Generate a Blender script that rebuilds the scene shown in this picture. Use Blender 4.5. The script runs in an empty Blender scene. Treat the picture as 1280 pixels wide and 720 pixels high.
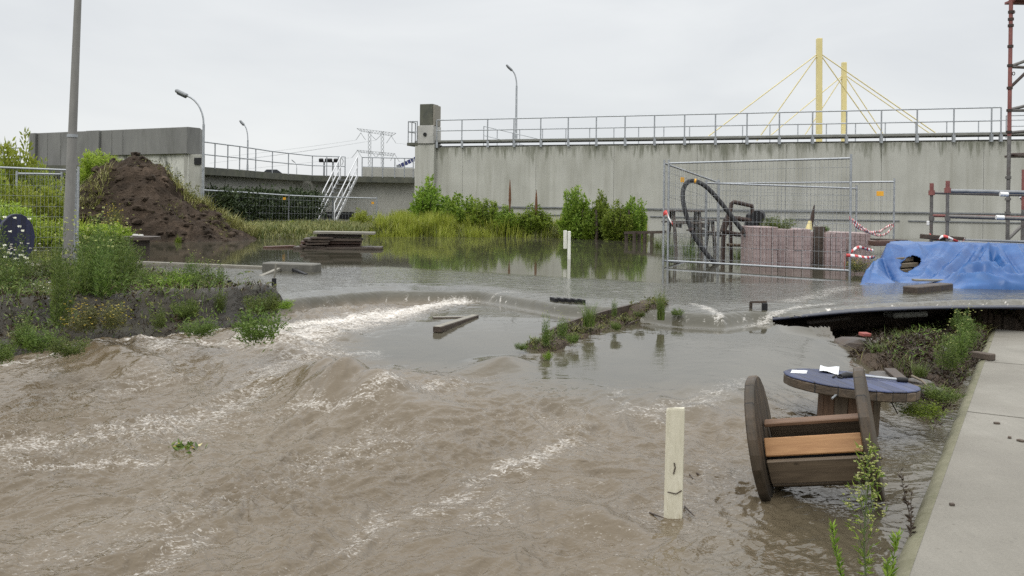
import bpy, bmesh, math, random
import numpy as np
from mathutils import Vector, Matrix, Euler

R = math.radians
scene = bpy.context.scene
COL = scene.collection

# ------------------------------------------------------------------ camera
FPX, CX, CY, ROLL, EYE = 1108.0, 640.0, 253.0, 0.012, 1.75
cam_d = bpy.data.cameras.new('camera')
cam = bpy.data.objects.new('camera', cam_d)
COL.objects.link(cam)
cam.location = (0, 0, EYE)
cam.rotation_euler = (math.pi / 2, -ROLL, 0)
cam_d.sensor_width = 36.0
cam_d.lens = FPX / 1280 * 36
cam_d.shift_y = -(360 - CY) / 1280
cam_d.clip_start = 0.1
cam_d.clip_end = 6000
scene.camera = cam
_r = Vector((math.cos(ROLL), 0, math.sin(ROLL)))
_u = Vector((-math.sin(ROLL), 0, math.cos(ROLL)))


def at(px, py, Y):
    """world point at distance Y seen at photo pixel px,py"""
    d = Vector((0, 1, 0)) + _r * ((px - CX) / FPX) + _u * ((CY - py) / FPX)
    return Vector((0, 0, EYE)) + d * Y


def onz(px, py, z):
    """world point on the level z seen at photo pixel px,py"""
    d = Vector((0, 1, 0)) + _r * ((px - CX) / FPX) + _u * ((CY - py) / FPX)
    return Vector((0, 0, EYE)) + d * ((z - EYE) / d.z)


def proj(X, Y, Z):
    """photo pixel of world points (numpy)"""
    x = (X * math.cos(ROLL) + (Z - EYE) * math.sin(ROLL)) / Y
    y = (-X * math.sin(ROLL) + (Z - EYE) * math.cos(ROLL)) / Y
    return CX + FPX * x, CY - FPX * y


def xat(px, Y):
    return (px - CX) / FPX * Y


# ------------------------------------------------------------------ world
W = bpy.data.worlds.new('World')
scene.world = W
W.use_nodes = True
nt = W.node_tree
nt.nodes.clear()
SUN_EL, SUN_AZ = R(52), R(215)      # azimuth clockwise from +Y: behind the camera, to the left
o_ = nt.nodes.new('ShaderNodeOutputWorld')
bg = nt.nodes.new('ShaderNodeBackground')
bg.inputs['Strength'].default_value = 0.1
sky = nt.nodes.new('ShaderNodeTexSky')
sky.sky_type = 'NISHITA'
sky.sun_disc = False
sky.sun_elevation = SUN_EL
sky.sun_rotation = SUN_AZ
tc = nt.nodes.new('ShaderNodeTexCoord')
sep = nt.nodes.new('ShaderNodeSeparateXYZ')
nt.links.new(tc.outputs['Generated'], sep.inputs[0])
mp = nt.nodes.new('ShaderNodeMapping')
mp.inputs['Scale'].default_value = (1.0, 1.0, 3.2)
nt.links.new(tc.outputs['Generated'], mp.inputs[0])
nz = nt.nodes.new('ShaderNodeTexNoise')
nz.inputs['Scale'].default_value = 2.6
nz.inputs['Detail'].default_value = 5
nz.inputs['Roughness'].default_value = 0.5
nz.inputs['Distortion'].default_value = 0.4
nt.links.new(mp.outputs[0], nz.inputs['Vector'])
rampz = nt.nodes.new('ShaderNodeValToRGB')      # overcast: brighter overhead than at the horizon
el = rampz.color_ramp.elements
el[0].position = 0.0
el[0].color = (0.40, 0.405, 0.41, 1)
el[1].position = 1.0
el[1].color = (1.25, 1.25, 1.24, 1)
for p_, c_ in ((0.10, (0.405, 0.415, 0.42, 1)), (0.26, (0.40, 0.41, 0.42, 1)), (0.5, (0.82, 0.825, 0.83, 1))):
    e_ = el.new(p_)
    e_.color = c_
nt.links.new(sep.outputs['Z'], rampz.inputs[0])
rampn = nt.nodes.new('ShaderNodeValToRGB')
rampn.color_ramp.elements[0].position = 0.3
rampn.color_ramp.elements[0].color = (18.3, 18.5, 18.8, 1)
rampn.color_ramp.elements[1].position = 0.72
rampn.color_ramp.elements[1].color = (22.0, 22.0, 21.8, 1)
nt.links.new(nz.outputs['Fac'], rampn.inputs[0])
mul = nt.nodes.new('ShaderNodeMix')
mul.data_type = 'RGBA'
mul.blend_type = 'MULTIPLY'
mul.inputs[0].default_value = 1
nt.links.new(rampz.outputs[0], mul.inputs[6])
nt.links.new(rampn.outputs[0], mul.inputs[7])
mx = nt.nodes.new('ShaderNodeMix')
mx.data_type = 'RGBA'
mx.inputs[0].default_value = 0.96
nt.links.new(sky.outputs[0], mx.inputs[6])
nt.links.new(mul.outputs[2], mx.inputs[7])
nt.links.new(mx.outputs[2], bg.inputs['Color'])
nt.links.new(bg.outputs[0], o_.inputs[0])

sun_d = bpy.data.lights.new('sun', 'SUN')
sun_d.energy = 1.1
sun_d.angle = R(25)
sun_d.color = (1.0, 0.97, 0.92)
sun = bpy.data.objects.new('sun', sun_d)
COL.objects.link(sun)
dirv = Vector((math.sin(SUN_AZ) * math.cos(SUN_EL), math.cos(SUN_AZ) * math.cos(SUN_EL), math.sin(SUN_EL)))
sun.rotation_euler = dirv.to_track_quat('Z', 'Y').to_euler()
sun.location = (0, 0, 60)

vs = scene.view_settings
vs.view_transform = 'Standard'
vs.look = 'None'
vs.exposure = 0.0
vs.gamma = 1.0
vs.use_curve_mapping = False
scene.cycles.max_bounces = 6
scene.cycles.diffuse_bounces = 3
scene.cycles.glossy_bounces = 3
scene.cycles.transmission_bounces = 4
scene.cycles.caustics_reflective = False
scene.cycles.caustics_refractive = False
scene.cycles.use_denoising = False


# ------------------------------------------------------------------ materials
class NT:
    def __init__(s, m):
        m.use_nodes = True
        s.t = m.node_tree
        s.t.nodes.clear()
        s.out = s.n('ShaderNodeOutputMaterial')
        s.b = s.n('ShaderNodeBsdfPrincipled')
        s.l(s.b.outputs[0], s.out.inputs[0])

    def n(s, t, **k):
        x = s.t.nodes.new(t)
        for a, v in k.items():
            setattr(x, a, v)
        return x

    def l(s, a, b):
        s.t.links.new(a, b)

    def coord(s, scale=(1, 1, 1), kind='Object', rot=(0, 0, 0)):
        c = s.n('ShaderNodeTexCoord')
        m = s.n('ShaderNodeMapping')
        m.inputs['Scale'].default_value = scale
        m.inputs['Rotation'].default_value = rot
        s.l(c.outputs[kind], m.inputs[0])
        return m.outputs[0]

    def noise(s, vec, scale=5, detail=4, rough=0.55, dist=0.0):
        x = s.n('ShaderNodeTexNoise')
        x.inputs['Scale'].default_value = scale
        x.inputs['Detail'].default_value = detail
        x.inputs['Roughness'].default_value = rough
        x.inputs['Distortion'].default_value = dist
        s.l(vec, x.inputs['Vector'])
        return x.outputs['Fac']

    def ramp(s, fac, stops):
        x = s.n('ShaderNodeValToRGB')
        e = x.color_ramp.elements
        while len(e) < len(stops):
            e.new(0.5)
        for i, (p, c) in enumerate(stops):
            e[i].position = p
            e[i].color = (c, c, c, 1) if not hasattr(c, '__len__') else (c[0], c[1], c[2], 1)
        s.l(fac, x.inputs[0])
        return x.outputs[0]

    def mix(s, fac, a, b, mode='MIX'):
        x = s.n('ShaderNodeMix', data_type='RGBA', blend_type=mode)
        for v, i in ((fac, 0), (a, 6), (b, 7)):
            if hasattr(v, 'links') or hasattr(v, 'is_linked'):
                s.l(v, x.inputs[i])
            elif hasattr(v, '__len__'):
                x.inputs[i].default_value = (v[0], v[1], v[2], 1)
            else:
                x.inputs[i].default_value = v
        return x.outputs[2]

    def math(s, op, a, b=None):
        x = s.n('ShaderNodeMath', operation=op)
        for v, i in ((a, 0), (b, 1)):
            if v is None:
                continue
            if hasattr(v, 'is_linked'):
                s.l(v, x.inputs[i])
            else:
                x.inputs[i].default_value = v
        return x.outputs[0]

    def bump(s, h, strength=0.3, dist=0.02, normal=None):
        x = s.n('ShaderNodeBump')
        x.inputs['Strength'].default_value = strength
        x.inputs['Distance'].default_value = dist
        s.l(h, x.inputs['Height'])
        if normal is not None:
            s.l(normal, x.inputs['Normal'])
        return x.outputs[0]

    def set(s, **k):
        for a, v in k.items():
            i = s.b.inputs[a.replace('_', ' ')]
            if hasattr(v, 'is_linked'):
                s.l(v, i)
            elif hasattr(v, '__len__') and len(v) == 3 and i.type == 'RGBA':
                i.default_value = (v[0], v[1], v[2], 1)
            else:
                i.default_value = v


def newmat(name):
    m = bpy.data.materials.new(name)
    return m, NT(m)


def mat(name, c1, c2, rough=0.6, scale=6, stretch=(1, 1, 1), bump=0.25, bdist=0.01, metal=0.0, c3=None, t3=(0.55, 0.75),
        s3=1.7, spec=0.5, rot=(0, 0, 0), fine=6.0, rvar=0.15):
    """weathered two-tone surface with optional dirt patches"""
    m, n = newmat(name)
    v = n.coord(stretch, rot=rot)
    f = n.noise(v, scale, 6, 0.62, 0.3)
    col = n.ramp(f, [(0.28, c1), (0.72, c2)])
    if c3:
        g = n.noise(n.coord(stretch, rot=rot), s3, 6, 0.7, 0.5)
        col = n.mix(n.ramp(g, [(t3[0], 0.0), (t3[1], 1.0)]), col, c3)
    hh = n.noise(v, scale * fine, 5, 0.65)
    col = n.mix(0.35, col, n.ramp(hh, [(0.25, 0.55), (0.75, 1.0)]), 'MULTIPLY')
    n.set(Base_Color=col, Metallic=metal, Specular_IOR_Level=spec,
          Roughness=n.ramp(f, [(0.3, max(0.03, rough - rvar)), (0.7, min(1, rough + rvar))]),
          Normal=n.bump(hh, bump, bdist))
    return m


def leafmat(name, dark, light, tip=None, trans=0.25):
    m, n = newmat(name)
    g = n.n('ShaderNodeNewGeometry')
    oi = n.n('ShaderNodeObjectInfo')
    f = g.outputs['Random Per Island']
    c = n.ramp(f, [(0.0, dark), (0.75, light)] + ([(0.97, tip)] if tip else []))
    cl = n.noise(n.coord((1, 1, 1)), 2.3, 3, 0.5)
    c = n.mix(n.ramp(cl, [(0.35, 0.0), (0.65, 0.55)]), c, n.mix(0.5, c, (light[0] * 1.25, light[1] * 1.15, light[2] * 0.7)))
    hs = n.n('ShaderNodeHueSaturation')
    n.l(n.math('ADD', n.math('MULTIPLY', oi.outputs['Random'], 0.5), 0.75), hs.inputs['Value'])
    n.l(n.math('ADD', n.math('MULTIPLY', oi.outputs['Random'], 0.03), 0.487), hs.inputs['Hue'])
    n.l(c, hs.inputs['Color'])
    n.set(Base_Color=hs.outputs[0], Roughness=0.55, Specular_IOR_Level=0.35)
    tr = n.n('ShaderNodeBsdfTranslucent')
    n.l(hs.outputs[0], tr.inputs[0])
    ms = n.n('ShaderNodeMixShader')
    ms.inputs[0].default_value = trans
    n.l(n.b.outputs[0], ms.inputs[1])
    n.l(tr.outputs[0], ms.inputs[2])
    n.l(ms.outputs[0], n.out.inputs[0])
    return m


# ------------------------------------------------------------------ object helpers
def tag(o, label=None, cat=None, group=None, kind=None):
    if label:
        o['label'] = label
    if cat:
        o['category'] = cat
    if group:
        o['group'] = group
    if kind:
        o['kind'] = kind
    return o


def thing(name, label, cat, loc=(0, 0, 0), rot=(0, 0, 0), group=None):
    o = bpy.data.objects.new(name, None)
    o.empty_display_size = 0.2
    COL.objects.link(o)
    o.location = loc
    o.rotation_euler = rot
    return tag(o, label, cat, group, 'thing')


def copy_tree(o, parent=None):
    c = o.copy()
    COL.objects.link(c)
    c.parent = parent
    for ch in list(o.children):
        copy_tree(ch, c)
    return c


def woff(o):
    v = Vector((0, 0, 0))
    while o is not None:
        v += Vector(o.location)
        o = o.parent
    return v


def mesh_np(name, V, F, m, parent=None, local=False, smooth=True):
    """V (n,3), F (k,3|4) -> mesh object"""
    V = np.asarray(V, dtype=np.float32)
    F = np.asarray(F, dtype=np.int32)
    if parent is not None and not local:
        V = V - np.array(woff(parent), dtype=np.float32)
    me = bpy.data.meshes.new(name)
    k = F.shape[1]
    me.vertices.add(len(V))
    me.vertices.foreach_set('co', V.ravel())
    me.loops.add(F.size)
    me.loops.foreach_set('vertex_index', F.ravel())
    me.polygons.add(len(F))
    me.polygons.foreach_set('loop_start', np.arange(0, F.size, k, dtype=np.int32))
    me.polygons.foreach_set('use_smooth', np.full(len(F), smooth))
    me.update(calc_edges=True)
    me.validate()
    if m:
        me.materials.append(m)
    o = bpy.data.objects.new(name, me)
    COL.objects.link(o)
    if parent is not None:
        o.parent = parent
    return o


class MB:
    """collects shapes; build() links them as ONE mesh object"""

    def __init__(s):
        s.v, s.f, s.sm = [], [], []

    def add(s, vs, fs, smooth=False):
        b = len(s.v)
        s.v += [Vector(x) for x in vs]
        s.f += [tuple(i + b for i in f) for f in fs]
        s.sm += [smooth] * len(fs)
        return s

    def box(s, c, size, rot=None, bev=0.0):
        """box centred at c; rot Euler tuple or Matrix; bev = chamfered edges"""
        bm = bmesh.new()
        bmesh.ops.create_cube(bm, size=1)
        for v in bm.verts:
            v.co = Vector((v.co.x * size[0], v.co.y * size[1], v.co.z * size[2]))
        if bev > 0:
            bmesh.ops.bevel(bm, geom=bm.edges[:], offset=bev, segments=1, affect='EDGES')
        M = Matrix.Identity(3) if rot is None else (rot if isinstance(rot, Matrix) else Euler(rot).to_matrix())
        bm.verts.index_update()
        s.add([M @ v.co + Vector(c) for v in bm.verts], [[v.index for v in f.verts] for f in bm.faces])
        bm.free()
        return s

    def beam(s, a, b, w, h, up=(0, 0, 1), bev=0.0):
        """bar with rectangular section from a to b (w across, h along up)"""
        a, b = Vector(a), Vector(b)
        d = (b - a)
        L = d.length
        d.normalize()
        up = Vector(up)
        if abs(d.dot(up)) > 0.99:
            up = Vector((0, 1, 0))
        y = up.cross(d).normalized()
        z = d.cross(y).normalized()
        M = Matrix((d, y, z)).transposed()
        return s.box((a + b) / 2, (L, w, h), M, bev)

    def tube(s, pts, r, n=8, cap=True, closed=False):
        pts = [Vector(p) for p in pts]
        rs = r if hasattr(r, '__len__') else [r] * len(pts)
        vs, fs = [], []
        prev = None
        N = len(pts)
        for i, p in enumerate(pts):
            if closed:
                d = pts[(i + 1) % N] - pts[i - 1]
            else:
                d = pts[min(i + 1, N - 1)] - pts[max(i - 1, 0)]
            if d.length < 1e-9:
                d = Vector((0, 0, 1))
            d.normalize()
            if prev is None:
                x = d.orthogonal().normalized()
            else:
                x = (prev - d * prev.dot(d))
                x = x.normalized() if x.length > 1e-6 else d.orthogonal().normalized()
            prev = x
            y = d.cross(x)
            for k in range(n):
                a = 2 * math.pi * k / n
                vs.append(p + (x * math.cos(a) + y * math.sin(a)) * rs[i])
        for i in range(N if closed else N - 1):
            j = (i + 1) % N
            for k in range(n):
                k2 = (k + 1) % n
                fs.append((i * n + k, i * n + k2, j * n + k2, j * n + k))
        s.add(vs, fs, True)
        if cap and not closed:          # caps get corners of their own, so the shading of the side stays clean
            s.add(vs[:n], [tuple(reversed(range(n)))])
            s.add(vs[-n:], [tuple(range(n))])
        return s

    def prism(s, poly, z0, z1):
        n = len(poly)
        vs = [(p[0], p[1], z0) for p in poly] + [(p[0], p[1], z1) for p in poly]
        fs = [tuple(reversed(range(n))), tuple(range(n, 2 * n))] + [(i, (i + 1) % n, n + (i + 1) % n, n + i) for i in range(n)]
        return s.add(vs, fs)

    def build(s, name, m, parent=None, local=False, label=None):
        off = Vector((0, 0, 0)) if (parent is None or local) else woff(parent)
        me = bpy.data.meshes.new(name)
        me.from_pydata([v - off for v in s.v], [], s.f)
        me.polygons.foreach_set('use_smooth', s.sm)
        me.update()
        bm = bmesh.new()
        bm.from_mesh(me)
        bmesh.ops.recalc_face_normals(bm, faces=bm.faces[:])
        bm.to_mesh(me)
        bm.free()
        me.materials.append(m)
        o = bpy.data.objects.new(name, me)
        COL.objects.link(o)
        if parent is not None:
            o.parent = parent
        if label:
            o['label'] = label
        return o


# ------------------------------------------------------------------ numpy noise
_rng0 = np.random.RandomState(7)
_PERM = np.concatenate([_rng0.permutation(512)] * 3).astype(np.int32)
_ANG = _rng0.rand(512) * 2 * np.pi
_GX, _GY = np.cos(_ANG), np.sin(_ANG)


def pn(x, y, seed=0):
    """gradient noise, about -0.7..0.7"""
    x = x + seed * 17.31
    y = y + seed * 9.77
    xi, yi = np.floor(x).astype(np.int64), np.floor(y).astype(np.int64)
    xf, yf = x - xi, y - yi
    u = xf * xf * xf * (xf * (xf * 6 - 15) + 10)
    v = yf * yf * yf * (yf * (yf * 6 - 15) + 10)

    def g(ix, iy, dx, dy):
        h = _PERM[(_PERM[(ix & 511)] + iy) & 511]
        return _GX[h] * dx + _GY[h] * dy
    a = g(xi, yi, xf, yf)
    b = g(xi + 1, yi, xf - 1, yf)
    c = g(xi, yi + 1, xf, yf - 1)
    d = g(xi + 1, yi + 1, xf - 1, yf - 1)
    return (a + u * (b - a)) + v * ((c + u * (d - c)) - (a + u * (b - a)))


def fbm(x, y, oct=4, seed=0, gain=0.5):
    t, a = 0, 1.0
    for i in range(oct):
        t = t + a * pn(x * 2 ** i, y * 2 ** i, seed + i * 3)
        a *= gain
    return t


def sst(a, b, x):
    t = np.clip((x - a) / (b - a), 0, 1)
    return t * t * (3 - 2 * t)


def poly_sd(x, y, P):
    """signed distance to polygon, positive inside"""
    P = np.asarray(P, dtype=float)[:, :2]
    n = len(P)
    d2 = np.full(x.shape, 1e9)
    ins = np.zeros(x.shape, bool)
    for i in range(n):
        a, b = P[i], P[(i + 1) % n]
        e = b - a
        t = np.clip(((x - a[0]) * e[0] + (y - a[1]) * e[1]) / (e @ e + 1e-12), 0, 1)
        d2 = np.minimum(d2, (x - a[0] - t * e[0]) ** 2 + (y - a[1] - t * e[1]) ** 2)
        c = ((a[1] > y) != (b[1] > y)) & (x < (b[0] - a[0]) * (y - a[1]) / (b[1] - a[1] + 1e-12) + a[0])
        ins ^= c
    return np.where(ins, 1, -1) * np.sqrt(d2)


def line_d(x, y, P):
    """distance to an open polyline, and arc position along it"""
    P = np.asarray(P, dtype=float)[:, :2]
    d2 = np.full(x.shape, 1e9)
    arc = np.zeros(x.shape)
    s0 = 0.0
    for i in range(len(P) - 1):
        a, b = P[i], P[i + 1]
        e = b - a
        L = math.hypot(*e)
        t = np.clip(((x - a[0]) * e[0] + (y - a[1]) * e[1]) / (L * L + 1e-12), 0, 1)
        q = (x - a[0] - t * e[0]) ** 2 + (y - a[1] - t * e[1]) ** 2
        k = q < d2
        arc = np.where(k, s0 + t * L, arc)
        d2 = np.where(k, q, d2)
        s0 += L
    return np.sqrt(d2), arc, s0


def gridfaces(nr, nc):
    i = np.arange(nr - 1)[:, None] * nc + np.arange(nc - 1)[None, :]
    i = i.ravel()
    return np.stack([i, i + 1, i + nc + 1, i + nc], 1)
# ------------------------------------------------------------------ water levels
ZU, ZP = 0.58, 0.38           # flooded yard above the break, calm pools below it


def plan(pts, z):
    return np.array([tuple(onz(px, py, z))[:2] for px, py in pts])


CREST = plan([(-500, 416), (-300, 404), (0, 397), (120, 391), (230, 387), (300, 381), (350, 373), (400, 367), (440, 363), (480, 360),
              (530, 361), (600, 360), (640, 366), (700, 376), (800, 382), (850, 386), (900, 388), (960, 385), (1000, 379), (1050, 374),
              (1120, 375), (1280, 377), (1700, 380)], ZU)
# front edge of the plastic sheet: the water breaks just behind it
SHEETPTS = [(931, 402.5, 0.43), (955, 401, 0.45), (1000, 396.5, 0.49), (1060, 390.5, 0.50), (1120, 387, 0.49), (1200, 384.8, 0.475), (1290, 384.5, 0.46), (1420, 386, 0.44), (1700, 392, 0.42)]
SHEET_P = [onz(*p) for p in SHEETPTS]
_c = [tuple(p) for p in CREST if p[0] < SHEET_P[0].x - 0.15]
CREST = np.array(_c + [(p.x, p.y + 0.10 + 0.18 * min(1, i / 3)) for i, p in enumerate(SHEET_P)])
SLAB0, SLAB1 = onz(1240, 411, 0.13), onz(1120, 720, 0.13)
POOL_A = plan([(640, 372), (700, 384), (800, 384), (640, 438), (570, 447), (500, 442), (462, 432), (480, 420), (540, 403), (600, 388)], ZP)
POOL_B = plan([(690, 455), (760, 425), (850, 390), (935, 400), (1050, 425), (1030, 446), (960, 455), (880, 462), (760, 463)], ZP)
MUDDY = plan([(-600, 345), (150, 338), (330, 345), (420, 362), (350, 381), (120, 400), (-600, 425)], ZU)


def water_fields(X, Y):
    yc = np.interp(X, CREST[:, 0], CREST[:, 1])
    s = Y - yc - 0.05 * pn(X * 3.1, Y * 0.6, 4) - 0.02 * pn(X * 11, Y * 2, 5)
    left = sst(-2.2, -3.2, X)
    low = 0.02 + 0.30 * sst(4.8, 8.8, Y) + 0.03 * sst(8.8, 11, Y)
    zp = 0.27 + 0.165 * sst(6.6, 10.3, Y)
    sda, sdb = poly_sd(X, Y, POOL_A), poly_sd(X, Y, POOL_B)
    pa = sst(-0.7, 0.15, sda)
    pb = sst(-1.1, 0.2, sdb)
    pool = np.maximum(pa, pb)
    low = low + (zp - low) * pool
    # the lee along the concrete edge lies lower
    ex, ey = SLAB1.x - SLAB0.x, SLAB1.y - SLAB0.y
    el_ = math.hypot(ex, ey)
    sd = ((X - SLAB0.x) * ey - (Y - SLAB0.y) * ex) / el_        # >0 on one side of the concrete edge
    sgn = 1.0 if ((0 - SLAB0.x) * ey - (8 - SLAB0.y) * ex) > 0 else -1.0
    sd = sd * sgn
    lee = sst(0.15, 2.0, sd)
    low = low * lee + np.minimum(low, 0.05) * (1 - lee)
    right = sst(2.75, 3.15, X) * sst(0.85, 0.35, yc - Y)
    low = low * (1 - right) + (np.interp(X, [p.x for p in SHEET_P], [p.z for p in SHEET_P]) + 0.018) * right
    w = 0.28 + 0.12 * left
    w = np.where(X > 2.7, 0.26, w)
    drop = sst(-w, 0.0, s)
    base = low + (ZU - low) * drop
    # a shallow dip just above the lip, where the water speeds up
    base = base - 0.035 * np.exp(-(s / 0.35) ** 2) * (1 - left)
    return base, s, drop, pool, left


def bank_base(X, Y):
    return water_fields(X, Y)[0]


def lower_waves(X, Y):
    c, sn = 0.62, 0.785
    wx = 0.30 * fbm(X * 0.8, Y * 0.8, 2, 40)
    wy = 0.30 * fbm(X * 0.8, Y * 0.8, 2, 50)
    u = (X + wx) * c + (Y + wy) * sn          # along the current
    v = -(X + wx) * sn + (Y + wy) * c         # across it
    def ridge(n):
        return 1 - 2.2 * np.abs(n)
    h = 0.050 * fbm(u * 0.75, v * 1.15, 2, 1)
    h += 0.032 * ridge(pn(u * 1.9 + 0.4 * pn(v, u, 9), v * 2.6, 2))
    h += 0.024 * ridge(pn(u * 3.6, v * 5.4 + 0.5 * pn(u * 2, v * 2, 8), 3))
    amp = 0.35 + 0.9 * sst(-0.25, 0.35, fbm(u * 0.45, v * 0.8, 2, 21))
    h += amp * 0.019 * ridge(pn(u * 7.5 + 0.6 * pn(v * 5, u * 5, 3), v * 11, 4))
    h += amp * 0.0075 * ridge(pn(u * 16 + 0.6 * pn(v * 9, u * 9, 13), v * 22, 5))
    h += amp * 0.0018 * pn(u * 34, v * 44, 6)
    return h, u, v


HUMPS = [(445, 497, 0.8, 0.30, 0.17), (425, 512, 0.5, 0.22, 0.05), (598, 456, 0.5, 0.24, 0.14), (150, 456, 0.9, 0.22, 0.07), (330, 437, 0.7, 0.25, 0.12),
         (240, 447, 0.55, 0.2, 0.05), (520, 480, 0.4, 0.2, 0.05), (930, 500, 0.5, 0.18, 0.05), (880, 480, 0.4, 0.16, 0.045), (700, 640, 0.45, 0.15, 0.03),
         (770, 660, 0.4, 0.13, 0.03), (420, 425, 0.5, 0.2, 0.08), (890, 520, 0.45, 0.16, 0.04), (560, 690, 0.5, 0.16, 0.03), (60, 610, 0.7, 0.2, 0.03)]
STROKES = [  # foam: photo points, half-width (m), strength
    ([(602, 374), (575, 382), (540, 389), (510, 395), (480, 399), (455, 403), (425, 407), (385, 411), (352, 416)], 0.26, 0.92),
    ([(500, 396), (445, 408), (400, 420), (355, 436)], 0.50, 0.72),
    ([(395, 412), (350, 425), (310, 437), (200, 443)], 0.22, 0.55),
    ([(395, 440), (350, 468), (318, 492), (285, 508), (240, 524), (150, 542), (60, 556), (-60, 566)], 0.34, 0.43),
    ([(460, 448), (400, 452), (340, 470)], 0.24, 0.42),
    ([(370, 515), (440, 520), (490, 512), (540, 492)], 0.13, 0.46),
    ([(724, 553), (690, 567), (650, 580), (612, 592)], 0.13, 0.48),
    ([(660, 580), (615, 591), (580, 615), (520, 640), (470, 655)], 0.16, 0.4),
    ([(200, 575), (120, 578), (20, 580)], 0.12, 0.42),
    ([(940, 480), (900, 497), (860, 512), (780, 520)], 0.16, 0.36),
    ([(770, 498), (785, 512), (820, 530)], 0.14, 0.36),
    ([(150, 432), (60, 450), (0, 460)], 0.07, 0.55),
    ([(350, 413), (260, 428), (160, 432)], 0.08, 0.7),
    ([(260, 668), (230, 690), (180, 720)], 0.14, 0.4),
    ([(480, 640), (460, 672), (420, 700)], 0.14, 0.4),
]
STROKES_MID = [
    ([(868, 388), (890, 394), (900, 398)], 0.10, 0.62),
    ([(985, 384), (1015, 379), (1035, 371), (1062, 366)], 0.26, 0.46),
    ([(930, 399), (970, 394), (1005, 388), (1040, 385)], 0.08, 0.55),
    ([(600, 372), (630, 370), (650, 372)], 0.04, 0.5),
]


def zlow(py):
    return float(np.interp(py, [380, 430, 480, 560, 720], [0.36, 0.33, 0.24, 0.11, 0.02]))


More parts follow.
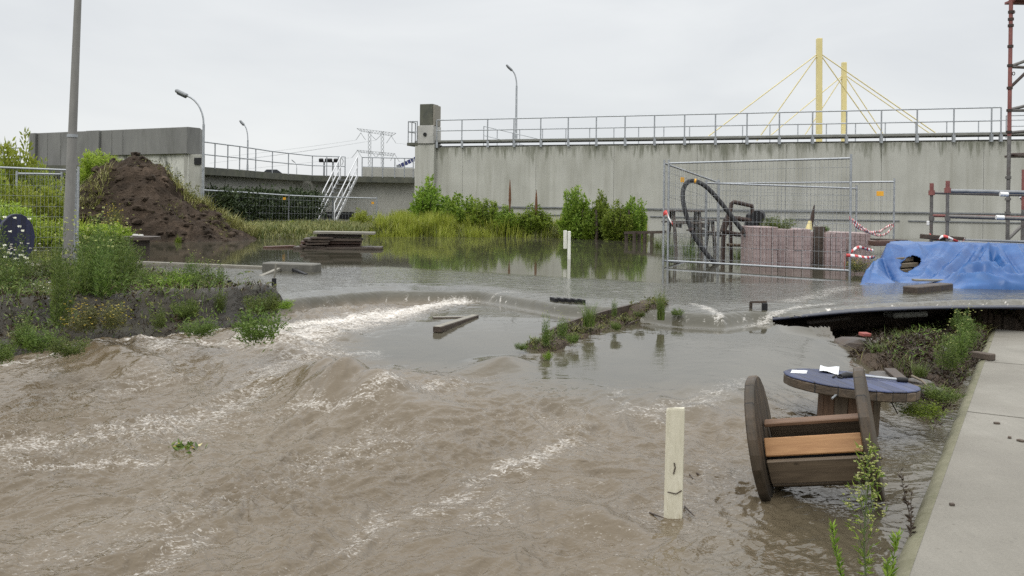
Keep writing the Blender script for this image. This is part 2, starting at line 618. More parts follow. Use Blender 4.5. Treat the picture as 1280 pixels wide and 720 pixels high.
def build_water():
    ys = [1.2]
    while ys[-1] < 62:
        y = ys[-1]
        ys.append(y + min(max(0.42 * y * y / 1150, 0.011), 0.16) if y > 2.6 else y + 0.05)
    ys = np.array(ys)
    nc = 760
    t = np.linspace(-1, 1, nc)
    Y = np.repeat(ys[:, None], nc, 1)
    X = t[None, :] * (0.74 * Y + 1.0)
    base, s, drop, pool, left = water_fields(X, Y)
    h, u, v = lower_waves(X, Y)
    turb = (1 - drop) * (1 - 0.97 * pool) * (1 - sst(2.7, 3.1, X) * sst(1.0, 0.6, np.interp(X, CREST[:, 0], CREST[:, 1]) - Y))
    # calmer water in the lee of the concrete edge and the drums
    slab = np.array([tuple(onz(1240, 411, 0.13))[:2], tuple(onz(1120, 720, 0.13))[:2]])
    e = slab[1] - slab[0]
    n_ = np.array([e[1], -e[0]]) / math.hypot(*e)
    sd = (X - slab[0][0]) * n_[0] + (Y - slab[0][1]) * n_[1]
    side = np.abs(sd)
    turb = turb * (0.28 + 0.72 * sst(0.25, 1.5, side))
    hump = np.zeros_like(X)
    cu, sv = 0.62, 0.785
    hd = lambda a, b: (a * cu + b * sv, -a * sv + b * cu)
    for px, py, la, lu, a in HUMPS:
        p = onz(px, py, zlow(py))
        du, dv = hd(X - p.x, Y - p.y)
        hump += a * np.exp(-(du / lu) ** 2 - (dv / la) ** 2) * (1 + 0.35 * pn(dv * 5, du * 2, 3))
    # foot of the fall: boiling water
    foot = np.exp(-((s + 0.75) / 0.55) ** 2) * (1 - pool) * sst(-6.5, -3.0, X) * sst(0.6, -0.3, X)
    z = base + turb * (h * (1 - 0.6 * np.clip(hump / 0.1, 0, 1)) + hump * 1.6) + foot * (0.035 * fbm(X * 5, Y * 5, 3, 31) + 0.02)
    # ripples in the shallow sheet above the lip
    shal = plan([(480, 334), (830, 354), (1060, 352), (1300, 352), (1700, 352), (1700, 420), (-700, 430), (-700, 342), (170, 331), (360, 338)], ZU)
    sdS = poly_sd(X, Y, shal)
    rip = sst(-0.25, 0.35, sdS)
    z += drop * rip * (0.0035 * fbm(X * 3.2, Y * 6.0, 3, 60) + 0.0016 * pn(X * 13, Y * 21, 61) * (Y < 16))
    fastleft = sst(0.3, -1.0, X) * np.exp(-((s - 0.4) / 0.7) ** 2)
    z += fastleft * 0.014 * fbm(X * 3.0, Y * 4.5, 3, 63)
    z += pool * (1 - drop) * (0.0012 * fbm(X * 1.5, Y * 5, 2, 70))
    # foam
    cell = 1 - np.abs(fbm(u * 4.2, v * 11, 4, 80)) * 2.6
    lace = 1 - np.abs(fbm(u * 9 + 0.5 * pn(v * 7, u * 7, 2), v * 19, 3, 84)) * 2.4
    foam = np.zeros_like(X)
    for pts, w, a in STROKES:
        pl = np.array([tuple(onz(px, py, zlow(py)))[:2] for px, py in pts])
        d, arc, L = line_d(X + 0.11 * fbm(X * 3, Y * 3, 3, 90), Y + 0.11 * fbm(X * 3, Y * 3, 3, 91), pl)
        foam = np.maximum(foam, a * np.exp(-(d / w) ** 2) * (1 - drop))
    for pts, w, a in STROKES_MID:
        pl = plan(pts, 0.5)
        d, arc, L = line_d(X, Y, pl)
        foam = np.maximum(foam, a * np.exp(-(d / w) ** 2))
    f = foam
    bg = turb * (0.12 + 0.14 * sst(-0.15, 0.45, fbm(u * 0.7, v * 1.5, 3, 95)))
    foamv = np.clip(np.maximum(np.clip(f, 0, 1.15) * 0.80, bg), 0, 1)
    # threads of white water down the small falls
    face = np.clip(4 * drop * (1 - drop), 0, 1) * (1 - 0.75 * left)
    thr = sst(-0.05, 0.55, pn(X * 24 + 0.8 * s + 1.5 * pn(X * 2, s, 3), s * 1.5, 97) + 0.6 * pn(X * 45, s * 3, 98)) * (0.55 + 0.9 * sst(-0.3, 0.4, pn(X * 1.9, s * 0, 94)))
    wf = 0.30 + 0.5 * sst(-0.9, -0.35, X) * sst(0.25, -0.05, X) + 0.45 * sst(1.9, 2.2, X)
    foamv = np.maximum(foamv, face * thr * np.clip(wf * 1.2 + 0.12 * sst(1.7, 2.1, X), 0, 0.92))
    z += face * 0.016 * (pn(X * 16 + 1.5 * pn(X * 2, s, 3), s * 1.2, 92) + 0.5 * pn(X * 33, s * 2, 91)) * (1 - left)
    z += sst(0.45, 1.0, foamv) * 0.02 * (1 + fbm(X * 9, Y * 9, 2, 99)) * np.clip(turb + foot, 0, 1)
    silt = np.clip((1 - drop) ** 1.7 * (1 - 0.88 * pool) * (0.35 + 0.65 * sst(0.15, 1.3, side)), 0, 1)
    humpm = np.clip(hump / 0.10, 0, 1)
    ripv = np.clip(0.035 + (1 - 0.75 * humpm) * 0.95 * np.maximum(rip * drop, (1 - drop) * (1 - 0.86 * pool)), 0, 1)
    V = np.stack([X, Y, z], -1).reshape(-1, 3)
    F = gridfaces(len(ys), nc)
    rs = sst(2.75, 3.15, X) * sst(0.85, 0.35, np.interp(X, CREST[:, 0], CREST[:, 1]) - Y)
    sc_ = Y - np.interp(X, CREST[:, 0], CREST[:, 1])
    fy = Y - np.interp(X, [p.x for p in SHEET_P], [p.y for p in SHEET_P])
    gone = (((rs > 0.55) & (fy < 0.02)) | ((X > 3.55) & (fy < 0.02) & (sc_ > -2.6) & (Y > 9.4))).ravel()     # nothing flows in the hollow below the sheet
    F = F[~gone[F].any(1)]
    o = mesh_np('water', V, F, water_mat())
    at_ = o.data.attributes.new('flow', 'FLOAT_COLOR', 'POINT')
    cc = np.stack([foamv, silt, ripv, np.ones_like(X)], -1).reshape(-1, 4).astype(np.float32)
    at_.data.foreach_set('color', cc.ravel())
    tag(o, kind='structure')
    print('water verts', len(V))
    return o


def water_mat():
    m, n = newmat('muddy_water')
    a = n.n('ShaderNodeAttribute', attribute_name='flow')
    sp = n.n('ShaderNodeSeparateColor')
    n.l(a.outputs['Color'], sp.inputs[0])
    foam, silt, rip = sp.outputs[0], sp.outputs[1], sp.outputs[2]
    v1 = n.coord((1, 1, 1), rot=(0, 0, R(38)))
    patch = n.noise(v1, 0.9, 4, 0.55, 0.6)
    brown = n.ramp(patch, [(0.3, (0.092, 0.069, 0.041)), (0.7, (0.120, 0.095, 0.063))])
    dark = n.ramp(patch, [(0.3, (0.046, 0.044, 0.030)), (0.7, (0.070, 0.066, 0.049))])
    col = n.mix(silt, dark, brown)
    # foam breaks into lace and flecks: the flow mask only says how much there is
    def ridge(x, k):
        return n.math('SUBTRACT', 1.0, n.math('MULTIPLY', n.math('ABSOLUTE', n.math('SUBTRACT', x, 0.5)), k))
    vf = n.coord((1.0, 1.9, 1), rot=(0, 0, R(-52)))
    l1 = ridge(n.noise(vf, 6.5, 4, 0.6, 1.2), 4.2)
    l2 = ridge(n.noise(vf, 17, 3, 0.6, 1.0), 3.6)
    l3 = n.noise(vf, 46, 3, 0.65, 0.3)
    pat = n.math('ADD', n.math('ADD', n.math('MULTIPLY', l1, 0.34), n.math('MULTIPLY', l2, 0.30)), n.math('MULTIPLY', l3, 0.42))
    ff = n.math('ADD', pat, n.math('SUBTRACT', n.math('MULTIPLY', foam, 0.72), 0.93))
    ffr = n.ramp(ff, [(0.0, 0.0), (0.13, 0.35), (0.42, 0.9)])
    foamc = n.ramp(l3, [(0.35, (0.44, 0.39, 0.33)), (0.62, (0.78, 0.76, 0.72))])
    col = n.mix(ffr, col, foamc)
    w1 = n.noise(n.coord((1.0, 1.25, 1), rot=(0, 0, R(-52))), 19, 1.6, 0.45, 0.9)
    w3 = n.noise(n.coord((1.0, 1.25, 1), rot=(0, 0, R(-40))), 47, 1.2, 0.4, 0.5)
    w1 = n.math('ADD', w1, n.math('MULTIPLY', w3, 0.2))
    w2 = n.noise(n.coord((1.0, 2.6, 1), rot=(0, 0, R(-8))), 8, 2.5, 0.5, 0.3)
    hh = n.mix(silt, w2, w1)
    b = n.n('ShaderNodeBump')
    b.inputs['Distance'].default_value = 0.013
    n.l(hh, b.inputs['Height'])
    n.l(n.math('MULTIPLY', rip, 0.75), b.inputs['Strength'])
    n.set(Base_Color=col, IOR=1.38, Specular_IOR_Level=0.5, Normal=b.outputs[0],
          Roughness=n.math('ADD', n.math('MULTIPLY', ffr, 0.6), n.math('ADD', 0.03, n.math('MULTIPLY', rip, 0.05))))
    return m


WATER = build_water()

# ------------------------------------------------------------------ ground
M_GROUND = mat('ground_mix', (0.075, 0.06, 0.04), (0.085, 0.10, 0.04), 0.9, 1.2, bump=0.5, bdist=0.05, c3=(0.14, 0.13, 0.06), s3=0.5)
M_MUD = mat('wet_mud', (0.011, 0.009, 0.005), (0.040, 0.032, 0.018), 0.42, 2.2, bump=0.7, bdist=0.06, c3=(0.05, 0.048, 0.024), s3=1.9, rvar=0.2, spec=0.4, fine=7)
M_SOIL = mat('dark_soil', (0.035, 0.024, 0.016), (0.085, 0.058, 0.038), 0.9, 4.0, bump=0.8, bdist=0.04, c3=(0.11, 0.085, 0.06), s3=1.1)

SHORE = np.array([(-60, 17.0), (-12.5, 18.0), (-11.0, 21.2), (-9.8, 24.2), (-7.8, 25.6), (-6.4, 26.2), (-4.0, 28.6), (-1.0, 29.3), (1.6, 29.3), (4.2, 28.8)])


def ground_z(X, Y):
    ysh = np.interp(X, SHORE[:, 0], SHORE[:, 1])
    t = sst(-0.9, 1.1, Y - ysh + 0.25 * pn(X * 1.3, Y * 1.3, 110))
    t = np.where(X > 4.6, t * sst(6.0, 4.6, X), t)
    z = -0.5 + 1.22 * t + 0.03 * fbm(X * 1.1, Y * 1.1, 3, 111) * t
    z = z + 0.30 * sst(38, 60, Y)
    z = np.where(Y < 16, -0.5, z)
    far = np.maximum(np.abs(X), Y)
    return z + 0.0 * far


def nonuni(lo, hi, step, far, n):
    mid = np.arange(lo, hi + 1e-6, step)
    g = np.geomspace(step * 2, far, n)
    return np.concatenate([lo - g[::-1], mid, hi + g])


gx = nonuni(-26, 26, 0.2, 3000, 26)
gy = nonuni(2, 50, 0.2, 3000, 26)
GX2, GY2 = np.meshgrid(gx, gy)
GZ = ground_z(GX2, GY2)
g_o = mesh_np('ground', np.stack([GX2, GY2, GZ], -1).reshape(-1, 3), gridfaces(len(gy), len(gx)), M_GROUND)
tag(g_o, kind='structure')


def patch(name, x0, x1, y0, y1, step, zf, m, keep=None):
    xs, ys = np.arange(x0, x1, step), np.arange(y0, y1, step)
    X, Y = np.meshgrid(xs, ys)
    Z = zf(X, Y)
    F = gridfaces(len(ys), len(xs))
    if keep is not None:
        k = keep(X, Y).ravel()
        F = F[k[F].all(1)]
    return mesh_np(name, np.stack([X, Y, Z], -1).reshape(-1, 3), F, m)


# left bank: mud just breaking through the sheet of water that runs over it
BANK = np.concatenate([plan([(-700, 336), (60, 333), (200, 340), (290, 352), (345, 372)], 0.57),
                       np.array([tuple(onz(*q))[:2] for q in ((352, 396, 0.36), (335, 412, 0.34), (250, 427, 0.33), (150, 430, 0.32), (0, 454, 0.26), (-700, 500, 0.24))])])


def mud_z(X, Y):
    b = bank_base(X, Y)
    sd = poly_sd(X, Y, BANK)
    inn = sst(-0.25, 0.12, sd)
    clump = fbm(X * 1.4, Y * 1.4, 3, 120)
    ysc = np.interp(X, CREST[:, 0], CREST[:, 1])
    face = sst(0.9, 0.1, Y - ysc)         # the broken edge stands out of the water
    z = b - 0.022 + 0.07 * clump + 0.035 * fbm(X * 6, Y * 6, 3, 121) + 0.20 * face + 0.02 * pn(X * 19, Y * 19, 122)
    return np.where(inn > 0, z * inn + (b - 0.35) * (1 - inn), b - 0.5)


bank = patch('mud_bank', -9.6, -1.9, 6.8, 14.4, 0.03, mud_z, M_MUD)
tag(bank, kind='structure')

# right bank: torn soil between the plastic sheet and the concrete edge
RBANK = plan([(985, 408), (1060, 398), (1280, 390), (1300, 412), (1240, 430), (1205, 500), (1185, 540), (1150, 525), (1130, 500), (1130, 488), (1085, 462), (1035, 446), (1030, 430)], 0.2)


def soil_z(X, Y):
    sd = poly_sd(X, Y, RBANK)
    inn = sst(-0.2, 0.3, sd)
    z = 0.06 + 0.13 * sst(6, 10, Y) + 0.09 * fbm(X * 2.2, Y * 2.2, 3, 130) + 0.03 * fbm(X * 8, Y * 8, 3, 131)
    z = z + 0.07 * sst(0.1, 0.7, sd)
    ycs = np.interp(X, CREST[:, 0], CREST[:, 1])
    z = z + 0.05 * sst(2.6, 1.7, ycs - Y) - (0.20 - 0.24 * sst(5.4, 6.5, X)) * sst(1.35, 0.95, ycs - Y)
    ex, ey = SLAB1.x - SLAB0.x, SLAB1.y - SLAB0.y
    sd2 = ((X - SLAB0.x) * ey - (Y - SLAB0.y) * ex) / math.hypot(ex, ey)
    sd2 = sd2 * (1.0 if ((0 - SLAB0.x) * ey - (8 - SLAB0.y) * ex) > 0 else -1.0)
    behind = Y > SLAB0.y + 0.3 - 0.55 * (X - SLAB0.x)
    inn = inn * np.where(behind, 1.0, sst(-0.02, 0.03, sd2))
    z = np.where(behind, z, np.minimum(z, 0.10 + 0.5 * np.clip(sd2, 0, 1)))
    return z * inn + (-0.35) * (1 - inn)


# dark soil at the back of the hollow that the water has washed out
_pts = [(p.x - 0.2, p.y + 0.95) for p in SHEET_P[1:]]
_pts = [(SHEET_P[0].x + 0.1, SHEET_P[0].y + 0.35)] + _pts
_V, _F = [], []
for _i, (_x, _y) in enumerate(_pts):
    for _k, _z in enumerate((-0.5, -0.1, 0.2, 0.46)):
        _V.append((_x + 0.05 * math.sin(_i * 3 + _k * 2), _y + 0.06 * math.cos(_i * 5 + _k * 3), _z))
    if _i:
        for _k in range(3):
            _a = (_i - 1) * 4 + _k
            _F.append((_a, _a + 4, _a + 5, _a + 1))
tag(mesh_np('soil_face', _V, _F, M_SOIL), kind='structure')
soil = patch('soil_bank', 1.8, 8.2, 5.2, 13.2, 0.03, soil_z, M_SOIL)
tag(soil, kind='structure')
# ------------------------------------------------------------------ shared materials
M_CONC = mat('concrete_wall', (0.30, 0.30, 0.27), (0.43, 0.425, 0.385), 0.85, 1.3, (1, 1, 0.35), bump=0.25, bdist=0.01, c3=(0.25, 0.245, 0.21), s3=0.5)
M_CONC2 = mat('pale_concrete', (0.34, 0.34, 0.32), (0.46, 0.45, 0.42), 0.85, 2.0, bump=0.3, bdist=0.01, c3=(0.24, 0.24, 0.21), s3=0.6)
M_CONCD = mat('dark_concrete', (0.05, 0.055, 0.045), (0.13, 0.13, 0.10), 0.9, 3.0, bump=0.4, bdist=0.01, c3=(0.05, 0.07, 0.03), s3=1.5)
M_GALV = mat('galvanised_steel', (0.30, 0.32, 0.34), (0.44, 0.46, 0.48), 0.45, 8, bump=0.05, metal=0.55)
M_GALVD = mat('dull_steel', (0.16, 0.17, 0.18), (0.27, 0.28, 0.29), 0.5, 8, bump=0.05, metal=0.4)
M_ALU = mat('pale_aluminium', (0.55, 0.56, 0.57), (0.70, 0.71, 0.72), 0.4, 8, bump=0.03, metal=0.4)
M_BLACK = mat('black_rubber', (0.007, 0.007, 0.008), (0.022, 0.022, 0.024), 0.6, 12, bump=0.15, spec=0.3)
M_RUST = mat('rusty_steel', (0.020, 0.014, 0.012), (0.062, 0.034, 0.024), 0.7, 14, bump=0.4, c3=(0.014, 0.013, 0.013))
M_WOODD = mat('dark_wet_wood', (0.026, 0.018, 0.013), (0.075, 0.052, 0.036), 0.55, 7, (0.35, 3, 3), bump=0.5, c3=(0.10, 0.085, 0.07), s3=1.2)
M_WOODG = mat('grey_board', (0.15, 0.14, 0.115), (0.27, 0.255, 0.215), 0.75, 6, (0.35, 3, 3), bump=0.4)
M_WHITE = mat('white_paint', (0.62, 0.62, 0.55), (0.80, 0.80, 0.73), 0.55, 4, (1, 1, 0.5), bump=0.08, c3=(0.45, 0.43, 0.34), t3=(0.62, 0.8))
M_ORANGE = mat('orange_tag', (0.72, 0.33, 0.02), (0.8, 0.42, 0.03), 0.5, 8, bump=0.02)
M_RED = mat('red_plastic', (0.45, 0.04, 0.03), (0.55, 0.07, 0.05), 0.5, 8, bump=0.02)
M_WPLAS = mat('white_plastic', (0.7, 0.7, 0.68), (0.8, 0.8, 0.78), 0.45, 8, bump=0.02)


def wall_material():
    m, n = newmat('stained_wall')
    v = n.coord((1, 1, 1))
    base = n.ramp(n.noise(v, 0.8, 6, 0.6, 0.2), [(0.3, (0.345, 0.345, 0.31)), (0.7, (0.425, 0.425, 0.385))])
    st = n.noise(n.coord((1.2, 1.2, 0.10)), 1.9, 5, 0.62, 0.2)
    base = n.mix(n.ramp(st, [(0.45, 0.0), (0.75, 0.6)]), base, (0.235, 0.23, 0.19))
    lt = n.noise(n.coord((1.6, 1.6, 0.14)), 1.3, 4, 0.6, 0.1)
    base = n.mix(n.ramp(lt, [(0.55, 0.0), (0.75, 0.5)]), base, (0.47, 0.47, 0.44))
    # algae and dirt that ran down from the coping, in uneven tongues
    g = n.n('ShaderNodeTexCoord')
    s = n.n('ShaderNodeSeparateXYZ')
    n.l(g.outputs['Object'], s.inputs[0])
    tong = n.noise(n.coord((2.2, 2.2, 0.25)), 1.7, 6, 0.75, 0.1)
    hgt = n.math('ADD', n.math('MULTIPLY', n.math('SUBTRACT', tong, 0.5), 3.6), n.math('SUBTRACT', s.outputs['Z'], 3.95))
    base = n.mix(n.ramp(hgt, [(0.36, 0.0), (0.9, 0.75)]), base, (0.10, 0.105, 0.070))
    bt = n.math('ADD', n.math('MULTIPLY', n.math('SUBTRACT', tong, 0.5), 1.2), n.math('SUBTRACT', 1.1, s.outputs['Z']))
    base = n.mix(n.ramp(bt, [(0.0, 0.0), (0.7, 0.55)]), base, (0.16, 0.155, 0.115))
    pits = n.noise(v, 14, 4, 0.6)
    n.set(Base_Color=base, Roughness=0.85, Specular_IOR_Level=0.3, Normal=n.bump(pits, 0.25, 0.012))
    return m


M_WALL = wall_material()
M_CLADW = mat('weathered_coping', (0.15, 0.155, 0.14), (0.24, 0.24, 0.22), 0.85, 3.0, bump=0.3, c3=(0.09, 0.10, 0.06), s3=1.3)

# ------------------------------------------------------------------ lock wall on the right
WA, WB = Vector((xat(545, 40), 40, 0)), Vector((xat(1260, 32.1), 32.1, 0))
WD = (WB - WA).normalized()
WN = Vector((WD.y, -WD.x, 0))
if WN.y > 0:
    WN = -WN
ZW = 4.42
WL = (WB - WA).length
W0, W1 = -0.95, WL + 22


def wp(s, z, out=0.0):
    p = WA + WD * s + WN * out
    return Vector((p.x, p.y, z))


wall = thing('concrete_wall', 'long high concrete wall with dark run-off stains behind the flooded bushes', 'wall', wp(10, -0.5))
mb = MB()
mb.beam(wp(W0, 1.75, -0.40), wp(W1, 1.75, -0.40), 0.7, 4.9)          # backing
seams = [W0, 1.3, 4.75, 8.2, 11.65, 15.1, 18.55, 22, 25.5, 29, 32.5, 36, W1]
for a, b in zip(seams[:-1], seams[1:]):
    mb.beam(wp(a + 0.004, 1.72, -0.02), wp(b - 0.004, 1.72, -0.02), 0.1, 4.9, bev=0.005)
mb.build('wall_face', M_WALL, wall)
mb = MB()
mb.beam(wp(W0 - 0.1, ZW + 0.03, -0.3), wp(W1, ZW + 0.03, -0.3), 0.85, 0.10, bev=0.012)
mb.build('coping', M_CLADW, wall)
mb = MB()
mb.beam(wp(1.4, 1.55, 0.07), wp(W1, 1.55, 0.07), 0.05, 0.05)
mb.build('pipe', M_GALVD, wall)
for a, b in ((1.4, 9.6), (9.75, 14.7), (15.3, 19.2), (19.5, W1)):
    mb = MB()
    mb.beam(wp(a, 1.235, 0.05), wp(b, 1.235, 0.05), 0.04, 0.04)
    mb.build('pipe', M_GALVD, wall)


def railing(name, label, P, zs, h, ends=None, rails=(1.0, 0.5), r=0.028, m=M_GALV, bracket=None, step=None, cat='railing'):
    """P list of post positions (Vector xy) with base height zs"""
    t = thing(name, label, cat, (P[0][0], P[0][1], zs[0]))
    for p, z in zip(P, zs):
        mb = MB()
        mb.tube([(p[0], p[1], z - 0.05), (p[0], p[1], z + h)], r, 6)
        if bracket is not None:
            q = Vector((p[0], p[1], z)) + bracket * 0.03
            mb.box((q.x, q.y, z - 0.14), (0.10, 0.10, 0.28))
        mb.build('post', m, t)
    for k in rails:
        mb = MB()
        mb.tube([(p[0], p[1], z + h * k) for p, z in zip(P, zs)], r if k > 0.9 else r * 0.85, 6)
        mb.build('rail', m, t)
    return t


step = 22.15 / 18
ps = [wp(0.07 + step * i, 0, 0.16) for i in range(0, 18)] + [wp(0.07 + step * 18, 0, 0.16), wp(WL - 0.28, 0, 0.16)]
railing('railing', 'long galvanised railing along the front edge of the high concrete wall', ps, [ZW + 0.02] * len(ps), 0.96, bracket=-WN)
ps = [wp(-0.3 + 1.2 * i, 0, -5.2) for i in range(1, 26)]
railing('railing', 'second railing seen behind the front one on the high concrete wall', ps, [ZW] * len(ps), 0.98, r=0.024)
ps = [wp(0.9 + 1.5 * i, 0, -3.4) for i in range(0, 3)]
railing('railing', 'short sloping handrail going down behind the left end of the high wall', ps, [ZW + 0.1, ZW - 0.25, ZW - 0.6], 0.9, r=0.024)
ps = [wp(W1 - 21.9 + 1.4 * i, 0, -1.2) for i in range(0, 12)]
railing('railing', 'railing on the high wall to the right of the tall scaffold tower', ps, [ZW] * len(ps), 0.8, r=0.024)

# deck behind the wall top
mb = MB()
pa, pb, pc, pd = wp(W0, 0, -0.76), wp(W1, 0, -0.76), wp(W1, 0, -14), wp(W0, 0, -14)
mb.prism([pa, pb, pc, pd], 0.3, ZW - 0.12)
o = mb.build('road_deck', M_CONC2)
tag(o, kind='structure')

# pillar with the control box at the wall's left end
pil = thing('concrete_pillar', 'stained square pillar with a grey box at the left end of the high wall', 'pillar', wp(-1.0, 0))
def wbox(mb, s0, s1, z0, z1, o0, o1, bev=0.01):
    c = (wp(s0, 0, (o0 + o1) / 2) + wp(s1, 0, (o0 + o1) / 2)) / 2
    M = Matrix((WD, WN, Vector((0, 0, 1)))).transposed()
    mb.box((c.x, c.y, (z0 + z1) / 2), (abs(s1 - s0), abs(o1 - o0), z1 - z0), M, bev)
mb = MB(); wbox(mb, -0.95, 0.0, -0.5, ZW - 0.1, -0.6, 0.28); mb.build('column', M_WALL, pil)
mb = MB(); wbox(mb, -0.80, -0.02, ZW - 0.08, ZW + 0.74, -0.5, 0.34, 0.02); bx = mb.build('control_box', M_CONC2, pil)
cpos = wp(-0.42, ZW + 0.34, 0.35)
mb = MB(); mb.tube([cpos, cpos + WN * 0.03], 0.085, 14); mb.build('socket', M_BLACK, bx)
mb = MB(); wbox(mb, -0.76, -0.12, ZW + 0.745, ZW + 1.72, -0.42, 0.22, 0.015); mb.build('post', M_CONCD, pil)
mb = MB(); wbox(mb, -0.115, 0.0, ZW + 0.745, ZW + 1.66, -0.4, 0.2, 0.01); mb.build('cable_duct', M_WOODG, pil)
mb = MB(); wbox(mb, -1.35, -0.81, ZW - 0.16, ZW - 0.02, -0.5, 0.3); mb.build('platform', M_CONCD, pil)
ps = [wp(-0.85, 0, 0.27), wp(-1.12, 0, 0.27), wp(-1.3, 0, 0.27), wp(-1.3, 0, -0.45)]
railing('railing', 'small railing on the ledge left of the pillar box', ps, [ZW] * 4, 0.94, r=0.026)

# ------------------------------------------------------------------ left road bridge
ZD = 3.0
DP = [Vector((xat(px, d), d, 0)) for px, d in ((150, 30.5), (236, 33.8), (300, 37.6), (345, 41.6), (390, 44.8), (446, 45.6), (520, 46.2))]
br = thing('road_bridge', 'low concrete road bridge with overhanging deck edge behind the stairs', 'bridge', (DP[3].x, DP[3].y, 0))
mb = MB()
for a, b in zip(DP[1:-1], DP[2:]):
    n = Vector((b.y - a.y, a.x - b.x, 0)).normalized()
    if n.y > 0:
        n = -n
    a2, b2 = a - n * 0.75, b - n * 0.75
    e_ = (b2 - a2).normalized() * 0.3
    mb.beam((a2.x - e_.x, a2.y - e_.y, 1.2), (b2.x + e_.x, b2.y + e_.y, 1.2 + 0.001), 0.5, 3.0)
mb.build('abutment_wall', M_CONC, br)
mb = MB()
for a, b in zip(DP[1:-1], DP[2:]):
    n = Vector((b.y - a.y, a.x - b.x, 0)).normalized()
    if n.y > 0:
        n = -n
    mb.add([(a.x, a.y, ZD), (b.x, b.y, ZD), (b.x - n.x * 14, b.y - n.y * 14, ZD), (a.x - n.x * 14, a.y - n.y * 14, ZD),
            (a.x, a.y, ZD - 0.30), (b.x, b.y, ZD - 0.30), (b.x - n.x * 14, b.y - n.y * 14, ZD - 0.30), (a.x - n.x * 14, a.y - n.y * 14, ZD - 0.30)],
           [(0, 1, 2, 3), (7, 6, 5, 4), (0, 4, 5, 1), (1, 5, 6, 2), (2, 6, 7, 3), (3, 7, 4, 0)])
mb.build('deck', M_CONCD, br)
def along(P, d):
    for a, b in zip(P[:-1], P[1:]):
        L = (b - a).length
        if d <= L:
            return a + (b - a) * (d / L)
        d -= L
    return P[-1]
tot = sum((b - a).length for a, b in zip(DP[1:-1], DP[2:]))
P2 = DP[1:]
def dstat(px):
    best = min((abs(CX + FPX * along(P2, tot * k / 800).x / along(P2, tot * k / 800).y - px), k) for k in range(801))
    return along(P2, tot * best[1] / 800)
ps = [dstat(px) for px in (252, 268, 284, 299, 319, 340, 360, 390, 408, 422, 431)]
railing('railing', 'galvanised railing along the bridge deck left of the stairs', ps, [ZD] * len(ps), 0.98, r=0.028)
ps = [dstat(px) for px in (452, 465, 478, 493, 505, 516)]
railing('railing', 'galvanised railing on the bridge deck right of the stairs', ps, [ZD] * len(ps), 0.98, r=0.028)

# concrete barrier blocks behind that railing, and a striped boom
bar = thing('concrete_barrier', 'long low pale concrete barrier on the bridge deck right of the stairs', 'barrier', at(480, 220, 47.5))
mb = MB(); a, b = at(453, 214, 47.5), at(530, 215, 48.5); mb.beam((a.x, a.y, 3.27), (b.x, b.y, 3.27), 0.35, 0.55, bev=0.03); mb.build('barrier_block', M_CONC, bar)
M_BLUE2 = mat('dark_blue_paint', (0.015, 0.02, 0.10), (0.03, 0.04, 0.16), 0.5, 5)
boom = thing('barrier_boom', 'dark blue and white barrier arm raised beside the pillar', 'boom', at(505, 205, 49))
a, b = at(498, 208.5, 49), at(522, 197, 49)
for i in range(6):
    p, q = a.lerp(b, i / 6), a.lerp(b, (i + 0.8) / 6)
    mb = MB(); mb.beam(p, q, 0.08, 0.22); mb.build('boom_segment', M_BLUE2, boom)
mb = MB(); mb.beam(a, b, 0.04, 0.16); mb.build('arm', M_WPLAS, boom)
mb = MB(); mb.beam((a.x, a.y, ZD), a + Vector((0, 0, 0.1)), 0.2, 0.2); mb.build('post', M_GALVD, boom)

# stairs
st = thing('metal_stairs', 'steep white metal stairs with handrails leading up to the bridge deck', 'stairs', at(415, 275, 43))
T0, T1 = at(447, 219, 44.95), at(421, 219, 45.2)       # top right / top left
wv = (T1 - T0); wv.z = 0; wv = wv.normalized() * 0.92
T0 = Vector((T0.x, T0.y, ZD)); T1 = T0 + wv
pbot = at(414, 279, 42.9)
B0 = Vector((pbot.x + 0.15, pbot.y, 0.6)); B1 = B0 + wv
for a, b in ((T0, B0), (T1, B1)):
    mb = MB(); mb.beam(a, b, 0.04, 0.14); mb.build('stringer', M_ALU, st)
    for k in (1.0, 0.5):
        mb = MB(); mb.tube([a + Vector((0, 0, k)), b + Vector((0, 0, k))] + ([b + Vector((0, 0, 0.02))] if k == 1.0 else []), 0.032, 6); mb.build('handrail', M_ALU, st)
    for k in (0.02, 0.36, 0.68):
        p = a.lerp(b, k); mb = MB(); mb.tube([p, p + Vector((0, 0, 1.0))], 0.028, 6); mb.build('post', M_ALU, st)
for i in range(1, 11):
    p, q = T0.lerp(B0, i / 11), T1.lerp(B1, i / 11)
    mb = MB(); mb.beam(p, q, 0.22, 0.035); mb.build('tread', M_GALVD, st)
mb = MB(); lo = mb.tube([T1 + Vector((-0.0, 0, 0.98)), T1 + Vector((0.12, 0.05, 0.75)), T1 + Vector((0.05, 0.02, 0.55))], 0.03, 6); mb.build('handrail', M_ALU, st)
fo = thing('concrete_block', 'grey concrete footing beside the foot of the metal stairs', 'block', at(387, 275, 42.5))
p = at(387, 275, 42.5); mb = MB(); mb.box((p.x, p.y, 0.85), (0.42, 0.5, 0.9), bev=0.03); mb.build('block_body', M_CONC, fo)
o_dark = thing('stair_shade_panel', 'black panel as the shade of an opening in the bridge wall behind the stairs', 'opening', at(425, 270, 45.3))  # solid black panel: the shade of an opening put into its colour
p, q = at(405, 270, 45.0), at(442, 270, 45.4); mb = MB(); mb.beam((p.x, p.y, 0.85), (q.x, q.y, 0.85), 0.25, 0.62); mb.build('opening_shade', M_BLACK, o_dark)

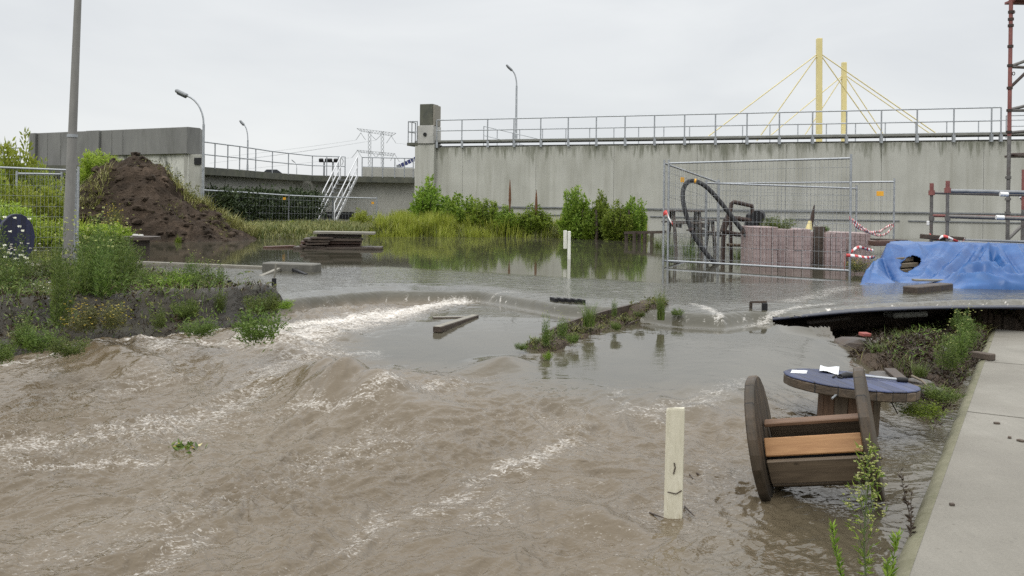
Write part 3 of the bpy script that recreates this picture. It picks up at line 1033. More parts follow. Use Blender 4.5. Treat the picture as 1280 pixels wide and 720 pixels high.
# floodlights on the deck
for px, lab in ((405, 'left of two floodlight poles on the bridge deck by the stairs'), (416, 'right of two floodlight poles on the bridge deck by the stairs')):
    p = at(px, 219, 47.5)
    t = thing('floodlight_pole', lab, 'floodlight', (p.x, p.y, ZD))
    mb = MB(); mb.tube([(p.x, p.y, ZD - 0.1), (p.x, p.y, ZD + 0.8)], 0.05, 6); mb.build('pole', M_GALVD, t)
    mb = MB(); mb.beam((p.x - 0.2, p.y, ZD + 0.8), (p.x + 0.2, p.y, ZD + 0.8), 0.05, 0.05); mb.build('crossbar', M_GALVD, t)
    for sx in (-0.15, 0.17):
        mb = MB(); mb.box((p.x + sx, p.y - 0.05, ZD + 0.88), (0.24, 0.14, 0.2), (0.4, 0, 0.1 * sx), 0.03); mb.build('lamp_head', M_BLACK, t)

# car passing on the bridge
M_CARG = mat('dark_green_paint', (0.03, 0.045, 0.03), (0.05, 0.065, 0.045), 0.35, 3, bump=0.02)
M_CARB = mat('dark_car_paint', (0.02, 0.022, 0.028), (0.035, 0.038, 0.045), 0.3, 3, bump=0.02)
M_GLASS = mat('car_glass', (0.015, 0.018, 0.02), (0.03, 0.035, 0.04), 0.08, 3, bump=0.0)
c = at(343, 214, 50)
car = thing('parked_car', 'low dark car passing on the bridge deck behind the railing', 'car', (c.x, c.y, ZD - 0.35), (0, 0, 0.28))
def carprof(mb, prof, w):
    n = len(prof)
    vs = [(x, -w / 2, z) for x, z in prof] + [(x, w / 2, z) for x, z in prof]
    mb.add(vs, [tuple(range(n)), tuple(reversed(range(n, 2 * n)))] + [(i, n + i, n + (i + 1) % n, (i + 1) % n) for i in range(n)])
S = 0.44
mb = MB(); carprof(mb, [(-2 * S, 0.25 * S), (-2 * S, 0.75 * S), (-1.7 * S, 0.9 * S), (-0.9 * S, 0.95 * S), (1.0 * S, 0.95 * S), (1.9 * S, 0.8 * S), (2.05 * S, 0.55 * S), (2.0 * S, 0.25 * S)], 1.7 * S)
mb.v = [v + Vector((0, 0, 0.15)) for v in mb.v]; mb.build('body', M_CARB, car, local=True)
mb = MB(); carprof(mb, [(-1.5 * S, 0.95 * S), (-1.0 * S, 1.42 * S), (0.3 * S, 1.45 * S), (1.0 * S, 0.95 * S)], 1.5 * S)
mb.v = [v + Vector((0, 0, 0.15)) for v in mb.v]; mb.build('cabin', M_GLASS, car, local=True)
for sx in (-1.3, 1.35):
    for sy in (-0.8, 0.8):
        mb = MB(); mb.tube([(sx * S, (sy - 0.1) * S, 0.33 * S + 0.15), (sx * S, (sy + 0.1) * S, 0.33 * S + 0.15)], 0.33 * S, 12); mb.build('wheel', M_BLACK, car, local=True)


# ------------------------------------------------------------------ street lamps
def lamp(label, px, pytop, d, zbase, reach, r0=0.06, r1=0.04, head=0.55, m=M_GALV, sc=1.0):
    top = at(px, pytop, d)
    t = thing('street_lamp', label, 'street lamp', (top.x, top.y, zbase))
    mb = MB()
    hz = top.z - 0.9 * sc
    mb.tube([(top.x, top.y, zbase), (top.x, top.y, zbase + (hz - zbase) * 0.35)], r0, 8)
    mb.tube([(top.x, top.y, zbase + (hz - zbase) * 0.35), (top.x, top.y, hz)], [r0 * 0.8, r1], 8)
    mb.build('pole', m, t)
    pts = []
    for i in range(8):
        a = i / 7 * math.pi * 0.42
        pts.append((top.x - reach * (1 - math.cos(a)) * 1.15, top.y, hz + 0.9 * sc * math.sin(a) / math.sin(math.pi * 0.42)))
    mb = MB(); mb.tube(pts, r1 * 0.75, 6); mb.build('arm', m, t)
    e = Vector(pts[-1]); d_ = (e - Vector(pts[-2])).normalized()
    mb = MB(); c = e + d_ * head * 0.45
    mb.box(c, (head, 0.2 * sc, 0.12 * sc), Matrix((d_, Vector((0, 1, 0)), d_.cross(Vector((0, 1, 0))))).transposed(), 0.04 * sc)
    hd = mb.build('lamp_head', M_GALVD, t)
    mb = MB(); mb.box(c + Vector((0, 0, -0.075 * sc)), (head * 0.7, 0.15 * sc, 0.05 * sc), Matrix((d_, Vector((0, 1, 0)), d_.cross(Vector((0, 1, 0))))).transposed(), 0.015); mb.build('lens', M_GLASS, hd)
    return t


lamp('street lamp with a bent arm standing right of the soil heap', 255, 120, 28, 0.5, 0.62, 0.055, 0.04, 0.42)
lamp('small far street lamp on the bridge behind the railing', 310, 156, 52, ZD, 0.28, 0.06, 0.045, 0.36)
lamp('street lamp on top of the high wall behind its railings', 646, 88, 52, ZW - 0.2, 0.32, 0.085, 0.055, 0.5)
lamp('tiny distant street lamp above the bridge between car and floodlights', 371, 203, 120, ZD, 0.3, 0.07, 0.05, 0.6, sc=0.8)

# tall leaning pole at the left
pp0, pp1 = at(84.5, 318, 17), at(98, -14, 17)
M_POLE = mat('grey_pole', (0.17, 0.165, 0.155), (0.25, 0.245, 0.23), 0.7, 5, (1, 1, 0.3), bump=0.1)
ta = thing('lamp_pole', 'tall grey steel pole leaning beside the fence on the left, cut by the top edge', 'pole', (pp0.x, pp0.y, 0.3))
mid = pp0.lerp(pp1, 0.44)
mb = MB(); mb.tube([pp0 + (pp0 - pp1) * 0.06, mid], [0.098, 0.088], 14); mb.build('pole_base', M_POLE, ta)
mb = MB(); mb.tube([mid + (pp1 - pp0) * 0.001, mid + (pp1 - pp0) * 0.012], 0.098, 14); mb.build('collar', M_GALV, ta)
mb = MB(); mb.tube([mid, pp1 + (pp1 - pp0) * 0.25], [0.080, 0.055], 14); mb.build('shaft', M_POLE, ta)

# ------------------------------------------------------------------ grey clad flood gate on the left bridge
gate = thing('bridge_parapet', 'big grey clad box parapet above the soil heap', 'parapet', (xat(140, 34.5), 34.5, 3))
M_CLAD = mat('grey_cladding', (0.135, 0.135, 0.130), (0.195, 0.195, 0.185), 0.7, 1.6, (1, 1, 0.3), bump=0.1, c3=(0.10, 0.10, 0.09), s3=0.6)
A_, B_ = Vector((xat(38, 37.4), 37.4, 0)), Vector((xat(233, 33), 33, 0))
gd = (B_ - A_).normalized(); gn = Vector((gd.y, -gd.x, 0)); gn = gn if gn.y < 0 else -gn
GLn = (B_ - A_).length
def gp(s, z, o=0): p = A_ + gd * s + gn * o; return Vector((p.x, p.y, z))
tops = lambda s: 4.42 - 0.02 * s / GLn
ed = [0, 0.42, 1.1, 1.95, 2.8, 3.65, 4.45, 5.1, 5.75, GLn]
for i, (a, b) in enumerate(zip(ed[:-1], ed[1:])):
    zb = 3.02 if a < 3.6 else 3.42
    of = 0.10 if i in (0, 5) else 0.0
    mb = MB(); mb.beam(gp(a + 0.008, (zb + 4.42) / 2, of - 0.3), gp(b - 0.008, (zb + 4.42) / 2, of - 0.3), 0.6, 4.42 - zb, bev=0.012)
    mb.build('cladding_panel', M_CLAD, gate)
mb = MB(); e = at(248.5, 165, 34.2)
mb.add([gp(GLn + 0.003, 3.42), gp(GLn + 0.003, 4.42), (e.x, e.y, 4.40), (e.x, e.y, 3.42), gp(GLn + 0.003, 3.42, -0.6), gp(GLn + 0.003, 4.42, -0.6), (e.x, e.y + 0.5, 4.40), (e.x, e.y + 0.5, 3.42)],
       [(0, 1, 2, 3), (7, 6, 5, 4), (1, 5, 6, 2), (0, 3, 7, 4), (3, 2, 6, 7), (0, 4, 5, 1)])
mb.build('end_panel', M_CLAD, gate)
ab = thing('bridge_abutment', 'weathered whitish concrete abutment under the grey box parapet', 'abutment', (xat(190, 34), 34, 0))
M_WHITEW = mat('flaking_white_wall', (0.42, 0.42, 0.38), (0.58, 0.58, 0.53), 0.85, 2.2, (1, 1, 0.5), bump=0.3, c3=(0.07, 0.075, 0.055), t3=(0.50, 0.62), s3=1.5)
mb = MB(); mb.beam(gp(3.7, 1.6, -0.35), gp(GLn - 0.05, 1.6, -0.35), 0.45, 3.64); mb.build('wall', M_WHITEW, ab)
mb = MB(); mb.beam(gp(-8, 1.2, -0.5), gp(3.69, 1.2, -0.5), 0.45, 3.64); mb.build('wall', M_CONC, ab)
p = at(243, 215, 33.4); mb = MB(); mb.box((p.x, p.y, 1.6), (0.62, 0.5, 3.6), bev=0.02); mb.build('pier', M_CONC, ab)
p = at(247.3, 201.5, 33.12); mb = MB(); mb.box((p.x, p.y, p.z), (0.27, 0.03, 0.26), bev=0.004); mb.build('vent', M_BLACK, ab)
ps = [gp(-6 + 1.2 * i, 0, -0.3) for i in range(0, 5)]
railing('railing', 'railing left of the grey box parapet at the photo edge', ps, [2.95] * 5, 0.9, r=0.03)
for i in range(3):
    pass

# ------------------------------------------------------------------ far things
pyl = thing('power_pylon', 'grey lattice power pylon with two cross arms far behind the bridge', 'pylon', at(470, 250, 350))
M_LATT = mat('haze_paled_lattice_steel', (0.36, 0.38, 0.40), (0.44, 0.46, 0.48), 0.6, 3, bump=0.0, metal=0.2)  # steel colour lightened to stand for distance haze
def P_(px, py): return at(px, py, 350)
def lattice(name, pts2, r):
    mb = MB()
    for (a, b) in pts2:
        mb.beam(P_(*a), P_(*b), r, r)
    return mb.build(name, M_LATT, pyl)
for cx_ in (462, 478):
    seg = []
    ys_ = list(range(164, 252, 5))
    for a, b in zip(ys_[:-1], ys_[1:]):
        seg += [((cx_ - 1.7, a), (cx_ - 1.7, b)), ((cx_ + 1.7, a), (cx_ + 1.7, b)), ((cx_ - 1.7, a), (cx_ + 1.7, b)), ((cx_ + 1.7, a), (cx_ - 1.7, b))]
    lattice('mast', seg, 0.14)
def xarm(x0, y0, x1, y1, dz):
    seg = [((x0, y0), (x1, y1)), ((x0 + 5, y0 + dz), (x1 - 5, y1 + dz)), ((x0, y0), (x0 + 5, y0 + dz)), ((x1, y1), (x1 - 5, y1 + dz))]
    n = 12
    for i in range(n):
        a, b = i / n, (i + 0.5) / n
        seg += [((x0 + (x1 - x0) * a, y0 + (y1 - y0) * a), (x0 + 5 + (x1 - x0 - 10) * b, y0 + dz + (y1 - y0) * b)),
                ((x0 + 5 + (x1 - x0 - 10) * b, y0 + dz + (y1 - y0) * b), (x0 + (x1 - x0) * (i + 1) / n, y0 + (y1 - y0) * (i + 1) / n))]
    return seg
lattice('cross_arm', xarm(446, 160.5, 495, 166.5, 3.6), 0.14)
lattice('cross_arm', xarm(446, 187.5, 494, 192, 3.0), 0.14)
for (a, b) in (((451, 166), (445, 175)), ((451, 166), (457, 175)), ((463, 168), (470, 175)), ((470, 175), (477, 168)), ((489, 170), (483, 179)), ((489, 170), (495, 179)),
               ((447, 188), (440, 197)), ((447, 188), (453, 198)), ((464, 189), (470, 197)), ((470, 197), (476, 190)), ((493, 192), (488, 201)), ((493, 192), (499, 202))):
    mb = MB(); mb.beam(P_(*a), P_(*b), 0.2, 0.2); mb.build('insulator', M_LATT, pyl)
for i, (a, b) in enumerate(((((445, 175)), (280, 196)), ((440, 197), (250, 216)), ((453, 178), (262, 204)), ((470, 175), (300, 200)), ((495, 179), (640, 190)), ((499, 202), (640, 215)))):
    cb = thing('power_cable', ('thin power line sagging to the left from the upper pylon arm', 'thin power line sagging to the left from the lower pylon arm', 'second thin power line left of the pylon, between two others',
               'thin power line from the middle of the upper pylon arm', 'thin power line going right from the upper pylon arm', 'thin power line going right from the lower pylon arm')[i], 'cable', P_(*a))
    pts = []
    for k in range(13):
        t_ = k / 12
        q = P_(a[0] + (b[0] - a[0]) * t_, a[1] + (b[1] - a[1]) * t_ + 4 * t_ * (1 - t_))
        pts.append(q)
    mb = MB(); mb.tube(pts, 0.055, 4); mb.build('wire', M_LATT, cb)

M_YEL = mat('pale_yellow_paint', (0.66, 0.56, 0.25), (0.74, 0.64, 0.32), 0.5, 0.3, bump=0.0)  # yellow made paler in the colour itself, for the haze over the far bridge
yb = thing('cable_stayed_bridge', 'far cable-stayed bridge with two yellow masts and fanned stays', 'bridge', at(1030, 255, 210))
M1 = lambda px, py: at(px, py, 200)
M2 = lambda px, py: at(px, py, 233)
for f_, px, y0, w in ((M1, 1024, 48, 1.15), (M2, 1055, 78, 1.15)):
    a, b = f_(px, y0), f_(px - 0.4, 250)
    mb = MB(); mb.beam(b, a, w, w, up=(0, 1, 0), bev=0.08); mb.build('mast', M_YEL, yb)
for f_, a, b in ((M1, (1024, 66), (878, 176)), (M1, (1024, 66), (946, 176)), (M1, (1024, 66), (1099, 172)), (M1, (1024, 66), (1178, 172)),
                 (M2, (1055, 93), (960, 172)), (M2, (1055, 93), (1004, 172)), (M2, (1055, 93), (1107, 172)), (M2, (1055, 93), (1170, 172))):
    mb = MB(); mb.tube([f_(*a), f_(*b)], 0.13, 5); mb.build('stay_cable', M_YEL, yb)
mb = MB(); mb.beam(at(780, 238, 216), at(1290, 238, 216), 26, 1.2); mb.build('deck', M_CONC, yb)

# ------------------------------------------------------------------ soil heap
M_HEAP = mat('heap_soil', (0.023, 0.0165, 0.011), (0.084, 0.061, 0.044), 0.95, 2.2, bump=1.0, bdist=0.09, c3=(0.145, 0.105, 0.075), s3=1.6, t3=(0.55, 0.8), spec=0.2)
def heap_z(X, Y):
    px_, y0 = xat(168, 25.4), 25.6
    X = X + 0.22 * fbm(X * 1.1, Y * 1.1, 2, 145)
    dx, dy = X - px_, Y - y0
    prof = np.interp(dx, [-3.4, -2.4, -1.7, -1.15, -0.45, 0.2, 0.75, 1.15, 1.75, 2.6, 3.4], [0.3, 1.0, 1.55, 2.1, 2.3, 2.3, 2.0, 1.45, 1.0, 0.5, 0.1])
    dyy = np.where(dy < 0, dy / 1.9, dy / 2.6)
    f = np.clip(1 - np.abs(dyy) ** 1.35, 0, 1)
    z = prof * f
    steep = sst(0.5, 1.5, prof) * np.exp(-((dy + 0.8) / 0.4) ** 2)
    z = z - 0.16 * np.abs(pn(np.arctan2(dy, dx) * 3.2 + 3, np.hypot(dx, dy) * 0.35, 147)) * sst(0.2, 0.9, z) * sst(0.3, 1.0, np.hypot(dx, dy)) * 2
    z = z + 0.26 * fbm(X * 1.5, Y * 1.5, 4, 140) * sst(0, 0.5, z) - 0.22 * steep * sst(0.4, -0.6, dx) + 0.15 * (1 - 2 * np.abs(pn(X * 2.4, Y * 2.4, 141))) * sst(0, 0.5, z) + 0.085 * (1 - 2 * np.abs(fbm(X * 4.5, Y * 4.5, 4, 143))) * sst(0, .3, z)
    return 0.42 + z
hp = patch('soil_heap', xat(168, 25.4) - 3.4, xat(168, 25.4) + 3.6, 23.2, 28.6, 0.05, heap_z, M_HEAP)
tag(hp, 'tall heap of dark brown soil beside the water at the left', 'heap')

# clods lying on the heap and at its foot
_rg = np.random.RandomState(12)
mbc = MB()
_ico = bmesh.new(); bmesh.ops.create_icosphere(_ico, subdivisions=1, radius=1)
_iv = [v.co.copy() for v in _ico.verts]; _if = [[v.index for v in f.verts] for f in _ico.faces]; _ico.free()
_n = 0
while _n < 420:
    _x = xat(168, 25.4) + _rg.uniform(-2.6, 3.0); _y = _rg.uniform(23.6, 26.2)
    _z = float(heap_z(np.array([_x]), np.array([_y]))[0])
    if _z < 0.6:
        continue
    _s = 0.03 + 0.11 * _rg.rand() ** 3
    _k = [_rg.uniform(0.6, 1.3) for _ in range(12)]
    mbc.add([(_x + v.x * _s * _k[i % 12] * 1.3, _y + v.y * _s * _k[(i + 3) % 12], _z + v.z * _s * 0.8 * _k[(i + 7) % 12]) for i, v in enumerate(_iv)], _if)
    _n += 1
tag(mbc.build('rubble', M_HEAP), kind='stuff')
# ------------------------------------------------------------------ concrete edge on the right
SE0, SE1 = onz(1240, 411, 0.13), onz(1120, 720, 0.13)
sdir = (SE1 - SE0); sdir.z = 0; sdir = sdir.normalized()
sper = Vector((-sdir.y, sdir.x, 0)); sper = sper if sper.x > 0 else -sper
M_SLAB = None
def slab_material():
    m, n = newmat('worn_slab_concrete')
    v = n.coord((1, 1, 1))
    base = n.ramp(n.noise(v, 1.1, 6, 0.62, 0.2), [(0.3, (0.175, 0.165, 0.142)), (0.7, (0.262, 0.248, 0.216))])
    # broom marks across the slab, damp patches, grit
    br = n.noise(n.coord((14, 1.2, 1), rot=(0, 0, R(-31))), 1.6, 5, 0.65, 0.2)
    base = n.mix(n.ramp(br, [(0.35, 0.0), (0.75, 0.45)]), base, (0.185, 0.175, 0.15))
    wet = n.noise(v, 0.55, 5, 0.6, 0.6)
    base = n.mix(n.ramp(wet, [(0.46, 0.0), (0.66, 0.8)]), base, (0.150, 0.137, 0.112))
    gr = n.noise(v, 75, 3, 0.6)
    base = n.mix(0.45, base, n.ramp(gr, [(0.3, 0.72), (0.7, 1.05)]), 'MULTIPLY')
    pit = n.n('ShaderNodeTexVoronoi'); pit.inputs['Scale'].default_value = 9
    n.l(v, pit.inputs['Vector'])
    base = n.mix(n.ramp(pit.outputs['Distance'], [(0.05, 0.75), (0.11, 0.0)]), base, (0.13, 0.12, 0.10))
    n.set(Base_Color=base, Roughness=n.ramp(wet, [(0.5, 0.85), (0.68, 0.5)]), Specular_IOR_Level=0.35, Normal=n.bump(n.math('ADD', gr, br), 0.4, 0.008))
    return m
M_SLAB = slab_material()
M_MOSS = mat('mossy_edge', (0.12, 0.115, 0.065), (0.20, 0.19, 0.13), 0.85, 9, bump=0.4, bdist=0.008, c3=(0.10, 0.11, 0.05), s3=5)
mb = MB()
L_ = (SE1 - SE0).length
segs = [(0, 2.9), (2.93, 5.6), (5.63, L_ + 9)]
for a, b in segs:
    p0, p1 = SE0 + sdir * a, SE0 + sdir * b
    q0, q1 = p0 + sper * 9, p1 + sper * 9
    if a == 0:
        q0 = p0 + sper * 9 + sdir * 0.5
    c0, c1 = p0 + sper * 0.045, p1 + sper * 0.045
    zt = 0.13
    V_ = [(c0.x, c0.y, zt), (c1.x, c1.y, zt), (q1.x, q1.y, zt), (q0.x, q0.y, zt),
          (c0.x, c0.y, -0.7), (c1.x, c1.y, -0.7), (q1.x, q1.y, -0.7), (q0.x, q0.y, -0.7)]
    mb.add(V_, [(0, 1, 2, 3), (4, 7, 6, 5), (0, 4, 5, 1), (1, 5, 6, 2), (2, 6, 7, 3), (3, 7, 4, 0)])
sl = mb.build('pavement', M_SLAB); tag(sl, kind='structure')
n_ = 90
vs, fs = [], []
for i in range(n_ + 1):
    p = SE0 + sdir * ((L_ + 9) * i / n_)
    w_ = 0.010 * math.sin(i * 1.7) + 0.008 * math.sin(i * 4.1)
    for k, (o1, z1) in enumerate(((0.05, 0.1325), (0.012 + w_ * 0.5, 0.122), (-0.028 + w_ * 0.4, 0.085 + w_ * 0.3), (-0.030, -0.7))):
        q = p + sper * o1
        vs.append((q.x, q.y, z1))
    if i:
        for k in range(3):
            a = (i - 1) * 4 + k
            fs.append((a, a + 4, a + 5, a + 1))
mb = MB(); mb.add(vs, fs, True); ke = mb.build('kerb', M_MOSS); tag(ke, kind='structure')

M_BRICKD = mat('dark_brick', (0.06, 0.045, 0.035), (0.11, 0.085, 0.065), 0.85, 14, bump=0.5)
p = onz(1229, 449, 0.13)
t = thing('brick', 'small dark brick lying alone on the concrete edge', 'brick', (p.x, p.y, 0.131), (0, 0, 0.5))
mb = MB(); mb.box((0, 0, 0.035), (0.10, 0.22, 0.07), bev=0.008); mb.build('brick_body', M_BRICKD, t, local=True)
o = t.children[0]
for i, (px, py, s_) in enumerate(((1246, 530, 0.03), (1262, 548, 0.022), (1276, 552, 0.035), (1190, 632, 0.02))):
    p = onz(px, py, 0.13)
    mb = MB(); mb.box((p.x, p.y, 0.137), (s_ * 1.3, s_, 0.014), (0, 0, i), 0.003)
    tag(mb.build('stone_chip', M_BRICKD), ('dark chip on the concrete edge left of the other two chips', 'dark chip on the concrete edge between two others', 'dark chip on the concrete edge at the right photo border', 'tiny chip near the mossy edge of the concrete in front')[i], 'chip', 'chips on the concrete edge')

# ------------------------------------------------------------------ cable drums
def wood_drum(name, c1, c2, stain, paint=None):
    """planked timber in local coordinates: grain along local Z, seams across local X"""
    m, n = newmat(name)
    v = n.coord((9, 9, 0.8))
    g = n.noise(v, 2.2, 6, 0.68, 0.6)
    col = n.ramp(g, [(0.3, c1), (0.7, c2)])
    big = n.noise(n.coord((1, 1, 1)), 4.0, 4, 0.6, 0.5)
    col = n.mix(n.ramp(big, [(0.42, 0.0), (0.7, 0.8)]), col, stain)
    if paint:
        pt = n.noise(n.coord((2, 2, 1.2)), 6.0, 6, 0.7, 0.5)
        col = n.mix(n.ramp(pt, [(0.44, 1.0), (0.66, 0.25)]), col, n.mix(g, paint, (paint[0] * 0.5, paint[1] * 0.5, paint[2] * 0.55)))
    tcn = n.n('ShaderNodeTexCoord'); sx = n.n('ShaderNodeSeparateXYZ'); n.l(tcn.outputs['Object'], sx.inputs[0])
    fr = n.math('FRACT', n.math('ADD', n.math('MULTIPLY', sx.outputs['X'], 8.3), 0.22))
    seam = n.math('LESS_THAN', fr, 0.055)
    wn = n.n('ShaderNodeTexWhiteNoise', noise_dimensions='1D')
    n.l(n.math('FLOOR', n.math('ADD', n.math('MULTIPLY', sx.outputs['X'], 8.3), 0.22)), wn.inputs['W'])
    col = n.mix(0.8, col, n.ramp(wn.outputs['Value'], [(0.0, 0.55), (1.0, 1.25)]), 'MULTIPLY')
    spl = n.noise(n.coord((40, 40, 1.1)), 3.0, 4, 0.7, 0.8)
    col = n.mix(n.ramp(spl, [(0.60, 0.0), (0.68, 0.7)]), col, (0.016, 0.012, 0.009))
    col = n.mix(seam, col, (0.012, 0.010, 0.008))
    gp_ = n.n('ShaderNodeNewGeometry'); sz = n.n('ShaderNodeSeparateXYZ'); n.l(gp_.outputs['Position'], sz.inputs[0])
    wl = n.ramp(n.math('ADD', sz.outputs['Z'], n.math('MULTIPLY', big, 0.10)), [(0.14, 1.0), (0.22, 0.0)])      # soaked band above the water
    col = n.mix(n.math('MULTIPLY', wl, 0.65), col, (0.016, 0.013, 0.009))
    n.set(Base_Color=col, Roughness=n.ramp(g, [(0.3, 0.45), (0.7, 0.75)]), Specular_IOR_Level=0.4,
          Normal=n.bump(n.math('SUBTRACT', g, seam), 0.6, 0.012))
    return m
M_DRUM = wood_drum('weathered_drum_wood', (0.042, 0.030, 0.020), (0.125, 0.09, 0.058), (0.030, 0.026, 0.016))
M_DRUMB = wood_drum('blue_painted_drum_wood', (0.05, 0.05, 0.07), (0.11, 0.12, 0.17), (0.035, 0.04, 0.06), (0.060, 0.078, 0.165))
M_NAVY = wood_drum('navy_painted_drum_wood', (0.03, 0.03, 0.045), (0.06, 0.062, 0.09), (0.02, 0.022, 0.035), (0.028, 0.034, 0.085))
def slatmat(name, c1, c2, knot):
    m, n = newmat(name)
    g = n.noise(n.coord((1.2, 14, 14)), 2.4, 6, 0.65, 0.7)
    col = n.ramp(g, [(0.28, c1), (0.72, c2)])
    k = n.n('ShaderNodeTexVoronoi'); k.inputs['Scale'].default_value = 7; n.l(n.coord((1, 1.6, 1.6)), k.inputs['Vector'])
    col = n.mix(n.ramp(k.outputs['Distance'], [(0.08, 0.85), (0.17, 0.0)]), col, knot)
    n.set(Base_Color=col, Roughness=0.6, Specular_IOR_Level=0.4, Normal=n.bump(g, 0.35, 0.006))
    return m
M_SLATO = slatmat('orange_new_wood', (0.24, 0.115, 0.045), (0.37, 0.205, 0.09), (0.09, 0.035, 0.015))
M_SLATG = slatmat('grey_brown_wood', (0.075, 0.055, 0.038), (0.165, 0.125, 0.085), (0.045, 0.032, 0.022))
M_SLATR = slatmat('wet_red_brown_wood', (0.085, 0.048, 0.028), (0.19, 0.11, 0.065), (0.05, 0.03, 0.02))


def disc(mb, r, x0, x1, n=56, wob=0.004, seed=1):
    rg = random.Random(seed)
    rr = [r + rg.uniform(-wob, wob) for _ in range(n)]
    b = 0.008
    prof = [(x0, -b), (x0 + b, 0.0), (x1 - b, 0.0), (x1, -b)]
    vs, fs = [], []
    for x, dr in prof:
        for k in range(n):
            a = 2 * math.pi * k / n
            vs.append((x, (rr[k] + dr) * math.sin(a), (rr[k] + dr) * math.cos(a)))
    for i in range(3):
        for k in range(n):
            k2 = (k + 1) % n
            fs.append((i * n + k, i * n + k2, (i + 1) * n + k2, (i + 1) * n + k))
    fs += [tuple(range(n)), tuple(reversed(range(3 * n, 4 * n)))]
    return mb.add(vs, fs)


# lying drum: local X = axis
cl = at(952, 549, 5.30); cr = at(1086, 541, 5.08)
ax = (cr - cl); Ld = ax.length; axn = ax.normalized()
zl = Vector((0, 0, 1)); zl = (zl - axn * zl.dot(axn)).normalized(); yl = zl.cross(axn)
Md = Matrix((axn, yl, zl)).transposed()
RF = 0.375
dr = thing('cable_drum', 'wooden cable drum lying on its side in the brown water with one fresh orange slat', 'cable drum', cl)
dr.rotation_euler = Md.to_euler()
for nm_, x0, x1, sd in (('flange', -0.035, 0.035, 3), ('flange', Ld - 0.035, Ld + 0.035, 4)):
    mb = MB()
    disc(mb, RF, -0.028, 0.028, seed=sd)
    # local frame of the flange: X along drum axis -> make grain run along Z, seams across Y by turning the mesh
    fo_ = mb.build('flange', M_DRUM, dr, local=True)
    me = fo_.data
    for v in me.vertices:
        x, y, z = v.co
        v.co = (y, -x, z)
    fo_.location = (x0 + 0.035, 0, 0)
    fo_.rotation_euler = (0, 0, math.pi / 2)
def slat(parent, a, rad, x0, x1, w, th, m, cz=0.0, cy=0.0, twist=0.0):
    """board on the drum core; a = angle from up towards the viewer side (-Y)"""
    y, z = -math.sin(a) * rad + cy, math.cos(a) * rad + cz
    mb = MB(); mb.box((0, 0, 0), (x1 - x0, w, th), bev=0.005)
    o = mb.build('slat', m, parent, local=True)
    o.location = ((x0 + x1) / 2, y, z)
    o.rotation_euler = (a + twist, 0, 0)
    return o
x0, x1 = 0.036, Ld - 0.036
cz = -0.08
for a, m_, w_ in ((0.22, M_SLATR, 0.06), (1.18, M_SLATO, 0.105), (1.95, M_SLATG, 0.155), (2.8, M_SLATG, 0.14), (3.6, M_SLATG, 0.14), (4.4, M_SLATG, 0.13), (5.2, M_SLATG, 0.13)):
    slat(dr, a, 0.185, x0, x1, w_, 0.026, m_, cz)
mb = MB(); mb.tube([(x0 + 0.001, 0, cz - 0.03), (x1 - 0.001, 0, cz - 0.03)], 0.10, 12); mb.build('core', M_BLACK, dr, local=True)  # inner tube coloured black for the shade seen between the slats
for a in (3.1, 4.3):
    mb = MB(); mb.tube([(-0.05, math.sin(a) * 0.15, math.cos(a) * 0.15), (Ld + 0.05, math.sin(a) * 0.15, math.cos(a) * 0.15)], 0.008, 6); mb.build('bolt', M_RUST, dr, local=True)

# standing drum used as a table
ctop = at(1063, 474, 6.65)
tb = thing('cable_drum', 'cable drum standing upright like a table with a worn blue top', 'cable drum', ctop, (0, 0, 0))
RT = 0.48
tx = Vector((1, 0.05, -0.068)).normalized(); ty = Vector((0, 1, -0.035)); ty = (ty - tx * ty.dot(tx)).normalized(); tz = tx.cross(ty)
tb.rotation_euler = Matrix((tx, ty, tz)).transposed().to_euler()
def hdisc(name, m, r, z0, z1, parent, seed):
    mb = MB(); disc(mb, r, 0, z1 - z0, n=64, seed=seed)
    o = mb.build(name, m, parent, local=True)
    for v in o.data.vertices:       # thickness along local Y in mesh space, so the planks run across the disc
        x, y, z = v.co
        v.co = (y, -x, z)
    o.location = (0, 0, z0)
    o.rotation_euler = (-math.pi / 2, 0, 0)
    return o
top = hdisc('table_top', M_DRUMB, RT, -0.012, 0.0, tb, 5)
rimd = hdisc('flange', M_DRUM, RT - 0.001, -0.078, -0.0125, tb, 6)
lowf = hdisc('flange', M_DRUM, RT, -0.76, -0.69, tb, 7)
for k in range(14):
    a = 2 * math.pi * k / 14
    mb = MB(); mb.box((0, 0, 0), (0.6, 0.094, 0.026), bev=0.004)
    o = mb.build('slat', M_SLATR if k % 3 else M_SLATG, tb, local=True)
    o.location = (0.205 * math.cos(a), 0.205 * math.sin(a), -0.388)
    o.rotation_euler = Euler((0, math.pi / 2, a)).to_quaternion().to_euler()
    o.rotation_euler = (Matrix.Rotation(a, 3, 'Z') @ Matrix.Rotation(math.pi / 2, 3, 'Y')).to_euler()
mb = MB(); mb.tube([(0.02, -0.15, -0.55), (0.02, -0.15, 0.004)], 0.01, 6); mb.build('bolt', M_RUST, tb, local=True)

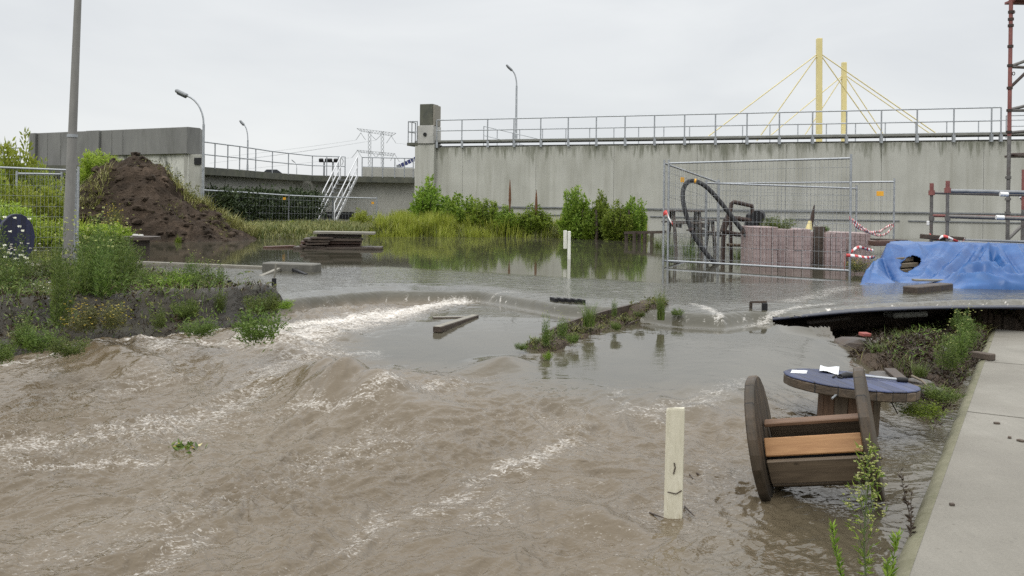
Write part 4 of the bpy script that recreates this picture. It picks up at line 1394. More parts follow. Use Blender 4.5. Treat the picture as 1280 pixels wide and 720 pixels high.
tM = Matrix.Translation(ctop) @ tb.rotation_euler.to_matrix().to_4x4()
def on_top(px, py):
    """local x,y on the table top seen at a photo pixel"""
    nrm = tz
    d = at(px, py, 1.0) - Vector((0, 0, EYE))
    t_ = (ctop - Vector((0, 0, EYE))).dot(nrm) / d.dot(nrm)
    w = Vector((0, 0, EYE)) + d * t_
    l = tM.inverted() @ w
    return l.x, l.y
M_PAPER = mat('damp_paper', (0.62, 0.64, 0.66), (0.80, 0.82, 0.83), 0.7, 20, bump=0.1)
def sheet(name, label, cat, quad, lift=0.006, wav=0.004):
    q = [on_top(*p) for p in quad]
    t = thing(name, label, cat, tM @ Vector((q[0][0], q[0][1], 0)))
    mb = MB(); n = 5; vs = []
    for i in range(n + 1):
        for j in range(n + 1):
            u, v = i / n, j / n
            x = (q[0][0] * (1 - u) + q[1][0] * u) * (1 - v) + (q[3][0] * (1 - u) + q[2][0] * u) * v
            y = (q[0][1] * (1 - u) + q[1][1] * u) * (1 - v) + (q[3][1] * (1 - u) + q[2][1] * u) * v
            vs.append(tM @ Vector((x, y, lift + wav * math.sin(5 * u + 3 * v))))
    mb.add(vs, [(i * (n + 1) + j, (i + 1) * (n + 1) + j, (i + 1) * (n + 1) + j + 1, i * (n + 1) + j + 1) for i in range(n) for j in range(n)], True)
    o = mb.build('sheet', M_PAPER, t)
    so = o.modifiers.new('thick', 'SOLIDIFY'); so.thickness = 0.0015
    return t
sheet('paper_label', 'small pale label stuck near the left rim of the blue drum top', 'label', [(988, 466.5), (1008, 467.2), (1009.5, 463.5), (990, 462.6)], 0.003, 0.0005)
sheet('paper_bag', 'crumpled white paper lying on the blue drum top', 'paper', [(1024, 465.5), (1048, 469), (1049, 461), (1025.5, 458.3)], 0.012, 0.008)
def ontop3(px, py, h): x, y = on_top(px, py); return tM @ Vector((x, y, h))
tl = thing('hammer', 'grey metal rod with black grip lying across the blue drum top', 'tool', ontop3(1080, 473, 0))
mb = MB(); mb.tube([ontop3(1066, 471.5, 0.018), ontop3(1124, 477.5, 0.018)], 0.011, 8); mb.build('rod', M_GALV, tl)
mb = MB(); mb.tube([ontop3(1120, 477.0, 0.018), ontop3(1124, 477.5, 0.018), ontop3(1134, 478.2, 0.018)], [0.014, 0.02, 0.019], 8); mb.build('grip', M_BLACK, tl)
mb = MB(); mb.tube([ontop3(1050, 472.5, 0.012), ontop3(1058, 471.8, 0.016), ontop3(1068, 471.8, 0.018)], [0.018, 0.026, 0.014], 8); mb.build('tool_head', M_BLACK, tl)
tw = thing('scrap_of_wire', 'small black scrap lying beside the white paper on the drum top', 'scrap', ontop3(1046, 472, 0))
mb = MB(); mb.tube([ontop3(1041, 472.8, 0.008), ontop3(1045, 470.5, 0.012), ontop3(1048, 472.8, 0.008), ontop3(1053, 473.6, 0.006)], 0.007, 5); mb.build('wire', M_BLACK, tw)
pr = thing('steel_pipe', 'short grey pipe leaning out from the drum stem behind the upright flange', 'pipe', at(1050, 490, 6.1))
mb = MB(); mb.tube([at(1040, 498, 6.2), at(1052, 488, 6.3)], 0.008, 8); mb.build('tube', M_GALV, pr)

# other drums
def small_drum(label, px, pytop, pybase, Y, r, m_top):
    p = at(px, pytop, Y)
    t = thing('cable_drum', label, 'cable drum', (p.x, p.y, 0))
    mb = MB(); mb.tube([(p.x, p.y, p.z), (p.x, p.y, p.z - 0.06)], r, 28); mb.build('flange', m_top, t)
    mb = MB(); mb.tube([(p.x, p.y, p.z - 0.06), (p.x, p.y, 0.2)], r * 0.44, 16); mb.build('core', M_WOODD, t)
    mb = MB(); mb.tube([(p.x, p.y, 0.2), (p.x, p.y, 0.1)], r, 28); mb.build('flange', m_top, t)
    return t, p
t, p = small_drum('small dark cable drum standing in the water before the soil heap', 177, 295.5, 325, 16.9, 0.34, M_WOODD)
rg = thing('rag', 'whitish rag lying on the small drum before the soil heap', 'rag', (p.x - 0.05, p.y, p.z))
rag_z = lambda x, y: 0.03 + 0.025 * np.sin(x * 40) * np.cos(y * 33)
mb = MB(); mb.box((p.x - 0.05, p.y - 0.05, p.z + 0.02), (0.20, 0.14, 0.04), (0.06, 0.05, 0.3), 0.018); mb.build('cloth', M_CONC2, rg)
def blue_drum(label, px, py, Y, yaw, r, roll=0.0):
    c = at(px, py, Y)
    t = thing('cable_drum', label, 'cable drum', c, (0, 0, yaw))
    for x in (-0.30, 0.30):
        mb = MB(); disc(mb, r, -0.03, 0.03, seed=11)
        o = mb.build('flange', M_NAVY, t, local=True)
        for v in o.data.vertices:
            a, b, cc_ = v.co
            v.co = (b, -a, cc_)
        o.location = (x, 0, 0); o.rotation_euler = (0.0, roll, math.pi / 2)
    mb = MB(); mb.tube([(-0.27, 0, 0), (0.27, 0, 0)], r * 0.45, 16); mb.build('core', M_WOODD, t, local=True)
    return t
blue_drum('dark blue cable drum on edge in the weeds at the left', 2, 298, 16.4, R(-11), 0.46)

# ------------------------------------------------------------------ marker posts
wpst = thing('marker_post', 'white wooden post standing alone in the brown water in front', 'post', onz(841, 655, 0.0))
b0, b1 = onz(841, 660, 0.0), None
b1 = at(844.5, 509, b0.y)
tdir = (b1 - b0).normalized()
yd = Vector((0.30, 1, 0)); yd = (yd - tdir * yd.dot(tdir)).normalized(); xd = yd.cross(tdir)
Mx = Matrix((xd, yd, tdir)).transposed()
Hh = (b1 - b0).length
mb = MB()
w_, d_ = 0.098, 0.040
prof = [(-w_ / 2, -d_ / 2 + 0.01), (-w_ / 2 + 0.02, -d_ / 2 - 0.006), (w_ / 2, -d_ / 2), (w_ / 2, d_ / 2), (-w_ / 2, d_ / 2)]
vs = []
for z, sc in ((-0.5, 1), (Hh - 0.012, 1), (Hh, 0.93)):
    for x, y in prof:
        zz = z + (-0.012 if (z > 0 and x < -0.03) else 0)
        vs.append(Vector(b0) + Mx @ Vector((x * sc, y * sc, zz)))
n = len(prof)
mb.add(vs, [tuple(reversed(range(n))), tuple(range(2 * n, 3 * n))] + [(i * n + k, i * n + (k + 1) % n, (i + 1) * n + (k + 1) % n, (i + 1) * n + k) for i in range(2) for k in range(n)])
M_POST = mat('weathered_white_post', (0.50, 0.47, 0.36), (0.64, 0.61, 0.49), 0.65, 5, (4, 4, 1.2), bump=0.25, bdist=0.006, c3=(0.36, 0.31, 0.20), s3=2.2, t3=(0.56, 0.72))
mb.build('board', M_POST, wpst)
for zz, xx in ((0.27, 0.01), (0.30, 0.014)):
    pass
mb = MB(); mb.tube([b0 + Mx @ Vector((0.0, -0.027, 0.30)), b0 + Mx @ Vector((0.008, -0.027, 0.335)), b0 + Mx @ Vector((0.002, -0.027, 0.36))], 0.0035, 5); mb.build('crack', M_WOODD, wpst)
mb = MB(); mb.tube([b0 + Mx @ Vector((-0.03, -0.027, 0.20)), b0 + Mx @ Vector((0.015, -0.027, 0.195)), b0 + Mx @ Vector((0.045, -0.022, 0.215))], 0.003, 5); mb.build('crack', M_WOODD, wpst)
c0 = at(710.5, 306, 18.4); c1 = at(706.5, 300, 18.65)
t2 = thing('marker_post', 'small white post pair standing far off in the calm water', 'post', c0)
mb = MB(); p0, p1 = at(711.5, 326, 18.4), at(711.5, 289, 18.4); mb.beam(p0 - Vector((0, 0, .5)), p1, 0.065, 0.05, up=(0, 1, 0), bev=0.006); mb.build('board', M_WHITE, t2)
mb = MB(); p0, p1 = at(706.5, 311, 18.5), at(706.5, 288, 18.5); mb.beam(p0, p1, 0.075, 0.03, up=(0, 1, 0), bev=0.005); mb.build('board', M_WHITE, t2)


# ------------------------------------------------------------------ construction fences
def fence(label, A, B, zt, zb, sx=0.075, r=0.021, tagpos=None, wires=8, group='mesh fence panels', bottom=True, wr=0.0027):
    A, B = Vector((A[0], A[1], 0)), Vector((B[0], B[1], 0))
    zt0, zt1 = zt if hasattr(zt, '__len__') else (zt, zt)
    zb0, zb1 = zb if hasattr(zb, '__len__') else (zb, zb)
    t = thing('fence_panel', label, 'fence panel', (A.x, A.y, zb0), group=group)
    L = (B - A).length
    Z = lambda a, b, k: a + (b - a) * k
    pt = lambda k, z: Vector((A.x + (B.x - A.x) * k, A.y + (B.y - A.y) * k, z))
    for k in (0, 1):
        mb = MB(); mb.tube([pt(k, Z(zb0, zb1, k) - 0.12), pt(k, Z(zt0, zt1, k) + 0.05)], r, 8); mb.build('post', M_GALV, t)
    mb = MB(); mb.tube([pt(0, zt0 - 0.02), pt(1, zt1 - 0.02)], r * 0.9, 8); mb.build('top_rail', M_GALV, t)
    if bottom:
        mb = MB(); mb.tube([pt(0, zb0 + 0.1), pt(1, zb1 + 0.1)], r * 0.9, 8); mb.build('bottom_rail', M_GALV, t)
    mb = MB()
    nv = max(2, int(L / sx))
    for i in range(1, nv):
        k = i / nv
        mb.tube([pt(k, Z(zb0, zb1, k) + 0.1), pt(k, Z(zt0, zt1, k) - 0.03)], wr, 3, cap=False)
    for j in range(wires):
        q = (j + 0.7) / (wires + 0.4)
        mb.tube([pt(0, Z(zb0, zt0, q)), pt(1, Z(zb1, zt1, q))], wr * 1.35, 3, cap=False)
    mb.build('wire_mesh', M_GALV, t)
    for k in (0, 1):
        mb = MB(); p = pt(k, Z(zb0, zb1, k) - 0.1); mb.box(p, (0.24, 0.7, 0.13), (0, 0, math.atan2(B.y - A.y, B.x - A.x)), 0.02); mb.build('foot_block', M_CONC, t)
    if tagpos:
        p = pt(tagpos[0], tagpos[1]); d = (B - A).normalized()
        nn = Vector((d.y, -d.x, 0)); nn = nn if nn.y < 0 else -nn
        mb = MB(); mb.beam(p + nn * 0.02 - d * 0.07, p + nn * 0.02 + d * 0.07, 0.01, 0.10, bev=0.002); mb.build('tag', M_ORANGE, t)
    return t
FA0, FA1 = at(834.5, 331, 17.1), at(1062, 345, 14.9)
fence('front mesh fence panel facing the camera before the hose and pink bricks', FA0, FA1, (2.56, 2.58), (0.56, 0.57))
FB1 = at(897, 300, 18.9)
fence('mesh fence panel running back from the left post of the front panel', (FA0.x - 0.08, FA0.y + 0.04), FB1, (2.56, at(897, 227, 18.9).z), (0.56, 0.3), tagpos=(0.30, 2.24))
FC0, FC1 = at(882, 300, 18.2), at(1070, 310, 18.9)
fence('mesh fence panel at the back behind the hose with a slightly sloping top rail', FC0, FC1, (at(882, 227.5, 18.2).z, at(1070, 234.5, 18.9).z), (0.2, 0.15))
FD0, FD1 = at(898, 300, 20.0), at(1117, 300, 18.6)
fence('mesh fence panel behind the pink bricks with an orange tag near its right post', FD0, FD1, (at(898, 228, 20.0).z, at(1117, 226, 18.6).z), (0.2, 0.25), tagpos=(0.925, at(1099, 242, 18.7).z))
# left, in front of the young trees
fence('mesh fence panel in front of the pale young trees at the left edge', at(-30, 300, 19.2), at(93, 300, 20.2), (at(-30, 207, 19.2).z, at(93, 212, 20.2).z), (0.45, 0.45), tagpos=None, r=0.026)
fence('mesh fence panel standing edge on just right of the tall leaning pole', at(97, 300, 19.6), at(88, 300, 22.8), (at(97, 211, 19.6).z, at(88, 216, 22.8).z), (0.45, 0.45), r=0.026)
fence('second mesh fence panel behind the left one, among the young trees', at(20, 300, 23.6), at(76, 300, 24.6), (at(20, 216, 23.6).z, at(76, 217, 24.6).z), (0.5, 0.5), r=0.03)
# middle, in front of hedge and stairs
mid_px = [(252, 237, 33), (299, 239.5, 34.5), (361, 243.8, 36.5), (416, 246, 38.5), (471, 247.5, 40)]
mid_lab = ['distant mesh fence panel right of the lamp post by the soil heap', 'distant mesh fence panel before the left half of the dark hedge', 'distant mesh fence panel before the hedge end and the stairs', 'distant mesh fence panel right of the stairs foot']
for i in range(4):
    a, b = mid_px[i], mid_px[i + 1]
    A, B = at(a[0], a[1], a[2]), at(b[0], b[1], b[2])
    fence(mid_lab[i], A, B, (A.z, B.z), (0.42, 0.42), sx=0.16, r=0.033, wires=5, tagpos=(0.9, A.z - 0.25) if i in (1, 3) else None, wr=0.004)

# ------------------------------------------------------------------ barrier tape
M_TAPE_R, M_TAPE_W = mat('red_tape', (0.55, 0.05, 0.05), (0.65, 0.09, 0.08), 0.4, 6, bump=0.02), mat('white_tape', (0.72, 0.70, 0.68), (0.82, 0.8, 0.78), 0.4, 6, bump=0.02)
def tape(label, pts, w=0.055, step=0.09, tw=1.0):
    P = [Vector(p) for p in pts]
    t = thing('barrier_tape', label, 'barrier tape', P[0], group='red and white tapes')
    # resample by a smooth curve
    Q = []
    for i in range(len(P) - 1):
        p0, p1, p2, p3 = P[max(i - 1, 0)], P[i], P[i + 1], P[min(i + 2, len(P) - 1)]
        for k in range(12):
            u = k / 12
            Q.append(0.5 * ((2 * p1) + (p2 - p0) * u + (2 * p0 - 5 * p1 + 4 * p2 - p3) * u * u + (3 * p1 - p0 - 3 * p2 + p3) * u ** 3))
    Q.append(P[-1])
    out = [Q[0]]; acc = 0
    tot = sum((b - a).length for a, b in zip(Q[:-1], Q[1:]))
    n = max(2, int(tot / (step / 3)))
    def pos(d):
        for a, b in zip(Q[:-1], Q[1:]):
            l = (b - a).length
            if d <= l: return a.lerp(b, d / max(l, 1e-9))
            d -= l
        return Q[-1]
    pts_ = [pos(tot * i / n) for i in range(n + 1)]
    vs, fs, mi = [], [], []
    for i in range(n + 1):
        a = pts_[i]
        ha = 0.8 * math.sin(i * 0.21 * tw)
        ua = Vector((0, math.sin(ha), math.cos(ha))) * w / 2
        vs += [a - ua, a + ua]
        if i:
            k = 2 * i
            fs.append((k - 2, k, k + 1, k - 1)); mi.append(((i - 1) // 3) % 2)
    mb = MB(); mb.add(vs, fs, True)
    o = mb.build('ribbon', M_TAPE_R, t)
    o.data.materials.append(M_TAPE_W)
    o.data.polygons.foreach_set('material_index', mi)
    o.modifiers.new('thick', 'SOLIDIFY').thickness = 0.002
    return t
tape('red and white tape sagging between the right posts of two fence panels', [at(1062, 273, 14.85), at(1070, 283, 15.3), at(1085, 290, 16.2), at(1100, 289, 17.2), at(1108, 284, 18), at(1117, 280, 18.55)])
tape('second red and white tape just below, doubled between the same fence posts', [at(1062, 272, 14.87), at(1080, 286, 15.8), at(1096, 294, 17.0), at(1108, 292, 17.9), at(1117, 282, 18.57)], tw=1.7)
tape('low red and white tape in front of the pink bricks by the blue tarp', [at(1058, 319, 14.8), at(1072, 320, 14.9), at(1085, 322, 15.1), at(1094, 321, 15.4)], tw=0.6)
tape('loose red and white tape end above the low one beside the blue tarp', [at(1063, 316, 15.1), at(1072, 309, 15.2), at(1082, 311, 15.4), at(1092, 313, 15.7)], tw=1.4)
tape('knot of red and white tape on the left post of the front fence panel', [at(829, 268, 17.05), at(833, 265, 17.0), at(836, 272, 16.95), at(841, 280, 16.95)], w=0.09, step=0.14)
tape('thin red and white tape hanging straight down near the right fence post', [at(1056, 318, 14.9), at(1055.7, 328, 14.9), at(1055.5, 338, 14.9)], w=0.045, step=0.3)

# ------------------------------------------------------------------ hose, machine, bricks behind the fence
hs = thing('black_hose', 'thick black hose looping high up behind the front fence panel', 'hose', at(900, 330, 17.6))
hp_ = [(948, 342, 17.3), (951, 328, 17.3), (944, 314, 17.4), (933, 295, 17.5), (920, 278, 17.6), (908, 262, 17.7), (895, 246, 17.8), (882, 233, 17.9), (870, 226.8, 18), (860, 227.5, 18.0), (854.5, 236, 18.0),
       (853.5, 248, 17.9), (856, 262, 17.8), (861, 279, 17.7), (868, 295, 17.6), (879, 312, 17.5), (890, 325, 17.4), (904, 338, 17.3)]
P = [at(*p) for p in hp_]
Q = []
for i in range(len(P) - 1):
    p0, p1, p2, p3 = P[max(i - 1, 0)], P[i], P[i + 1], P[min(i + 2, len(P) - 1)]
    for k in range(5):
        u = k / 5
        Q.append(0.5 * ((2 * p1) + (p2 - p0) * u + (2 * p0 - 5 * p1 + 4 * p2 - p3) * u * u + (3 * p1 - p0 - 3 * p2 + p3) * u ** 3))
Q.append(P[-1])
mb = MB(); mb.tube(Q, 0.046, 10); mb.build('hose_tube', M_BLACK, hs)
for k in (0.19, 0.47, 0.78):
    i = int(len(Q) * k); mb = MB(); mb.tube([Q[i], Q[i + 1]], 0.054, 10); mb.build('clamp', M_RUST if k != 0.47 else M_ORANGE, hs)

mc = thing('pump_machine', 'rusty black steel pump frame standing in water behind the fence', 'machine', at(925, 335, 18.3))
def mtube(pts, r=0.045, m=M_RUST, nm='frame_tube'):
    mb = MB(); mb.tube([at(*p) for p in pts], r, 8); return mb.build(nm, m, mc)
mtube([(903, 340, 18.0), (904, 300, 18.0), (906, 283, 18.0), (909, 272, 18.0), (913, 262, 18.1), (914, 255, 18.1), (917, 252.5, 18.1), (925, 254, 18.1), (940, 257.5, 18.2), (941, 270, 18.2), (938, 290, 18.2), (936, 340, 18.2)])
mtube([(903, 296, 18.0), (908, 290, 18.05), (920, 293, 18.1), (936, 294, 18.2)], 0.05)
mtube([(909, 273, 18.0), (922, 273, 18.1), (939, 276, 18.2)], 0.05)
mtube([(913, 272, 18.6), (914, 340, 18.6)], 0.04)
mtube([(944, 270, 18.7), (943, 340, 18.7)], 0.04)
mtube([(909, 306, 18.05), (936, 307, 18.2)], 0.03, M_SLATG, 'crossbar')
mb = MB(); c = at(942, 279, 18.3); mb.box(c, (0.30, 0.32, 0.42), (0, 0.2, 0.3), 0.06); mb.build('engine', M_BLACK, mc)
mb = MB(); c = at(948, 271, 18.2); mb.tube([c + Vector((-0.05, -0.1, 0)), c + Vector((0.05, 0.12, 0.02))], 0.13, 14); mb.build('flywheel', M_BLACK, mc)
mb = MB(); c = at(906, 282, 17.95); mb.box(c, (0.12, 0.1, 0.28), (0, 0.3, 0), 0.02); mb.build('tank', M_RUST, mc)

def brick_material():
    m, n = newmat('pink_paving_bricks')
    tcn = n.coord((1, 1, 1))
    bt = n.n('ShaderNodeTexBrick')
    bt.inputs['Scale'].default_value = 1.0
    bt.inputs['Brick Width'].default_value = 0.21; bt.inputs['Row Height'].default_value = 0.08; bt.inputs['Mortar Size'].default_value = 0.004
    bt.inputs['Color1'].default_value = (0.25, 0.185, 0.178, 1); bt.inputs['Color2'].default_value = (0.315, 0.245, 0.235, 1); bt.inputs['Mortar'].default_value = (0.17, 0.11, 0.10, 1)
    cb = n.n('ShaderNodeTexCoord'); sx = n.n('ShaderNodeSeparateXYZ'); n.l(cb.outputs['Object'], sx.inputs[0])
    cx = n.n('ShaderNodeCombineXYZ')
    n.l(n.math('ADD', sx.outputs['X'], sx.outputs['Y']), cx.inputs[0]); n.l(sx.outputs['Z'], cx.inputs[1])
    n.l(cx.outputs[0], bt.inputs['Vector'])
    d = n.noise(tcn, 3.5, 5, 0.65, 0.3)
    col = n.mix(n.ramp(d, [(0.4, 0.0), (0.72, 0.6)]), bt.outputs['Color'], (0.44, 0.36, 0.345))
    d2 = n.noise(n.coord((3, 3, 0.5)), 3, 4, 0.6)
    col = n.mix(n.ramp(d2, [(0.5, 0.0), (0.75, 0.6)]), col, (0.20, 0.125, 0.115))
    n.set(Base_Color=col, Roughness=0.5, Specular_IOR_Level=0.5, Normal=n.bump(n.math('ADD', d, bt.outputs['Fac']), 0.4, 0.02))
    return m
M_PINK = brick_material()
M_PALLET = mat('pallet_wood', (0.10, 0.08, 0.055), (0.2, 0.165, 0.12), 0.8, 6, (1, 3, 3), bump=0.4)
M_FOIL = mat('dirty_clear_foil', (0.30, 0.235, 0.225), (0.48, 0.42, 0.41), 0.25, 3.5, bump=0.7, bdist=0.03, c3=(0.2, 0.15, 0.14))
def brick_stack(label, px0, px1, py, Y, depth, z0=0.35, yaw=0.0, rows=2):
    a, b = at(px0, py, Y), at(px1, py, Y)
    w = (b - a).length; c = (a + b) / 2
    t = thing('brick_pallet', label, 'brick pallet', (c.x, c.y + depth / 2, z0), (0, 0, yaw), 'pallets of pink bricks behind the fence')
    h = c.z - z0
    for k in (-0.4, 0, 0.4):
        mb = MB(); mb.box((k * w, 0, 0.05), (0.1, depth, 0.1)); mb.build('bearer', M_PALLET, t, local=True)
    mb = MB(); mb.box((0, 0, 0.115), (w, depth, 0.028)); mb.build('pallet_deck', M_PALLET, t, local=True)
    rg_ = random.Random(px0)
    nb = 4
    for r_ in range(rows):
        mb = MB()
        hh = (h - 0.13) / rows
        for i in range(nb):
            x0_, x1_ = -w / 2 + w * i / nb, -w / 2 + w * (i + 1) / nb
            dz = rg_.uniform(-0.012, 0.004); dy = rg_.uniform(-0.012, 0.012)
            mb.box(((x0_ + x1_) / 2, dy, 0.13 + hh * (r_ + 0.5) + (dz if r_ == rows - 1 else 0)), (x1_ - x0_ - 0.006, depth, hh - 0.004), bev=0.007)
        mb.build('brick_layer', M_PINK, t, local=True)
    for sx in (-0.22, 0.26):
        mb = MB(); mb.box((sx * w, -depth / 2 - 0.012, 0.13 + (h - 0.13) / 2), (0.02, 0.006, h - 0.13)); mb.build('strap', M_FOIL, t, local=True)
    return t
brick_stack('pink brick pallet nearest the pump frame', 942, 972, 283.5, 16.9, 0.9, yaw=0.03)
brick_stack('pink brick pallet in the middle, below the shrub growing on it', 973, 1014, 286, 17.1, 0.95, yaw=-0.02)
brick_stack('pink brick pallet right of the dark gap, beside the fence post', 1032, 1058, 290.5, 17.3, 0.9, yaw=0.0)
brick_stack('low pink brick pallet behind the blue tarp corner', 1061, 1088, 291, 17.8, 0.9, yaw=0.04)
g_ = thing('gap_shade_panel', 'dark panel added as the shade in the gap between two pink brick pallets', 'board', at(1023, 330, 17.2))  # dark panel added for the shade in the gap between the pallets
mb = MB(); a, b = at(1016, 335, 17.5), at(1031, 335, 17.45); mb.beam((a.x, a.y, 0.85), (b.x, b.y, 0.85), 0.05, 1.0, bev=0.01); mb.build('gap_panel', M_WOODD, g_)
ys_ = thing('hand_pump', 'thin rusty yellow tool standing on top of the pink bricks', 'tool', at(1015, 286, 17.6))
mb = MB(); mb.tube([at(1012, 287, 17.6), at(1015.5, 271, 17.6), at(1018, 256, 17.6)], [0.05, 0.04, 0.008], 6); mb.build('shaft', M_RUST, ys_)
mb = MB(); mb.tube([at(1011, 287, 17.55), at(1012.5, 276, 17.55)], [0.07, 0.03], 6); mb.build('yellow_foot', M_YEL, ys_)
mb = MB(); pts = [at(1020.5 + 2.2 * math.cos(a), 279 + 3 * math.sin(a), 17.6) for a in [k * math.pi / 6 for k in range(12)]]; mb.tube(pts, 0.010, 5, closed=True); mb.build('ring', M_GALVD, ys_)

# wooden bench / trestle left of the hose
def bench(label, px0, px1, pyt, Y, zb=0.2):
    a, b = at(px0, pyt, Y), at(px1, pyt, Y)
    t = thing('picnic_table', label, 'table', ((a.x + b.x) / 2, a.y, zb))
    c = (a + b) / 2; w = (b - a).length; z = c.z
    for i in range(5):
        mb = MB(); mb.box((c.x, c.y - 0.32 + 0.16 * i, z - 0.02), (w, 0.14, 0.04), bev=0.005); mb.build('table_plank', M_WOODD, t)
    for s in (-0.7, 0.7):
        mb = MB(); mb.box((c.x, c.y + s, z - 0.3), (w, 0.24, 0.04), bev=0.005); mb.build('seat', M_WOODD, t)
    for sx in (-0.36, 0.36):
        x = c.x + sx * w
        mb = MB(); mb.beam((x, c.y - 0.2, z - 0.04), (x, c.y - 0.72, zb), 0.06, 0.12); mb.build('leg', M_WOODD, t)
        mb = MB(); mb.beam((x, c.y + 0.2, z - 0.04), (x, c.y + 0.72, zb), 0.06, 0.12); mb.build('leg', M_WOODD, t)
        mb = MB(); mb.beam((x + 0.07, c.y - 0.75, z - 0.36), (x + 0.07, c.y + 0.75, z - 0.36), 0.05, 0.1); mb.build('crossbar', M_WOODD, t)
    return t
bench('dark wooden picnic table flooded behind the left end of the front fence', 834, 878, 262.5, 21.3)
bench('second dark wooden table lower and further right behind the fence', 866, 892, 274, 22.2)
for i, (px, py0, py1, Y, lab) in enumerate(((783, 290, 311, 27, 'short dark stake left in the row standing in the water by the bushes'), (793, 290, 314, 26.6, 'short dark stake second in the row by the bushes'), (799, 292, 310, 26.8, 'short dark stake third in the row by the bushes'),
                                           (806, 291, 310, 26.4, 'short dark stake fourth in the row by the bushes'), (815, 291, 312, 26.2, 'short dark stake at the right end of the row by the bushes'))):
    a, b = at(px, py0, Y), at(px, py0, Y); a.z = 0.2
    tt = thing('wooden_stake', lab, 'stake', a, group='stakes in the water beside the bushes')
    mb = MB(); mb.tube([a, b], 0.055, 6); mb.build('stake_wood', M_WOODD, tt)
tt = thing('wooden_rail', 'dark rail lying across the row of stakes in the water', 'rail', at(800, 291.5, 26.4))
mb = MB(); mb.beam(at(781, 291, 27.0), at(832, 290, 25.9), 0.08, 0.08); mb.build('rail_wood', M_WOODD, tt)

# ------------------------------------------------------------------ timber and blocks in the flooded yard
tp = thing('board_stack', 'stack of dark wet boards in the water with a grey board across the top', 'board stack', at(420, 312, 21.2))
rg_ = random.Random(3)
def board(pxa, pxb, py, Y, th, m, dep=0.22, dy=0.0, lab=None):
    a, b = at(pxa, py, Y), at(pxb, py + dy, Y + 0.15)
    mb = MB(); mb.beam(a, b, dep, th, bev=0.006); return mb.build('board', m, tp, label=lab)
M_WOODRB = mat('red_brown_wet_board', (0.055, 0.028, 0.02), (0.12, 0.062, 0.042), 0.5, 7, (0.35, 3, 3), bump=0.5)
board(393, 469, 290.3, 21.2, 0.055, M_WOODG, 0.55, 1.2, 'grey weathered board on top')
board(397, 452, 294.6, 21.3, 0.07, M_WOODD, 0.5)
for k, (xa, xb, py, m) in enumerate(((382, 453, 299, M_WOODD), (378, 452, 302.5, M_WOODRB), (376, 451, 306.5, M_WOODRB), (371, 478, 309.5, M_WOODD), (374, 455, 313.5, M_WOODRB))):
    board(xa + rg_.uniform(-2, 2), xb, py, 21.2 + 0.1 * k % 0.3, 0.062, m, 0.6, 0.4)
    board(xa + 6, xa + 34, py - 1.6, 20.95, 0.05, M_WOODD, 0.3, rg_.uniform(-1, 1))
tlw = thing('floating_board', 'thin dark board floating left of the board stack', 'board', at(350, 310, 21.5))
mb = MB(); mb.beam(at(331, 309.3, 21.3), at(368, 307.8, 21.8), 0.2, 0.05, bev=0.006); mb.build('plank', M_WOODRB, tlw)
cbk = thing('concrete_beam', 'grey concrete beam half under water before the board stack', 'beam', at(365, 333, 14.6))
a, b = at(333, 332.5, 14.75), at(397, 331.5, 14.5); a.z = b.z = 0.56
mb = MB(); mb.beam(a, b, 0.30, 0.30, bev=0.02); mb.build('beam_body', mat('wet_concrete', (0.075, 0.072, 0.060), (0.15, 0.145, 0.125), 0.6, 4, bump=0.4, c3=(0.05, 0.05, 0.04)), cbk)
ltm = thing('timber_rail', 'long thin pale timber lying in the water across the left yard', 'timber', at(260, 329, 15.6))
a, b = at(158, 327.0, 16.1), at(354, 333.6, 14.9); a.z, b.z = 0.572, 0.585
mb = MB(); mb.beam(a, b, 0.10, 0.07, bev=0.006); mb.build('timber_body', M_WOODG, ltm)
lt2 = thing('timber_rail', 'short pale stick slanting towards the camera at the end of the long timber', 'timber', at(335, 340, 14.4))
a, b = at(357, 333.5, 14.9), at(326, 343.5, 13.6); a.z = 0.63; b.z = 0.56
mb = MB(); mb.beam(a, b, 0.07, 0.05, bev=0.005); mb.build('stick', M_WOODG, lt2)
lt3 = thing('timber_rail', 'short dark stick crossing the end of the long timber', 'timber', at(370, 337, 14.3))
a, b = at(355, 332, 14.9), at(383, 341, 13.9); a.z = 0.64; b.z = 0.57
mb = MB(); mb.beam(a, b, 0.05, 0.05, bev=0.005); mb.build('stick', M_BLACK, lt3)
for i, (px, py, lab) in enumerate(((342.5, 357, 'short black stub with a straw stick poking from the water at left'), (286.5, 360, 'tiny black stub poking from the water near the weeds'))):
    p = onz(px, py, ZU)
    sb = thing('pipe_stub', lab, 'stub', p)
    mb = MB(); mb.tube([p - Vector((0, 0, .2)), p + Vector((0, 0, 0.10))], [0.045, 0.03], 8); mb.build('stub', M_BLACK, sb)
    if i == 0:
        mb = MB(); mb.tube([p + Vector((0, 0, 0.09)), p + Vector((0.03, 0, 0.30))], [0.012, 0.02], 6); mb.build('stick', M_WOODG, sb)

# two dark timbers in the calm pool
for i, (a, b, lab) in enumerate((((541, 394.5), (582, 394), 'dark timber at the back in the calm pool'), ((546, 408.5), (594, 393.5), 'long dark timber slanting in front of the other one in the calm pool'))):
    p, q = onz(a[0], a[1], 0.46), onz(b[0], b[1], 0.46)
    p.z = q.z = (0.435 if i == 0 else 0.45) - 0.02
    f_ = thing('floating_timber', lab, 'timber', p, group='dark timbers in the pool')
    mb = MB(); mb.beam(p, q, 0.09, 0.06, bev=0.005); mb.build('timber_body', M_WOODD, f_)
    mb = MB(); mb.beam(p + Vector((0, -0.0, 0.031)), q + Vector((0, 0, 0.031)), 0.075, 0.004); mb.build('wet_top', M_WOODG, f_)  # thin paler layer along the top of each timber

